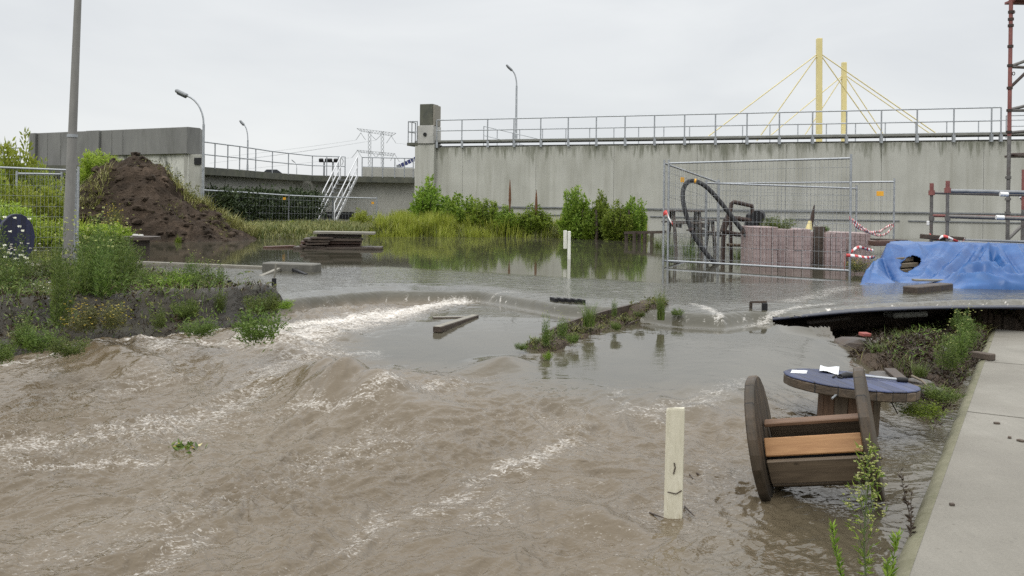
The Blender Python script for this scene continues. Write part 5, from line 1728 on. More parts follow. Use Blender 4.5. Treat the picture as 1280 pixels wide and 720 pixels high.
# sunken grating slats at the lip
for i in range(5):
    p = onz(689 + i * 8.5, 374.2 + 0.5 * i, 0.56); q = onz(696 + i * 8.5, 376.2 + 0.5 * i, 0.56)
    tt = thing('grating_bar', 'dark bar of the sunken grating at the lip of the pool, number %s from left' % ('one', 'two', 'three', 'four', 'five')[i], 'grating bar', p, group='bars of the sunken grating')
    mb = MB(); mb.beam((p.x, p.y, 0.565), (q.x, q.y, 0.565), 0.04, 0.05); mb.build('bar', M_BLACK, tt)
# small box frame in the right-hand fall
p = onz(947, 386, 0.58)
bxf = thing('drain_box', 'small dark square drain frame standing in the right-hand fall', 'drain', p)
p0, p1 = at(938.5, 380, 10.3), at(958, 379, 10.2)
mb = MB(); mb.beam((p0.x, p0.y, 0.625), (p1.x, p1.y, 0.64), 0.04, 0.025); mb.build('frame_bar', M_WOODD, bxf)
mb = MB(); mb.beam((p0.x, p0.y, 0.40), (p0.x, p0.y, 0.625), 0.03, 0.03); mb.build('frame_bar', M_WOODD, bxf)
mb = MB(); mb.box((p1.x - 0.02, p1.y, 0.50), (0.06, 0.05, 0.26), bev=0.008); mb.build('frame_bar', M_BLACK, bxf)

# ------------------------------------------------------------------ overgrown strip between the pools
RIDGE = np.array([tuple(onz(px, py, z))[:2] for px, py, z in ((640, 438, 0.33), (700, 408, 0.43), (800, 380, 0.55), (838, 376, 0.56), (846, 386, 0.53), (800, 399, 0.47),
                                                          (752, 420, 0.38), (700, 447, 0.31), (672, 448, 0.30))])
def ridge_z(X, Y):
    sd = poly_sd(X, Y, RIDGE)
    inn = sst(-0.03, 0.12, sd)
    top_ = np.clip(bank_base(X, Y), 0.1, 0.56)
    z = top_ + 0.01 + 0.05 * fbm(X * 4, Y * 4, 3, 150) + 0.035 * sst(0, 0.2, sd) + 0.02 * pn(X * 15, Y * 15, 151)
    return z * inn + 0.0 * (1 - inn)
rd = patch('soil_strip', -0.4, 2.6, 6.6, 11.6, 0.025, ridge_z, M_SOIL, keep=lambda X, Y: poly_sd(X, Y, RIDGE) > -0.08)
tag(rd, kind='structure')
bd = thing('kerb_board', 'thin dark board edging the back of the overgrown strip', 'board', onz(720, 400, 0.5))
pts = [onz(642, 436, 0.33), onz(672, 421, 0.38), onz(700, 407, 0.44), onz(730, 397, 0.50), onz(760, 388.5, 0.55), onz(803, 378.0, 0.60)]
for p, q in zip(pts[:-1], pts[1:]):
    mb = MB(); mb.beam((p.x, p.y, p.z - 0.12), (q.x, q.y, q.z - 0.12), 0.035, 0.26); mb.build('board_body', M_WOODD, bd)
bd2 = thing('kerb_board', 'thin dark board edging the front of the overgrown strip', 'board', onz(760, 415, 0.45))
pts = [onz(700, 447, 0.30), onz(752, 419, 0.36), onz(800, 398, 0.45), onz(846, 386, 0.52)]
for p, q in zip(pts[:-1], pts[1:]):
    mb = MB(); mb.beam((p.x, p.y, p.z - 0.12), (q.x, q.y, q.z - 0.12), 0.035, 0.24); mb.build('board_body', M_WOODD, bd2)

# ------------------------------------------------------------------ black plastic sheet with the hollow below
M_SHEET = mat('black_plastic_sheet', (0.010, 0.012, 0.022), (0.022, 0.027, 0.05), 0.4, 3, bump=0.15, bdist=0.02, rvar=0.06)
fr_ = SHEET_P
vs, fs = [], []
for i, p in enumerate(fr_):
    wd_ = 0.25 + 0.60 * min(1, i / 3)
    bk = p + Vector((-0.25, 1, 0)).normalized() * wd_
    vs += [p, p + Vector((-0.03, 0.10, 0.0)), Vector((bk.x, bk.y, p.z - 0.03))]
    if i:
        for k in range(2):
            a = (i - 1) * 3 + k
            fs.append((a, a + 3, a + 4, a + 1))
mb = MB(); mb.add(vs, fs, True)
sh = thing('plastic_sheet', 'long black plastic sheet lifted by the water above a dark hollow', 'plastic sheet', fr_[3])
o = mb.build('sheet', M_SHEET, sh); so = o.modifiers.new('thick', 'SOLIDIFY'); so.thickness = 0.045; so.offset = 0
sb_ = o.modifiers.new('round', 'SUBSURF'); sb_.levels = sb_.render_levels = 2
# kerb stones the water has undermined, behind the sheet
for i, (pa, pb, lab) in enumerate((((1115, 395), (1158, 393), 'pale undercut stone lying in the dark hollow under the sheet'), ((1005, 404), (1060, 398), 'dark broken slab under the left part of the sheet'))):
    p, q = onz(pa[0], pa[1], 0.33), onz(pb[0], pb[1], 0.33)
    kb = thing('broken_slab', lab, 'slab', p)
    mb = MB(); mb.beam(p + Vector((0, 0.12, 0)), q + Vector((0, 0.12, 0)), 0.22, 0.07, bev=0.02); mb.build('slab_body', M_CONC if i == 0 else M_WOODD, kb)
def rock(mb, c, s, seed, rot=0):
    rg = random.Random(seed)
    bm = bmesh.new(); bmesh.ops.create_icosphere(bm, subdivisions=2, radius=1)
    f = [rg.uniform(0, 6) for _ in range(6)]
    for v in bm.verts:
        x, y, z = v.co
        k = 1 + 0.16 * math.sin(3 * x + f[0]) * math.cos(2.7 * y + f[1]) + 0.12 * math.sin(4 * z + f[2])
        x, y, z = [max(-0.78, min(0.78, q * k)) for q in (x, y, z)]
        v.co = (x * s[0], y * s[1], z * s[2])
    M = Matrix.Rotation(rot, 3, 'Z')
    bm.verts.index_update()
    mb.add([M @ v.co + Vector(c) for v in bm.verts], [[v.index for v in f_.verts] for f_ in bm.faces])
    bm.free()
p = onz(1068, 437, 0.22)
rk = thing('concrete_lump', 'broken dark concrete slab lump on the torn bank edge beside the pool', 'lump', p)
mb = MB(); rock(mb, (p.x - 0.02, p.y, 0.26), (0.26, 0.20, 0.11), 31, -0.2); rock(mb, (p.x + 0.22, p.y + 0.1, 0.25), (0.16, 0.16, 0.10), 32, 0.5); mb.build('lump_body', M_WOODD, rk)
p = onz(1081, 428, 0.32)
rk = thing('red_brick', 'piece of red brick lying on the broken slab', 'brick', p)
mb = MB(); mb.box((p.x, p.y, 0.405), (0.11, 0.08, 0.035), (0.1, 0.05, 0.4), 0.006); mb.build('brick_body', mat('red_brick', (0.22, 0.05, 0.045), (0.33, 0.10, 0.08), 0.8, 14, bump=0.4), rk)
M_STONE = mat('wet_stone', (0.05, 0.045, 0.04), (0.12, 0.108, 0.095), 0.6, 6, bump=0.6, bdist=0.02, c3=(0.16, 0.145, 0.12))
for i, (px, py, s_, lab) in enumerate(((1118, 434, (0.34, 0.20, 0.14), 'large dark stone half buried in the torn bank below the sheet'), (1155, 424, (0.2, 0.16, 0.1), 'grey stone higher up the torn bank near the tall weeds'),
                                      (1102, 472, (0.26, 0.12, 0.07), 'long flat stone on the torn bank behind the blue drum top'), (1150, 478, (0.12, 0.09, 0.06), 'small pale stone on the bank right of the blue drum top'),
                                      (1165, 486, (0.10, 0.07, 0.05), 'small stone on the bank near the concrete edge behind the drums'), (1185, 440, (0.14, 0.12, 0.09), 'brown stone on the bank beside the concrete edge'))):
    p = onz(px, py, 0.24)
    r_ = thing('bank_stone', lab, 'stone', p, group='stones on the torn right bank')
    mb = MB(); rock(mb, (p.x, p.y, p.z - 0.02), s_, 20 + i, i * 0.7); mb.build('stone_body', M_STONE, r_)
for i, (a, b, lab) in enumerate((((1128, 480), (1172, 492), 'thin broken stick lying across the right bank'), ((1140, 470), (1165, 488), 'second broken stick crossing the first on the right bank'), ((1112, 462), (1131, 478), 'dark plank piece behind the blue drum top on the bank'),
                                 ((1108, 498), (1122, 517), 'pale straw stick hanging from the bank into the water'))):
    p, q = onz(a[0], a[1], 0.30), onz(b[0], b[1], 0.26)
    r_ = thing('stick', lab, 'stick', p)
    mb = MB()
    if i == 2: mb.beam(p, q, 0.10, 0.03, bev=0.004)
    else: mb.tube([p, p.lerp(q, 0.5) + Vector((0, 0, 0.02)), q], [0.012, 0.010, 0.005] if i < 2 else [0.005] * 3, 5)
    mb.build('stick_wood', M_WOODD if i == 2 else M_PALLET, r_)

# twigs around the white post
for i, (pts, lab) in enumerate((([(812, 641), (829, 647)], 'dark twig touching the left side of the white post'), ([(856, 633), (868, 645)], 'dark twig in the water right of the white post foot'),
                                ([(861, 585), (872, 592), (886, 600)], 'thin arched twig in the water right of the white post'), ([(858, 588), (866, 598)], 'tiny twig beside the arched one by the white post'))):
    P = [onz(px, py, 0.06 + 0.02 * (k == 1)) for k, (px, py) in enumerate(pts)]
    t = thing('twig', lab, 'twig', P[0], group='twigs caught at the white post')
    mb = MB(); mb.tube(P, [0.006] * (len(P) - 1) + [0.003], 5); mb.build('twig_wood', M_WOODD, t)
# ------------------------------------------------------------------ blue tarp over a pile
def tarp_material():
    m, n = newmat('blue_tarp')
    v = n.coord((1, 1, 1))
    a = n.noise(v, 3.0, 5, 0.6, 0.4)
    col = n.ramp(a, [(0.3, (0.011, 0.058, 0.195)), (0.7, (0.024, 0.100, 0.275))])
    w = n.noise(v, 22, 4, 0.7, 0.2)
    col = n.mix(n.ramp(w, [(0.6, 0.0), (0.8, 0.12)]), col, (0.16, 0.26, 0.48))
    cr = n.noise(n.coord((1, 1, 1.0), rot=(0.3, 0.4, 0.5)), 7, 6, 0.65, 1.6)
    n.set(Base_Color=col, Roughness=0.36, Specular_IOR_Level=0.4, Normal=n.bump(cr, 0.12, 0.02))
    return m
M_TARP = tarp_material()
TX0, TX1, TY0, TY1 = 5.0, 11.0, 12.4, 16.6
TFOLDS = [(1100, 304, 1125, 350, -0.13, 0.10), (1097, 303, 1096, 346, 0.05, 0.12), (1180, 305, 1146, 346, 0.05, 0.09), (1166, 305, 1156, 320, -0.04, 0.06), (1212, 304, 1160, 351, 0.06, 0.06),
          (1205, 304, 1150, 349, -0.04, 0.05), (1227, 306, 1190, 350, 0.07, 0.055), (1219, 306, 1177, 350, -0.05, 0.05), (1236, 307, 1208, 348, 0.06, 0.06), (1231, 307, 1199, 348, -0.05, 0.045),
          (1241, 311, 1246, 347, -0.22, 0.11), (1236, 306, 1237, 343, 0.11, 0.07), (1247, 308, 1274, 343, 0.07, 0.05), (1256, 306, 1287, 340, -0.06, 0.05), (1271, 305, 1296, 338, 0.06, 0.06), (1283, 305, 1312, 340, -0.05, 0.06),
          (1300, 304, 1330, 345, 0.06, 0.07), (1130, 303, 1128, 318, -0.05, 0.07), (1146, 303, 1152, 316, 0.04, 0.06), (1112, 304, 1124, 330, 0.04, 0.07), (1080, 338, 1112, 345, 0.03, 0.08), (1192, 305, 1160, 335, 0.03, 0.05)]
def _tp(px, py):
    Y = 15.0 - 1.4 * (py - 303) / 47.0
    p = at(px, py, Y)
    return np.array([p.x, p.y])
def seg_d(X, Y, a, b):
    e = b - a
    t = np.clip(((X - a[0]) * e[0] + (Y - a[1]) * e[1]) / (e @ e), 0, 1)
    return np.sqrt((X - a[0] - t * e[0]) ** 2 + (Y - a[1] - t * e[1]) ** 2), t
TEDGE = [(xat(1071, 13.35), 13.3), (xat(1128, 13.3), 13.35), (xat(1165, 13.1), 13.15), (xat(1178, 12.75), 12.8), (11.4, 12.7), (11.4, 16.5), (xat(1101, 16.5), 16.5)]
from mathutils.geometry import delaunay_2d_cdt
from mathutils.bvhtree import BVHTree
_CR = []
for _n, _amp, _sd in ((230, 0.052, 3), (1300, 0.019, 4)):      # flat facets meeting in sharp creases, as in crumpled sheeting
    _g = np.random.RandomState(_sd)
    _P = np.stack([_g.uniform(-1, 8.5, _n), _g.uniform(-1, 6, _n)], 1)
    _dl = delaunay_2d_cdt([Vector(p) for p in _P], [], [], 0, 1e-6)
    _h = _g.uniform(-1, 1, len(_dl[0])) * _amp
    _CR.append(BVHTree.FromPolygons([Vector((v.x, v.y, float(q))) for v, q in zip(_dl[0], _h)], _dl[2]))
def crumple(X, Y, k):
    """height of the faceted layer k; facets run long down the slope"""
    a = (X - TX0) + 0.45 * (Y - TY0) if k == 0 else (X - TX0) + 0.2 * (Y - TY0)
    b = (Y - TY0) * (0.62 if k == 0 else 0.8)
    out = np.zeros(X.size)
    for i, (u, v) in enumerate(zip(a.ravel(), b.ravel())):
        hit = _CR[k].ray_cast(Vector((float(u), float(v), 1.0)), Vector((0, 0, -1)))[0]
        out[i] = hit.z if hit is not None else 0.0
    return out.reshape(X.shape)
def tarp_z(X, Y):
    left = xat(1071, 13.35) + (xat(1101, 16.5) - xat(1071, 13.35)) * (Y - 13.35) / 3.15
    side = np.clip((X - left - 0.02) / 0.26, 0, 1)
    front_y = 13.62 + 0.20 * sst(8.0, 8.8, X)
    fr = np.clip((Y - front_y) / (15.0 - front_y), 0, 1)
    back = np.clip((16.45 - Y) / 0.5, 0, 1)
    hgt = 0.55 - 0.03 * sst(6.5, 9, X)
    sag = 0.05 * np.sin(np.clip(fr, 0, 1) * np.pi)
    base = np.minimum(np.minimum(side, fr), back) * hgt - sag * (side > 0.5)
    q = at(1138, 329, 14.3)
    base = base - 0.07 * np.exp(-((X - q.x) / 0.30) ** 2 - ((Y - q.y) / 0.35) ** 2)
    body = sst(0.0, 0.12, base)
    f = np.zeros_like(X)
    for x0, y0, x1, y1, dp, wd in TFOLDS:
        d, t = seg_d(X, Y, _tp(x0, y0), _tp(x1, y1))
        f = f + dp * np.exp(-(d / wd) ** 0.95) * (0.55 + 0.45 * np.sin(np.pi * np.clip(t, 0.1, 0.9)))
    wr = crumple(X, Y, 0) + crumple(X, Y, 1)
    z = 0.575 + base + (f * 1.5 + wr) * (0.25 + 0.75 * body)
    ax = sst(xat(1172, 13.2), xat(1225, 13.2), X)
    cr = np.abs(pn(X * 1.9 + 0.3 * Y, Y * 2.4, 174))
    cr2 = np.abs(pn(X * 4.1, Y * 4.6 + 0.4 * X, 175))
    apron = ax * np.exp(-((Y - 13.25) / 0.45) ** 2) * np.clip(0.36 - 0.62 * cr - 0.2 * cr2, -0.02, 0.36)
    z = z + apron + ax * np.exp(-((Y - 13.25) / 0.5) ** 2) * 0.05
    edge = poly_sd(X, Y, TEDGE)
    edge = edge + 0.06 * pn(X * 3, Y * 3, 178)
    return z - 0.25 * sst(0.03, -0.10, edge)
HOLE_PX = [(1127, 337), (1129, 328), (1134, 321), (1143, 320), (1151, 323), (1149, 330), (1141, 335), (1134, 340)]
tz_ = lambda X, Y: tarp_z(X, Y)
tarp = patch('blue_tarp', TX0, TX1, TY0, TY1, 0.022, tz_, M_TARP, keep=lambda X, Y: ~((poly_sd(*proj(X, Y, tarp_z(X, Y)), HOLE_PX) + 2.5 * pn(X * 9, Y * 5, 179) > 0) & (Y < 15.0)))
tag(tarp, 'crumpled bright blue tarpaulin draped over a pile with a hole in its side', 'tarpaulin')
tarp.modifiers.new('thick', 'SOLIDIFY').thickness = 0.004
hc = at(1138, 330, 14.35)
for i, (dz, dx, dy, ry, lab) in enumerate(((-0.10, -0.06, 0.05, 0.25, 'lowest board seen through the hole in the blue tarp'), (0.0, 0.05, 0.15, 0.12, 'middle board seen through the hole in the blue tarp'), (0.09, 0.0, 0.3, 0.3, 'upper board seen through the hole in the blue tarp'))):
    b_ = thing('plank', lab, 'plank', hc, group='planks under the blue tarp')
    mb = MB(); mb.box((hc.x + dx, hc.y + 0.30 + dy * 0.4, 0.79 + dz), (0.40, 0.22, 0.075), (0, -0.05, ry), 0.008); mb.build('plank_body', M_PALLET, b_)
pl = thing('dark_heap', 'dark heap of soil hidden under the blue tarp behind its hole', 'heap', hc)
mb = MB(); rock(mb, (hc.x + 0.25, hc.y + 0.75, 0.50), (0.40, 0.3, 0.34), 5); mb.build('heap_body', M_SOIL, pl)
t = thing('timber_block', 'short dark timber block lying in the water before the blue tarp', 'timber', at(1155, 363, 12.9))
a, b = onz(1137, 366, 0.58), onz(1183, 361, 0.58); a.z = b.z = 0.615
mb = MB(); mb.beam(a, b, 0.20, 0.10, bev=0.012); mb.build('block_body', M_WOODD, t)
t = thing('plank', 'thin pale plank lying on the blue tarp edge above the timber block', 'plank', at(1160, 350, 13.7))
a, b = at(1142, 350, 13.55), at(1180, 350.5, 13.6)
mb = MB(); mb.beam(a, b, 0.12, 0.03, bev=0.004); mb.build('plank_body', M_WOODG, t)
# rust-red beams peeping out behind the tarp
for i, (pa, pb, Y, th, lab) in enumerate((((1089, 304), (1116, 303.5), 17.0, 0.10, 'red brown beam end behind the left corner of the blue tarp'), ((1091, 299), (1131, 300.5), 17.2, 0.035, 'thin dark board on the red beam behind the blue tarp'),
                                         ((1154, 295.5), (1202, 299), 17.1, 0.09, 'dark plank lying under the short scaffold uprights'))):
    t = thing('wooden_beam', lab, 'beam', at(pa[0], pa[1], Y))
    mb = MB(); mb.beam(at(pa[0], pa[1], Y), at(pb[0], pb[1], Y), 0.3, th, bev=0.008); mb.build('beam_body', M_WOODRB if i == 0 else M_WOODD, t)

# ------------------------------------------------------------------ scaffolding
M_SCR = mat('red_scaffold_fitting', (0.16, 0.05, 0.045), (0.27, 0.10, 0.085), 0.6, 12, bump=0.2)
M_TUBE = mat('scaffold_tube', (0.10, 0.095, 0.09), (0.20, 0.19, 0.18), 0.5, 9, bump=0.15, metal=0.4, c3=(0.10, 0.06, 0.05), s3=2.5)
sc1 = thing('scaffold', 'low scaffold frame with two red-tipped uprights behind the blue tarp', 'scaffold', at(1185, 300, 17))
def sct(pts, r=0.033, m=None, nm='tube', par=None):
    mb = MB(); mb.tube([at(*p) for p in pts], r, 8); return mb.build(nm, m or M_TUBE, par or sc1)
YS = 17.0
for px, pt, pb, Y in ((1164.5, 229, 303, 17.4), (1184.5, 226, 305, 16.9)):
    u_ = sct([(px - 0.6, pb, Y), (px, pt + 8, Y)], nm='upright')
    mb = MB(); mb.tube([at(px, pt + 13, Y), at(px + 0.2, pt, Y)], 0.040, 8); mb.build('red_coupler', M_SCR, u_)
    mb = MB(); mb.tube([at(px, pt + 15, Y), at(px, pt + 9, Y)], 0.062, 8); mb.build('red_coupler', M_SCR, u_)
    mb = MB(); mb.tube([at(px, 270, Y), at(px, 276, Y)], 0.052, 8); mb.build('collar', M_TUBE, u_)
sct([(1164, 241, 17.4), (1300, 244.5, 17.2)], 0.027, nm='ledger'); sct([(1185, 238.6, 16.9), (1300, 241, 16.5)], 0.038, M_GALVD, nm='ledger')
sct([(1164, 269.5, 17.4), (1300, 272.5, 17.2)], 0.027, M_SCR, nm='ledger'); sct([(1185, 270.6, 16.9), (1300, 274, 16.5)], 0.036, nm='ledger')
sct([(1164, 299, 17.4), (1300, 303, 17.0)], 0.03, M_GALVD, nm='ledger')
sct([(1184, 302, 16.9), (1300, 307, 16.4)], 0.03, M_GALVD, nm='ledger')
for px, py in ((1255, 243), (1250, 272)):
    mb = MB(); mb.tube([at(px - 5, py - 0.4, 16.52), at(px + 5, py, 16.5)], 0.042, 8); mb.build('label_sleeve', M_WPLAS, sc1)
mb = MB(); c = at(1160, 279, 17.3); mb.box(c, (0.05, 0.04, 0.09), bev=0.01); mb.build('clamp', M_WPLAS, sc1)
tape('red and white tape wound around the feet of the low scaffold uprights', [at(1162, 293, 17.2), at(1170, 299, 17.0), at(1180, 295, 16.9), at(1192, 300, 16.8), at(1202, 303, 16.8), at(1206, 298, 16.9)])

sc2 = thing('scaffold', 'tall scaffold tower cut off by the right photo edge', 'scaffold', at(1262, 300, 18))
def s2(pts, r=0.036, m=None, nm='tube'): return sct(pts, r, m, nm, sc2)
up = s2([(1259.2, 303, 18), (1261.5, 170, 18)], 0.038, nm='upright'); up2 = s2([(1261.5, 169.8, 18), (1264.2, -30, 18)], 0.040, M_SCR, nm='upright')
s2([(1319, 303, 18.6), (1322, -30, 18.6)], 0.038, nm='upright'); s2([(1279.5, 212, 17.6), (1279.0, 262, 17.6)], 0.035, M_SCR, nm='upright'); s2([(1279, 262, 17.6), (1278, 303, 17.6)], 0.035, nm='upright')
for py in (15, 24, 32, 58, 82, 110, 138, 165, 222, 249, 266):
    p_ = 1264 - py * 0.0168
    mb = MB(); mb.tube([at(p_, py - 1.6, 18), at(p_, py + 1.6, 18)], 0.058, 8); mb.build('rosette', M_RUST if py < 200 else M_TUBE, sc2)
for a, b, m in (((1263, 83.5), (1325, 86), M_TUBE), ((1263, 83), (1325, 60), M_TUBE), ((1262, 110), (1325, 50), M_RUST), ((1262, 138), (1325, 138), M_TUBE), ((1262, 137), (1325, 122), M_TUBE), ((1261, 166), (1325, 160), M_TUBE), ((1261.5, 2), (1325, 4), M_SCR),
                ((1260, 193.5), (1325, 191), M_RUST), ((1258, 301), (1325, 236), M_TUBE), ((1276, 246), (1325, 320), M_GALV)):
    s2([(a[0], a[1], 18), (b[0], b[1], 18.3)], 0.032, m, 'brace')
for py in (15, 92):
    mb = MB(); pts = [at(1267 + 1.6 * math.cos(k * math.pi / 5), py + 2 * math.sin(k * math.pi / 5), 17.95) for k in range(10)]; mb.tube(pts, 0.009, 5, closed=True); mb.build('ring', M_RUST, sc2)
mb = MB(); a, b = at(1264, 195, 18.1), at(1330, 195, 18.1); mb.beam(a, b, 0.5, 0.05, bev=0.004); mb.build('platform', M_WOODD, sc2)
mb = MB(); a, b = at(1264, 1, 18.1), at(1330, 2, 18.1); mb.beam(a, b, 0.5, 0.05, bev=0.004); mb.build('platform', M_SCR, sc2)
# ------------------------------------------------------------------ plants
L_LIGHT = leafmat('pale_green_leaf', (0.17, 0.23, 0.022), (0.34, 0.42, 0.060), (0.42, 0.46, 0.11), 0.42)
L_MID = leafmat('green_leaf', (0.070, 0.130, 0.014), (0.22, 0.32, 0.042), (0.32, 0.40, 0.08), 0.42)
L_DARK = leafmat('dark_green_leaf', (0.018, 0.034, 0.012), (0.042, 0.070, 0.025), (0.075, 0.10, 0.04), 0.15)
L_WEED = leafmat('weed_leaf', (0.045, 0.078, 0.014), (0.12, 0.175, 0.034), (0.19, 0.23, 0.07), 0.25)
L_OLIVE = leafmat('olive_leaf', (0.060, 0.070, 0.020), (0.15, 0.16, 0.050), (0.24, 0.22, 0.09), 0.25)
L_YEL = leafmat('yellow_flower', (0.38, 0.28, 0.03), (0.55, 0.45, 0.08), (0.7, 0.66, 0.4), 0.2)
L_WHITE = leafmat('white_flower', (0.60, 0.60, 0.52), (0.78, 0.78, 0.72), None, 0.2)
L_BUD = leafmat('pale_yellow_bud', (0.22, 0.25, 0.07), (0.42, 0.44, 0.16), (0.60, 0.60, 0.34), 0.2)
L_DRY = leafmat('dry_grass_blade', (0.11, 0.11, 0.035), (0.22, 0.21, 0.075), (0.32, 0.28, 0.14), 0.2)
L_DEAD = leafmat('dead_brown_leaf', (0.022, 0.016, 0.010), (0.055, 0.038, 0.022), None, 0.1)
M_STEM = mat('green_stem', (0.05, 0.075, 0.025), (0.10, 0.13, 0.045), 0.6, 9, bump=0.1)
M_BARK = mat('thin_bark', (0.05, 0.042, 0.03), (0.10, 0.085, 0.06), 0.8, 9, bump=0.3)


def leaf_arrays(C, D, L, Wd, rg, fold=0.25):
    """rhombic leaves: base C, direction D, length L, half-width Wd"""
    n = len(C)
    D = D / (np.linalg.norm(D, axis=1, keepdims=True) + 1e-9)
    r = rg.normal(size=(n, 3)); r[:, 2] *= 0.5
    S = np.cross(D, r); S /= (np.linalg.norm(S, axis=1, keepdims=True) + 1e-9)
    N = np.cross(S, D)
    L = L[:, None]; Wd = Wd[:, None]
    v = np.stack([C, C + D * L * 0.45 + S * Wd + N * Wd * fold, C + D * L - N * L * 0.12, C + D * L * 0.45 - S * Wd + N * Wd * fold], 1).reshape(-1, 3)
    f = np.arange(4 * n).reshape(n, 4)
    return v, f


def join(parts):
    V, F, o = [], [], 0
    for v, f in parts:
        V.append(v); F.append(f + o); o += len(v)
    return np.concatenate(V), np.concatenate(F)


def tube_arr(P, r0, r1, n=4):
    P = np.asarray(P); k = len(P)
    rr = np.linspace(r0, r1, k)
    a = np.arange(n) * 2 * np.pi / n
    v = P[:, None, :] + np.stack([np.cos(a), np.sin(a), 0 * a], 1)[None] * rr[:, None, None]
    f = [[i * n + j, i * n + (j + 1) % n, (i + 1) * n + (j + 1) % n, (i + 1) * n + j] for i in range(k - 1) for j in range(n)]
    return v.reshape(-1, 3), np.array(f)


def shoots(seed, h, r, ns, lps, L, Wd, side=0.16, clear=0.12, hvar=0.4, lean=0.6, up=0.5, stem=0.006, bend=0.15, taper=0.75, base=0.3, round_=False):
    """upright plant made of many leafy shoots; returns stems, leaves"""
    rg = np.random.RandomState(seed)
    stems, leaves = [], []
    for i in range(ns):
        a = rg.rand() * 6.283
        rb = r * base * math.sqrt(rg.rand())
        q = math.sqrt(rg.rand())
        hh = h * (1 - hvar * rg.rand()) * (1 - 0.35 * q * q)
        b = np.array([rb * math.cos(a), rb * math.sin(a), 0])
        tpt = np.array([r * lean * q * math.cos(a + rg.normal() * 0.4), r * lean * q * math.sin(a + rg.normal() * 0.4), hh])
        m = (b + tpt) / 2 + np.array([math.cos(a), math.sin(a), 0.1]) * bend * r
        t = np.linspace(0, 1, 6)[:, None]
        P = (1 - t) ** 2 * b + 2 * t * (1 - t) * m + t * t * tpt
        stems.append(tube_arr(P, stem, stem * 0.3, 4))
        n = int(lps * (0.6 + 0.8 * rg.rand()))
        tt = clear + (1 - clear) * rg.rand(n) ** 0.85
        t_ = tt[:, None]
        C = (1 - t_) ** 2 * b + 2 * t_ * (1 - t_) * m + t_ * t_ * tpt
        az = rg.rand(n) * 6.283
        rad = side * (1 - taper * tt) * rg.rand(n) ** 0.6
        off = np.stack([np.cos(az) * rad, np.sin(az) * rad, rad * 0.5 * rg.normal(size=n)], 1)
        D = np.stack([np.cos(az), np.sin(az), up + 0.5 * rg.normal(size=n)], 1)
        leaves.append(leaf_arrays(C + off, D, L * (0.6 + 0.7 * rg.rand(n)) * (1 - 0.35 * tt), Wd * (0.7 + 0.6 * rg.rand(n)) * (1 - 0.3 * tt), rg))
    return join(stems), join(leaves)


def blades(seed, n, h, r, w, lean=0.5, hvar=0.6, cx=None, cy=None, cz=None, seg=3):
    rg = np.random.RandomState(seed)
    a = rg.rand(n) * 6.283
    if cx is None:
        q = r * np.sqrt(rg.rand(n)); pa = rg.rand(n) * 6.283
        cx, cy, cz = q * np.cos(pa), q * np.sin(pa), np.zeros(n)
    hh = h * (1 - hvar * rg.rand(n)) if not hasattr(h, '__len__') else h * (1 - hvar * rg.rand(n))
    ln = lean * hh * (0.3 + rg.rand(n))
    s = np.stack([-np.sin(a), np.cos(a), 0 * a], 1)
    b = np.stack([cx, cy, cz], 1)
    out = np.stack([np.cos(a), np.sin(a), 0 * a], 1)
    V = []
    for k in range(seg + 1):
        t = k / seg
        c = b + out * (ln * t * t)[:, None] + np.array([0, 0, 1])[None] * (hh * (t - 0.18 * t * t * lean))[:, None]
        ww = (w * (1 - t * 0.92))
        V += [c - s * ww, c + s * ww]
    V = np.stack(V, 1)          # n, 2(seg+1), 3
    m = 2 * (seg + 1)
    f = np.array([[2 * k, 2 * k + 1, 2 * k + 3, 2 * k + 2] for k in range(seg)])
    F = (np.arange(n)[:, None, None] * m + f[None]).reshape(-1, 4)
    return V.reshape(-1, 3), F


_PRO = {}


def proto(key, stem_m, leaf_m, st, lv, extra=None):
    """mesh data of a kind of plant, shared by its copies"""
    ms = []
    for nm, (V, F), m in [('stem', st, stem_m), ('foliage', lv, leaf_m)] + ([('blossom', extra[0], extra[1])] if extra else []):
        me = bpy.data.meshes.new(nm)
        V = np.asarray(V, np.float32); F = np.asarray(F, np.int32)
        me.vertices.add(len(V)); me.vertices.foreach_set('co', V.ravel())
        me.loops.add(F.size); me.loops.foreach_set('vertex_index', F.ravel())
        me.polygons.add(len(F)); me.polygons.foreach_set('loop_start', np.arange(0, F.size, 4, dtype=np.int32))
        me.polygons.foreach_set('use_smooth', np.full(len(F), nm == 'stem'))
        me.update(calc_edges=True)
        me.materials.append(m)
        ms.append((nm, me))
    _PRO[key] = ms


def plant(key, name, label, cat, loc, h=1.0, w=1.0, rz=0.0, group=None, tree=False, tilt=(0, 0)):
    t = thing(name, label, cat, loc, (tilt[0], tilt[1], rz), group)
    t.scale = (w, w, h)
    for nm, me in _PRO[key]:
        nm2 = {'stem': 'trunk', 'foliage': 'crown'}.get(nm, nm) if tree else nm
        o = bpy.data.objects.new(nm2, me)
        COL.objects.link(o)
        o.parent = t
    return t


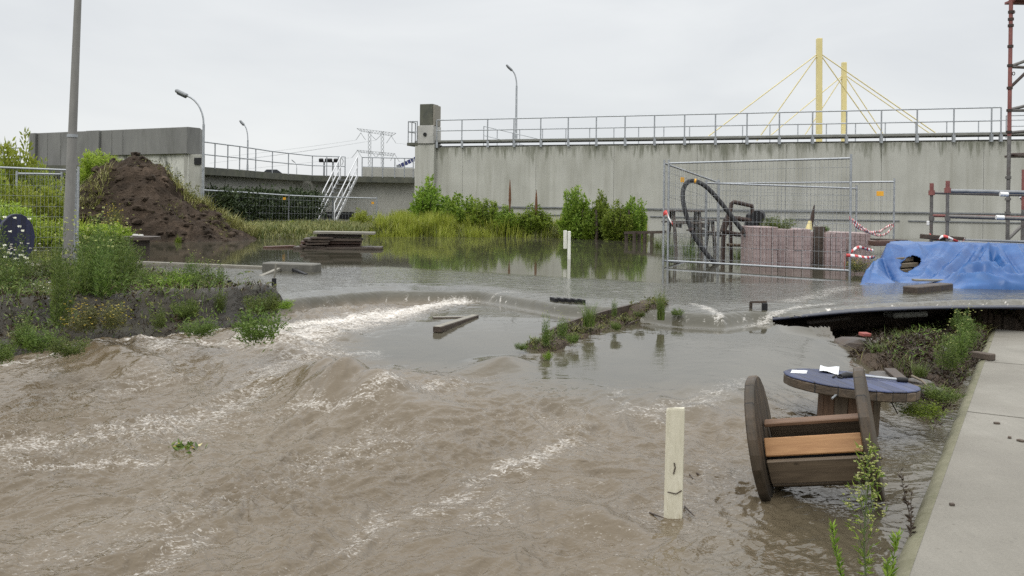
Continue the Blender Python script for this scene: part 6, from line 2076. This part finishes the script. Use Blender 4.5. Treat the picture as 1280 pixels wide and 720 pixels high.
# unit-height kinds (scaled to their place)
for i in range(4):
    st, lv = shoots(200 + i, 1.0, 0.42, 38, 170, 0.100, 0.020, side=0.16, clear=0.10, hvar=0.45, lean=0.85, up=0.55, stem=0.006)
    proto('young%d' % i, M_BARK, L_MID, st, lv)
for i in range(2):
    st, lv = shoots(210 + i, 1.0, 0.5, 52, 150, 0.095, 0.017, side=0.18, clear=0.05, hvar=0.5, lean=0.95, up=0.7, stem=0.004)
    proto('pale%d' % i, M_STEM, L_LIGHT, st, lv)
for i in range(2):
    st, lv = shoots(216 + i, 1.0, 0.5, 22, 60, 0.10, 0.022, side=0.18, clear=0.05, hvar=0.6, lean=0.95, up=0.35, stem=0.006)
    proto('olive%d' % i, M_BARK, L_OLIVE, st, lv)
def flowers(seed, h, r, n, s, zlo=0.55):
    rg = np.random.RandomState(seed)
    a = rg.rand(n) * 6.283; q = r * np.sqrt(rg.rand(n))
    C = np.stack([q * np.cos(a), q * np.sin(a), h * (zlo + (1 - zlo) * rg.rand(n))], 1)
    k = 5
    C = np.repeat(C, k, 0); aa = np.tile(np.arange(k) * 6.283 / k, n) + np.repeat(rg.rand(n), k)
    D = np.stack([np.cos(aa), np.sin(aa), 0.4 + 0 * aa], 1)
    return leaf_arrays(C, D, np.full(n * k, s), np.full(n * k, s * 0.42), rg)
for i in range(4):
    st, lv = shoots(230 + i, 1.0, 0.30, 13, 130, 0.085, 0.0075, side=0.11, clear=0.04, hvar=0.5, lean=0.95, up=0.6, stem=0.004, taper=0.6)
    proto('weed%d' % i, M_STEM, L_WEED, st, lv, (flowers(240 + i, 1.0, 0.25, 14, 0.022), L_BUD))
for i in range(2):
    st, lv = shoots(236 + i, 1.0, 0.45, 20, 70, 0.10, 0.012, side=0.2, clear=0.02, hvar=0.6, lean=1.0, up=0.5, stem=0.004)
    proto('yellow%d' % i, M_STEM, L_OLIVE, st, lv, (flowers(246 + i, 0.85, 0.45, 70, 0.030, 0.2), L_YEL))
st, lv = shoots(238, 1.0, 0.40, 16, 80, 0.09, 0.009, side=0.15, clear=0.02, hvar=0.5, lean=1.0, up=0.6, stem=0.004)
proto('daisy', M_STEM, L_WEED, st, lv, (flowers(248, 1.0, 0.38, 26, 0.040, 0.4), L_WHITE))
for i in range(2):
    st, lv = shoots(250 + i, 1.0, 0.9, 30, 60, 0.16, 0.020, side=0.3, clear=0.0, hvar=0.6, lean=1.0, up=0.5, stem=0.005)
    proto('low%d' % i, M_STEM, L_WEED if i == 0 else L_MID, st, lv)
for i in range(2):
    st = blades(260 + i, 60, 0.5, 0.12, 0.004, 0.6)
    lv = blades(262 + i, 170, 1.0, 0.14, 0.0055, 0.42, 0.5)
    proto('tuft%d' % i, L_OLIVE, L_WEED, st, lv)


def put(key, name, label, cat, px, pyb, pyt, Y, wpx, group=None, rz=None, tree=False, zadd=0.0):
    b, t = at(px, pyb, Y), at(px, pyt, Y)
    h = (t - b).length
    w = wpx / FPX * Y
    b.z += zadd
    base_w = {'young': 0.74, 'pale': 0.95, 'olive': 1.1, 'weed': 0.62, 'yellow': 1.1, 'daisy': 0.85, 'low': 1.9, 'tuft': 0.7}[key.rstrip('0123456789')]
    return plant(key, name, label, cat, b, h * 1.06, w / base_w, rz if rz is not None else (px * 1.7) % 6.28, group, tree)


BUSHES = [
    ('young0', 536, 294, 222, 33, 50, 'tall leafy bush at the left foot of the high wall by the pillar'),
    ('low1', 512, 296, 262, 32, 44, 'broad low dark green bush left of the tallest wall bush'),
    ('young1', 574, 297, 240, 31.5, 46, 'leafy bush second from the pillar at the foot of the high wall'),
    ('young2', 606, 297, 248, 31, 42, 'leafy bush in the middle of the left row at the high wall'),
    ('young3', 634, 298, 258, 30.6, 42, 'lower leafy bush below the tall rusty stalk at the high wall'),
    ('young0', 668, 299, 256, 30.4, 44, 'rounded leafy bush at the right end of the left row, below the short rusty stalk'),
    ('olive0', 694, 300, 280, 30, 26, 'small olive shrub between the two rows of wall bushes'),
    ('young2', 718, 304, 232, 29.2, 38, 'tall slim young tree standing in the water right of the white posts'),
    ('young1', 737, 304, 260, 29, 30, 'small young tree in the gap right of the tall slim one'),
    ('young3', 752, 303, 240, 29.2, 30, 'slim young tree in the middle of the right group at the wall'),
    ('young0', 772, 304, 252, 28.4, 40, 'bushy young tree near the stakes in the water'),
    ('young1', 792, 302, 244, 28.6, 30, 'wispy young tree at the right end of the group, beside the stakes'),
]
for k, px, pb, pt, Y, w, lab in BUSHES:
    put(k, 'young_tree' if k[0] == 'y' else 'bush', lab, 'young tree' if k[0] == 'y' else 'bush', px, pb, pt, Y, w, 'bushes at the foot of the high wall', tree=True)
M_SEED = mat('rust_brown_seeds', (0.09, 0.038, 0.018), (0.19, 0.085, 0.04), 0.9, 20, bump=0.3)
for px, pyb, pyt, Y, lab in ((637, 300, 224, 30.5, 'tall rusty brown flower stalk standing among the wall bushes'), (670, 298, 237, 30.3, 'shorter rusty brown flower stalk at the wall bushes')):
    b, t_ = at(px, pyb, Y), at(px + 0.5, pyt, Y)
    o = thing('dock_stalk', lab, 'stalk', b)
    mb = MB(); mb.tube([b, b.lerp(t_, 0.5), b.lerp(t_, 0.65), b.lerp(t_, 0.85), t_], [0.012, 0.015, 0.05, 0.035, 0.006], 6); mb.build('seed_head', M_SEED, o)
# trunks in the water at the right group
for px, Y, lab in ((727, 29, 'dark bare trunk in the water right of the white posts'), (744, 28.8, 'dark bare trunk in the water in the middle of the right group'), (785, 28.4, 'dark bare trunk in the water left of the stakes')):
    b, t_ = at(px, 303, Y), at(px + 1, 262, Y); b.z = 0.2
    o = thing('bare_trunk', lab, 'trunk', b, group='dark trunks at the wall')
    mb = MB(); mb.tube([b, b.lerp(t_, 0.5) + Vector((0.05, 0, 0)), t_], [0.085, 0.06, 0.03], 7); mb.build('trunk_wood', M_WOODD, o)

LEFTTREES = [
    ('pale0', 18, 318, 168, 25.0, 70, 'tallest pale feathery young tree at the left edge, reaching above the fence'),
    ('pale1', 48, 316, 190, 25.2, 60, 'pale feathery young tree behind the left fence, second tallest'),
    ('pale0', -12, 320, 205, 22.6, 80, 'pale feathery shrub cut by the left photo edge'),
    ('pale1', 34, 318, 222, 22.8, 70, 'pale feathery shrub directly behind the left fence mesh'),
    ('pale0', 66, 316, 226, 23.4, 56, 'pale feathery shrub left of the tall leaning pole'),
    ('pale1', 12, 320, 245, 21.6, 70, 'low pale shrub above the blue drum'),
    ('pale0', 60, 322, 270, 21.4, 60, 'low pale shrub behind the lower left fence mesh'),
    ('pale1', 122, 232, 182, 26.6, 40, 'pale green shrub growing on the left shoulder of the soil heap'),
    ('pale0', 104, 240, 205, 26.8, 36, 'small pale shrub between the tall pole and the soil heap top'),
    ('pale1', 140, 216, 192, 27, 26, 'tiny pale shrub just left of the heap summit'),
    ('olive0', 178, 212, 194, 27.6, 26, 'thin olive shrub behind the heap summit'),
    ('olive1', 216, 250, 205, 27.4, 34, 'olive shrub on the right shoulder of the soil heap'),
    ('olive0', 236, 270, 222, 27.6, 36, 'olive shrub between soil heap and street lamp'),
    ('yellow0', 141, 296, 250, 22.8, 32, 'yellowish shrub in front of the soil heap'),
    ('pale0', 143, 305, 278, 22.2, 40, 'bright green shrub at the foot of the soil heap'),
    ('pale1', 112, 310, 276, 21.5, 44, 'green shrub right of the tall leaning pole foot'),
    ('low1', 222, 306, 292, 23.4, 10, 'single green sprout on the lower right flank of the heap'),
    ('pale0', 452, 292, 261, 37, 30, 'round bright green shrub right of the metal stairs'),
    ('pale1', 366, 291, 274, 35, 15, 'small bright green shrub at the fence post before the hedge'),
    ('olive1', 472, 294, 268, 38, 26, 'brownish shrub behind the fence right of the stairs'),
    ('low1', 495, 296, 275, 33, 40, 'dark green low shrub left of the pillar foot'),
]
for k, px, pb, pt, Y, w, lab in LEFTTREES:
    put(k, 'shrub', lab, 'shrub', px, pb, pt, Y, w, 'shrubs on the left side', tree=False)

# hedge
rg = np.random.RandomState(5)
hA, hB = at(262, 292, 33.5), at(388, 292, 41)
parts, stm = [], []
n = 26000
k = rg.rand(n); wv_ = 0.9 * rg.normal(size=n) * 0.45
top_h = 1.55 + 0.3 * pn(k * 14, k * 0 + 3.3, 5) + 0.35 * pn(k * 45, k * 0 + .4, 6)
z = 0.45 + top_h * rg.rand(n) ** 0.8
spike = rg.rand(n) < 0.06
z = z + spike * rg.rand(n) * 0.35
dx, dy = hB.x - hA.x, hB.y - hA.y
ll = math.hypot(dx, dy)
C = np.stack([hA.x + dx * k + dy / ll * wv_, hA.y + dy * k - dx / ll * wv_, z], 1)
D = rg.normal(size=(n, 3)) + np.array([0, -0.3, 0.8])
hd_v = leaf_arrays(C, D, 0.09 + 0.12 * rg.rand(n), 0.022 + 0.028 * rg.rand(n), rg)
hedge = thing('hedge', 'long dark green hedge in front of the bridge wall left of the stairs', 'hedge', ((hA.x + hB.x) / 2, (hA.y + hB.y) / 2, 0.5))
mesh_np('foliage', hd_v[0], hd_v[1], L_DARK, hedge, smooth=False)
for i in range(9):
    q = (i + 0.5) / 9
    stm.append(tube_arr(np.array([[hA.x + dx * q, hA.y + dy * q, 0.3], [hA.x + dx * q + 0.1, hA.y + dy * q, 1.2], [hA.x + dx * q, hA.y + dy * q + 0.1, 2.1]]), 0.05, 0.02))
sv = join(stm); mesh_np('stem', sv[0], sv[1], M_BARK, hedge)


# ------------------------------------------------------------------ weeds on the left bank
def bank_at(px, py):
    p = onz(px, py, 0.56)
    return p
WEEDS = [
    ('daisy', 8, 362, 75, 56, 'white-flowered weed in front of the blue drum at the left edge'), ('daisy', 30, 352, 48, 40, 'lower white-flowered weed right below the blue drum'),
    ('weed0', 4, 392, 70, 44, 'dark weed at the left photo edge below the white flowers'), ('weed1', 62, 352, 46, 34, 'thin weed on the bank below the fence bottom rail'),
    ('weed2', 78, 408, 118, 44, 'tallest feathery weed on the bank, standing alone left of the thicket'), ('weed3', 96, 392, 104, 50, 'tall feathery weed at the left side of the weed thicket'),
    ('weed0', 112, 380, 100, 52, 'feathery weed in the middle front of the thicket'), ('weed1', 128, 392, 112, 50, 'tall feathery weed right of the thicket middle'),
    ('weed2', 142, 374, 92, 50, 'feathery weed near the right end of the thicket'), ('weed3', 156, 356, 72, 46, 'shorter feathery weed at the right end of the thicket'),
    ('weed0', 104, 352, 62, 50, 'back row weed below the tall leaning pole'), ('weed1', 124, 352, 66, 46, 'back row weed right of the leaning pole'),
    ('weed2', 146, 346, 60, 46, 'back row weed left of the small dark drum'), ('weed1', 42, 396, 54, 36, 'thin weed between the left edge and the tall lone weed'),
    ('yellow0', 104, 410, 42, 62, 'yellow-flowered low weed in front of the thicket'), ('yellow1', 142, 408, 36, 50, 'second yellow-flowered weed right of the first, nearer the water'),
    ('weed3', 186, 362, 40, 34, 'low weed just right of the thicket on the bank'), ('low1', 208, 368, 34, 70, 'bright low weed patch in the middle of the bank'), ('low0', 226, 366, 36, 60, 'low weed with reddish base right of the bright patch'),
    ('weed0', 240, 362, 50, 22, 'slender open weed standing before the long timber'), ('weed1', 258, 360, 46, 24, 'slender weed second from the stub, before the water'), ('weed2', 272, 366, 44, 28, 'slender weed nearest the tiny black stub'),
    ('weed3', 276, 388, 40, 18, 'small upright weed below the stub on the bank'), ('low0', 232, 394, 26, 46, 'flat weed on the mud in the middle of the bank front'), ('low0', 322, 422, 46, 76, 'dense dark green clump at the right tip of the bank by the white water'),
    ('low0', 328, 388, 30, 60, 'flattened weed on the bank above the dense clump'), ('low0', 308, 372, 22, 34, 'small weed on the bank right of the tiny stub'), ('weed2', 198, 408, 34, 26, 'sparse weed on the dark bank front'),
    ('low0', 250, 416, 24, 56, 'dull weed at the bank foot left of the dense clump'), ('low0', 46, 434, 34, 60, 'dark weed at the bank foot near the left edge'), ('weed1', 28, 432, 52, 36, 'green weed with upright stem low on the left bank'),
    ('low0', 86, 440, 26, 60, 'brownish weed at the bank foot below the thicket'), ('low0', 0, 448, 30, 50, 'dark weed at the very left of the bank foot'), ('daisy', 60, 388, 36, 40, 'white-flowered weed left of the tall lone weed'), ('low1', 352, 384, 14, 36, 'last small green tuft at the right end of the bank'),
]
for k, px, pb, hp_x, w, lab in WEEDS:
    p = bank_at(px, pb)
    hp_x = hp_x * (1.18 if hp_x > 55 else 1.0)
    put(k, 'weed', lab, 'weed', px, pb, pb - hp_x, p.y, w, 'weeds on the left mud bank', zadd=-0.02)


def scatter(name, m, zf, poly, n, h, w, seed, lean=0.7, mask=None, kind='stuff', label=None, seg=2):
    """one sheet of grass blades that nobody could count"""
    rg = np.random.RandomState(seed)
    P = np.asarray(poly)[:, :2]
    lo, hi = P.min(0), P.max(0)
    X = lo[0] + (hi[0] - lo[0]) * rg.rand(n * 3); Y = lo[1] + (hi[1] - lo[1]) * rg.rand(n * 3)
    k = poly_sd(X, Y, P) > 0
    if mask is not None:
        k &= mask(X, Y, rg)
    X, Y = X[k][:n], Y[k][:n]
    Z = zf(X, Y)
    hh = h * (0.45 + 0.9 * sst(-0.3, 0.4, fbm(X * 1.7, Y * 1.7, 2, seed)))
    V, F = blades(seed, len(X), hh, 0, w, lean, 0.6, X, Y, Z, seg)
    o = mesh_np(name, V, F, m, smooth=False)
    return tag(o, kind=kind)


noise_mask = lambda f, t, s: (lambda X, Y, rg: fbm(X * f, Y * f, 3, s) + 0.25 * (rg.rand(len(X)) - 0.5) > t)
scatter('grass', L_WEED, lambda X, Y: mud_z(X, Y) - 0.01, BANK, 11000, 0.16, 0.005, 300, 0.9, lambda X, Y, rg: (fbm(X * 1.5, Y * 1.5, 3, 31) + 0.25 * (rg.rand(len(X)) - 0.5) > 0.0 + 0.2 * sst(-4.6, -3.4, X)))
scatter('grass', L_DEAD, lambda X, Y: mud_z(X, Y) - 0.01, BANK, 26000, 0.10, 0.006, 301, 1.3, noise_mask(1.8, -0.25, 33))
scatter('grass', L_DRY, lambda X, Y: mud_z(X, Y) - 0.01, BANK, 9000, 0.11, 0.004, 302, 1.4, noise_mask(2.1, 0.0, 36))
# right bank
nearslab = plan([(1090, 425), (1180, 400), (1262, 396), (1236, 425), (1205, 480), (1178, 556), (1150, 540), (1130, 520), (1168, 480), (1110, 460)], 0.2)
scatter('grass', L_WEED, lambda X, Y: soil_z(X, Y) - 0.01, nearslab, 6000, 0.17, 0.0035, 303, 1.0, noise_mask(1.9, 0.03, 41))
scatter('grass', L_DRY, lambda X, Y: soil_z(X, Y) - 0.01, RBANK, 5000, 0.13, 0.0035, 304, 1.4, noise_mask(2.3, 0.0, 43))
scatter('grass', L_DEAD, lambda X, Y: soil_z(X, Y) - 0.01, RBANK, 9000, 0.08, 0.005, 305, 1.5, noise_mask(2.6, -0.1, 45))
# overgrown strip
scatter('grass', L_WEED, lambda X, Y: ridge_z(X, Y) - 0.01, RIDGE, 2600, 0.08, 0.004, 306, 1.0, noise_mask(2.6, -0.02, 51))
scatter('grass', L_OLIVE, lambda X, Y: ridge_z(X, Y) - 0.01, RIDGE, 3000, 0.06, 0.004, 307, 1.2, noise_mask(3, -0.1, 53))
scatter('grass', L_DEAD, lambda X, Y: ridge_z(X, Y) - 0.01, RIDGE, 4000, 0.07, 0.006, 308, 1.4, noise_mask(3, -0.2, 55))
# far shore
sh1 = [(-11.5, 23.4), (-8.2, 24.3), (-6.6, 26.0), (-4.4, 28.4), (-4.4, 33), (-8, 38), (-12.6, 34), (-12.4, 27)]
scatter('grass', L_DRY, ground_z, sh1, 8000, 0.26, 0.014, 309, 0.6)
scatter('grass', L_WEED, ground_z, sh1, 12000, 0.25, 0.014, 329, 0.6)
scatter('grass', L_OLIVE, ground_z, sh1, 26000, 0.24, 0.016, 310, 0.7)
sh2 = [(-4.6, 28.5), (-2.8, 28.6), (0.2, 28.6), (1.8, 28.6), (4.3, 28.2), (4.6, 30), (2, 33), (-4.6, 36)]
scatter('reeds', L_LIGHT, ground_z, sh2, 24000, 0.62, 0.020, 311, 0.35, lambda X, Y, rg: (X < -1.6 + 1.5 * rg.rand(len(X))) | (rg.rand(len(X)) < 0.25))
scatter('reeds', L_OLIVE, ground_z, sh2, 14000, 0.40, 0.018, 312, 0.6)
sh3 = [(-30, 16.8), (-13, 17.2), (-11.2, 19.2), (-9.6, 22.4), (-9.4, 24.5), (-13, 30), (-30, 30)]
scatter('grass', L_LIGHT, ground_z, sh3, 30000, 0.60, 0.014, 313, 0.6)
hpx = xat(168, 25.4)
scatter('grass', L_OLIVE, heap_z, [(hpx - 1.9, 25.3), (hpx - 0.5, 25.8), (hpx + 0.3, 26.2), (hpx + 1.0, 26.0), (hpx + 2.6, 25.9), (hpx + 3.4, 26.5), (hpx + 1, 28), (hpx - 2, 28)], 7000, 0.28, 0.012, 314, 0.9, noise_mask(1.2, -0.08, 61))
scatter('grass', L_DRY, heap_z, [(hpx + 0.7, 25.7), (hpx + 1.6, 25.6), (hpx + 3.2, 25.7), (hpx + 3.2, 27), (hpx + 0.6, 27)], 2500, 0.36, 0.012, 315, 0.9)
scatter('grass', L_DRY, heap_z, [(hpx - 1.7, 24.3), (hpx - 0.6, 24.4), (hpx - 0.5, 25.2), (hpx - 1.7, 25.2)], 500, 0.45, 0.010, 316, 1.3)

def undergrowth(name, m, zf, poly, n, L, Wd, seed, mask, hz=0.06):
    rg = np.random.RandomState(seed)
    P = np.asarray(poly)[:, :2]
    lo, hi = P.min(0), P.max(0)
    X = lo[0] + (hi[0] - lo[0]) * rg.rand(n * 4); Y = lo[1] + (hi[1] - lo[1]) * rg.rand(n * 4)
    k = (poly_sd(X, Y, P) > 0) & mask(X, Y, rg)
    X, Y = X[k][:n], Y[k][:n]
    Z = zf(X, Y) + hz * rg.rand(len(X)) ** 1.6 * (1 + 1.5 * sst(0, 0.5, fbm(X * 2.1, Y * 2.1, 2, seed)))
    D = rg.normal(size=(len(X), 3)); D[:, 2] = 0.3 + 0.6 * rg.rand(len(X))
    V, F = leaf_arrays(np.stack([X, Y, Z], 1), D, L * (0.5 + rg.rand(len(X))), Wd * (0.6 + 0.8 * rg.rand(len(X))), rg)
    return tag(mesh_np(name, V, F, m, smooth=False), kind='stuff')


undergrowth('undergrowth', L_WEED, mud_z, BANK, 13000, 0.055, 0.008, 330, lambda X, Y, rg: (fbm(X * 1.3, Y * 1.3, 3, 71) + 0.25 * (rg.rand(len(X)) - 0.5) > 0.02 + 0.22 * sst(-4.6, -3.4, X)), 0.12)
undergrowth('undergrowth', L_OLIVE, mud_z, BANK, 9000, 0.05, 0.008, 331, noise_mask(1.7, 0.05, 73), 0.10)
undergrowth('undergrowth', L_DEAD, mud_z, BANK, 16000, 0.06, 0.009, 332, noise_mask(1.6, -0.2, 75), 0.05)
undergrowth('undergrowth', L_WEED, soil_z, nearslab, 2600, 0.05, 0.006, 333, noise_mask(1.7, 0.1, 77), 0.08)
undergrowth('undergrowth', L_DEAD, soil_z, RBANK, 12000, 0.06, 0.009, 334, noise_mask(1.7, -0.3, 79), 0.04)
undergrowth('undergrowth', L_OLIVE, ridge_z, RIDGE, 1800, 0.04, 0.006, 335, noise_mask(2.4, -0.05, 81), 0.03)
undergrowth('undergrowth', L_OLIVE, heap_z, [(hpx - 2.2, 24.2), (hpx + 0.6, 24.2), (hpx + 3.2, 24.6), (hpx + 3.2, 27.5), (hpx - 2.2, 27.5)], 900, 0.09, 0.015, 336, noise_mask(0.9, 0.2, 83), 0.12)

_rg2 = np.random.RandomState(21)
_mb = MB()
_c = 0
while _c < 260:
    _x, _y = _rg2.uniform(-7.5, -2.4), _rg2.uniform(7.6, 11.5)
    if poly_sd(np.array([_x]), np.array([_y]), BANK)[0] < 0.0:
        continue
    _z = float(mud_z(np.array([_x]), np.array([_y]))[0])
    _s = 0.008 + 0.035 * _rg2.rand() ** 3
    _k = [_rg2.uniform(0.6, 1.3) for _ in range(12)]
    _mb.add([(_x + v.x * _s * _k[i % 12] * 1.3, _y + v.y * _s * _k[(i + 3) % 12], _z + v.z * _s * 0.7 * _k[(i + 7) % 12]) for i, v in enumerate(_iv)], _if)
    _c += 1
tag(_mb.build('gravel', mat('bank_gravel', (0.05, 0.045, 0.04), (0.30, 0.28, 0.25), 0.7, 5, bump=0.3)), kind='stuff')

# strip plants
STRIP = [('weed1', 682, 432, 50, 15, 'narrow upright weed at the left part of the overgrown strip'), ('low0', 652, 437, 10, 22, 'small bright weed at the left tip of the overgrown strip'), ('tuft0', 736, 408, 36, 36, 'loose grass tuft in the middle of the overgrown strip'),
         ('weed3', 702, 422, 34, 16, 'short weed between the upright weed and the loose grass tuft'), ('low1', 684, 449, 12, 14, 'dark green weed hanging over the front left corner of the strip'), ('low0', 716, 428, 14, 24, 'low weed on the strip below the loose grass tuft'),
         ('low0', 770, 412, 12, 18, 'dark weed hanging over the front board of the strip'), ('tuft1', 826, 400, 46, 24, 'dense upright grass tuft at the right end of the strip'), ('low0', 800, 396, 9, 18, 'low weed left of the dense grass tuft'), ('low0', 846, 394, 10, 20, 'tiny weed right of the dense grass tuft'),
         ('weed0', 768, 396, 24, 10, 'thin little weed right of the strip middle')]
for k, px, pb, hp_x, w, lab in STRIP:
    p = onz(px, pb, 0.34 + 0.2 * (448 - pb) / 60)
    put(k, 'grass_tuft' if k[0] == 't' else 'weed', lab, 'grass tuft' if k[0] == 't' else 'weed', px, pb, pb - hp_x, p.y, w, 'plants on the overgrown strip')

RIGHTW = [('weed3', 1196, 452, 60, 38, 'tall light weed at the far corner of the concrete edge'), ('weed2', 1212, 432, 48, 34, 'tall light weed just before the far end of the concrete'), ('weed0', 1182, 462, 46, 36, 'leafy weed left of the tall weeds by the concrete'),
          ('weed1', 1200, 412, 30, 30, 'weed growing up past the black sheet edge'), ('tuft0', 1098, 448, 24, 40, 'grass tuft hanging over the broken slab on the right bank'), ('tuft1', 1150, 470, 20, 40, 'grass tuft in the middle of the right bank'),
          ('low0', 1176, 500, 22, 60, 'low weed beside the concrete edge behind the drums'), ('low1', 1150, 520, 20, 70, 'trailing green weed at the waterline right of the drums'), ('tuft1', 1124, 430, 20, 24, 'dry grass tuft left of the large dark stone')]
for k, px, pb, hp_x, w, lab in RIGHTW:
    p = onz(px, pb, 0.22)
    put(k, 'grass_tuft' if k[0] == 't' else 'weed', lab, 'grass tuft' if k[0] == 't' else 'weed', px, pb, pb - hp_x, p.y, w, 'plants on the torn right bank')
put('low0', 'shrub', 'shrub growing on top of the middle pink brick pallet', 'shrub', 972, 288, 268, 17.6, 50)
put('yellow1', 'weed', 'yellowish weed at the foot of the right fence post by the bricks', 'weed', 1072, 340, 322, 15.4, 40)
put('low0', 'weed', 'tiny weed on top of the right pink brick pallet', 'weed', 1032, 289, 281, 17.7, 12)
put('tuft0', 'grass_tuft', 'flooded grass tuft under the left end of the front fence', 'grass tuft', 836, 335, 285, 21, 36)
put('tuft1', 'grass_tuft', 'flooded grass tuft below the picnic table behind the hose', 'grass tuft', 862, 335, 288, 20.5, 40)
put('tuft0', 'grass_tuft', 'flooded grass tuft inside the pump machine', 'grass tuft', 925, 334, 300, 19.6, 40)
put('tuft1', 'grass_tuft', 'flooded grass tuft left of the front fence by the stakes', 'grass tuft', 822, 318, 290, 24, 24)

# ------------------------------------------------------------------ weed in front, by the concrete edge
def big_weed():
    Y0 = 3.75
    base = at(1080, 780, Y0)
    tip = at(1084, 566, Y0)
    t = thing('weed', 'tall green weed with pale yellow buds in front of the lying cable drum', 'weed', base)
    rg = np.random.RandomState(77)
    H = (tip - base).length
    pos = lambda k: np.array(base.lerp(tip, k)) + np.array([0.006 * math.sin(k * 9), 0, 0])
    st = [tube_arr(np.array([pos(k) for k in np.linspace(0, 1, 12)]), 0.0052, 0.0018, 6)]
    C, D, L, Wd = [], [], [], []
    fC = []
    for i in range(46):
        k = 0.30 + 0.70 * (i / 46) ** 0.9
        a = i * 2.4 + rg.normal() * 0.2
        ln = (0.105 if k < 0.8 else 0.075) * (1.15 - 0.6 * max(0, k - 0.55) / 0.45) * (0.7 + 0.5 * rg.rand())
        if k < 0.45: ln *= 0.55
        d = np.array([math.cos(a), math.sin(a), 0.85 + 0.4 * rg.rand()]); d /= np.linalg.norm(d)
        p0 = pos(k); p1 = p0 + d * ln * 0.5; p2 = p0 + d * ln + np.array([0, 0, 0.018])
        st.append(tube_arr(np.array([p0, p1, p2]), 0.0018, 0.0009, 4))
        for j in range(4):
            q = rg.rand(); C.append(p0 + (p2 - p0) * q); dd = d + rg.normal(size=3) * 0.6; D.append(dd); L.append(0.026 + 0.02 * rg.rand()); Wd.append(0.0035)
        if k > 0.45:
            for j in range(5):
                fC.append(p2 + rg.normal(size=3) * 0.008 - d * ln * 0.35 * rg.rand())
    for i in range(26):
        k = 0.02 + 0.4 * rg.rand(); a = rg.rand() * 6.28
        C.append(pos(k)); D.append(np.array([math.cos(a), math.sin(a), 0.3])); L.append(0.05); Wd.append(0.006)
    n = len(C)
    lv = leaf_arrays(np.array(C), np.array(D), np.array(L), np.array(Wd), rg)
    fC = np.array(fC); m = len(fC); kk = 4
    F_ = np.repeat(fC, kk, 0); aa = np.tile(np.arange(kk) * 6.283 / kk, m) + np.repeat(rg.rand(m) * 3, kk)
    fl = leaf_arrays(F_, np.stack([np.cos(aa), np.sin(aa), 0.7 + 0 * aa], 1), np.full(m * kk, 0.0085), np.full(m * kk, 0.0035), rg)
    s = join(st)
    mesh_np('stem', s[0], s[1], M_STEM, t); mesh_np('foliage', lv[0], lv[1], L_MID, t, smooth=False); mesh_np('blossom', fl[0], fl[1], L_BUD, t, smooth=False)
big_weed()


def sprig(label, x0, y0, x1, y1, Y, n, m, L, Wd, r=0.003, m2=None, up=1.3):
    b, e = at(x0, y0, Y), at(x1, y1, Y)
    t = thing('weed', label, 'weed', b)
    rg = np.random.RandomState(int(x0))
    P = np.array([np.array(b.lerp(e, k)) + np.array([0.01 * math.sin(k * 5), 0, 0]) for k in np.linspace(0, 1, 8)])
    s = tube_arr(P, r, r * 0.4, 5); mesh_np('stem', s[0], s[1], m2 or M_STEM, t)
    k = rg.rand(n); i = (k * 6.99).astype(int)
    C = P[i] + (P[np.minimum(i + 1, 7)] - P[i]) * (k * 7 - i)[:, None]
    a = rg.rand(n) * 6.28
    D = np.stack([np.cos(a), np.sin(a), up + 0 * a], 1)
    lv = leaf_arrays(C, D, L * (0.6 + 0.6 * rg.rand(n)), np.full(n, Wd), rg)
    mesh_np('foliage', lv[0], lv[1], m, t, smooth=False)
sprig('fleshy green sprig at the bottom edge left of the tall front weed', 1054, 770, 1043, 656, 3.8, 150, L_MID, 0.034, 0.0042)
sprig('green sprig at the bottom edge between the tall front weed and the concrete', 1098, 775, 1126, 668, 3.8, 110, L_MID, 0.045, 0.0045)
sprig('short green sprig below the other one at the concrete edge', 1108, 770, 1112, 700, 3.7, 60, L_MID, 0.04, 0.004)
sprig('dark dead stalk in the water between the lying drum and the concrete', 1139, 680, 1128, 588, 4.55, 50, L_DEAD, 0.030, 0.006, 0.0035, M_WOODD, 0.6)
sprig('second dark dead stalk lower down beside the concrete edge', 1134, 690, 1142, 614, 4.45, 40, L_DEAD, 0.028, 0.006, 0.003, M_WOODD, 0.6)


# floating plants
def floater(label, px, py, w, n, m, m2, seed):
    p = onz(px, py, 0.05)
    p.z += 0.03
    t = thing('floating_plant', label, 'plant', p)
    rg = np.random.RandomState(seed)
    C = np.array(p) + np.stack([rg.normal(size=n) * w * 0.5, rg.normal(size=n) * w * 0.35, 0.02 * rg.rand(n) + 0.02], 1)
    D = np.stack([rg.normal(size=n), rg.normal(size=n), 0.5 + 0 * C[:, 0]], 1)
    h_ = n * 3 // 4
    lv = leaf_arrays(C[:h_], D[:h_], np.full(h_, 0.06), np.full(h_, 0.010), rg); mesh_np('foliage', lv[0], lv[1], m, t, smooth=False)
    lv = leaf_arrays(C[h_:], D[h_:], np.full(n - h_, 0.05), np.full(n - h_, 0.010), rg); mesh_np('blossom', lv[0], lv[1], m2, t, smooth=False)
    P = np.array([np.array(p) + np.array([-w, 0.05, 0.03]), np.array(p) + np.array([0, 0, 0.05]), np.array(p) + np.array([w, -0.05, 0.03])])
    s = tube_arr(P, 0.005, 0.003, 4); mesh_np('stem', s[0], s[1], M_STEM, t)
floater('uprooted green and yellow plant drifting alone in the brown water at left', 232, 571, 0.10, 46, L_WEED, L_YEL, 9)
floater('small green plant clump stuck in the waves left of the strip', 541, 478, 0.10, 60, L_WEED, L_MID, 10)
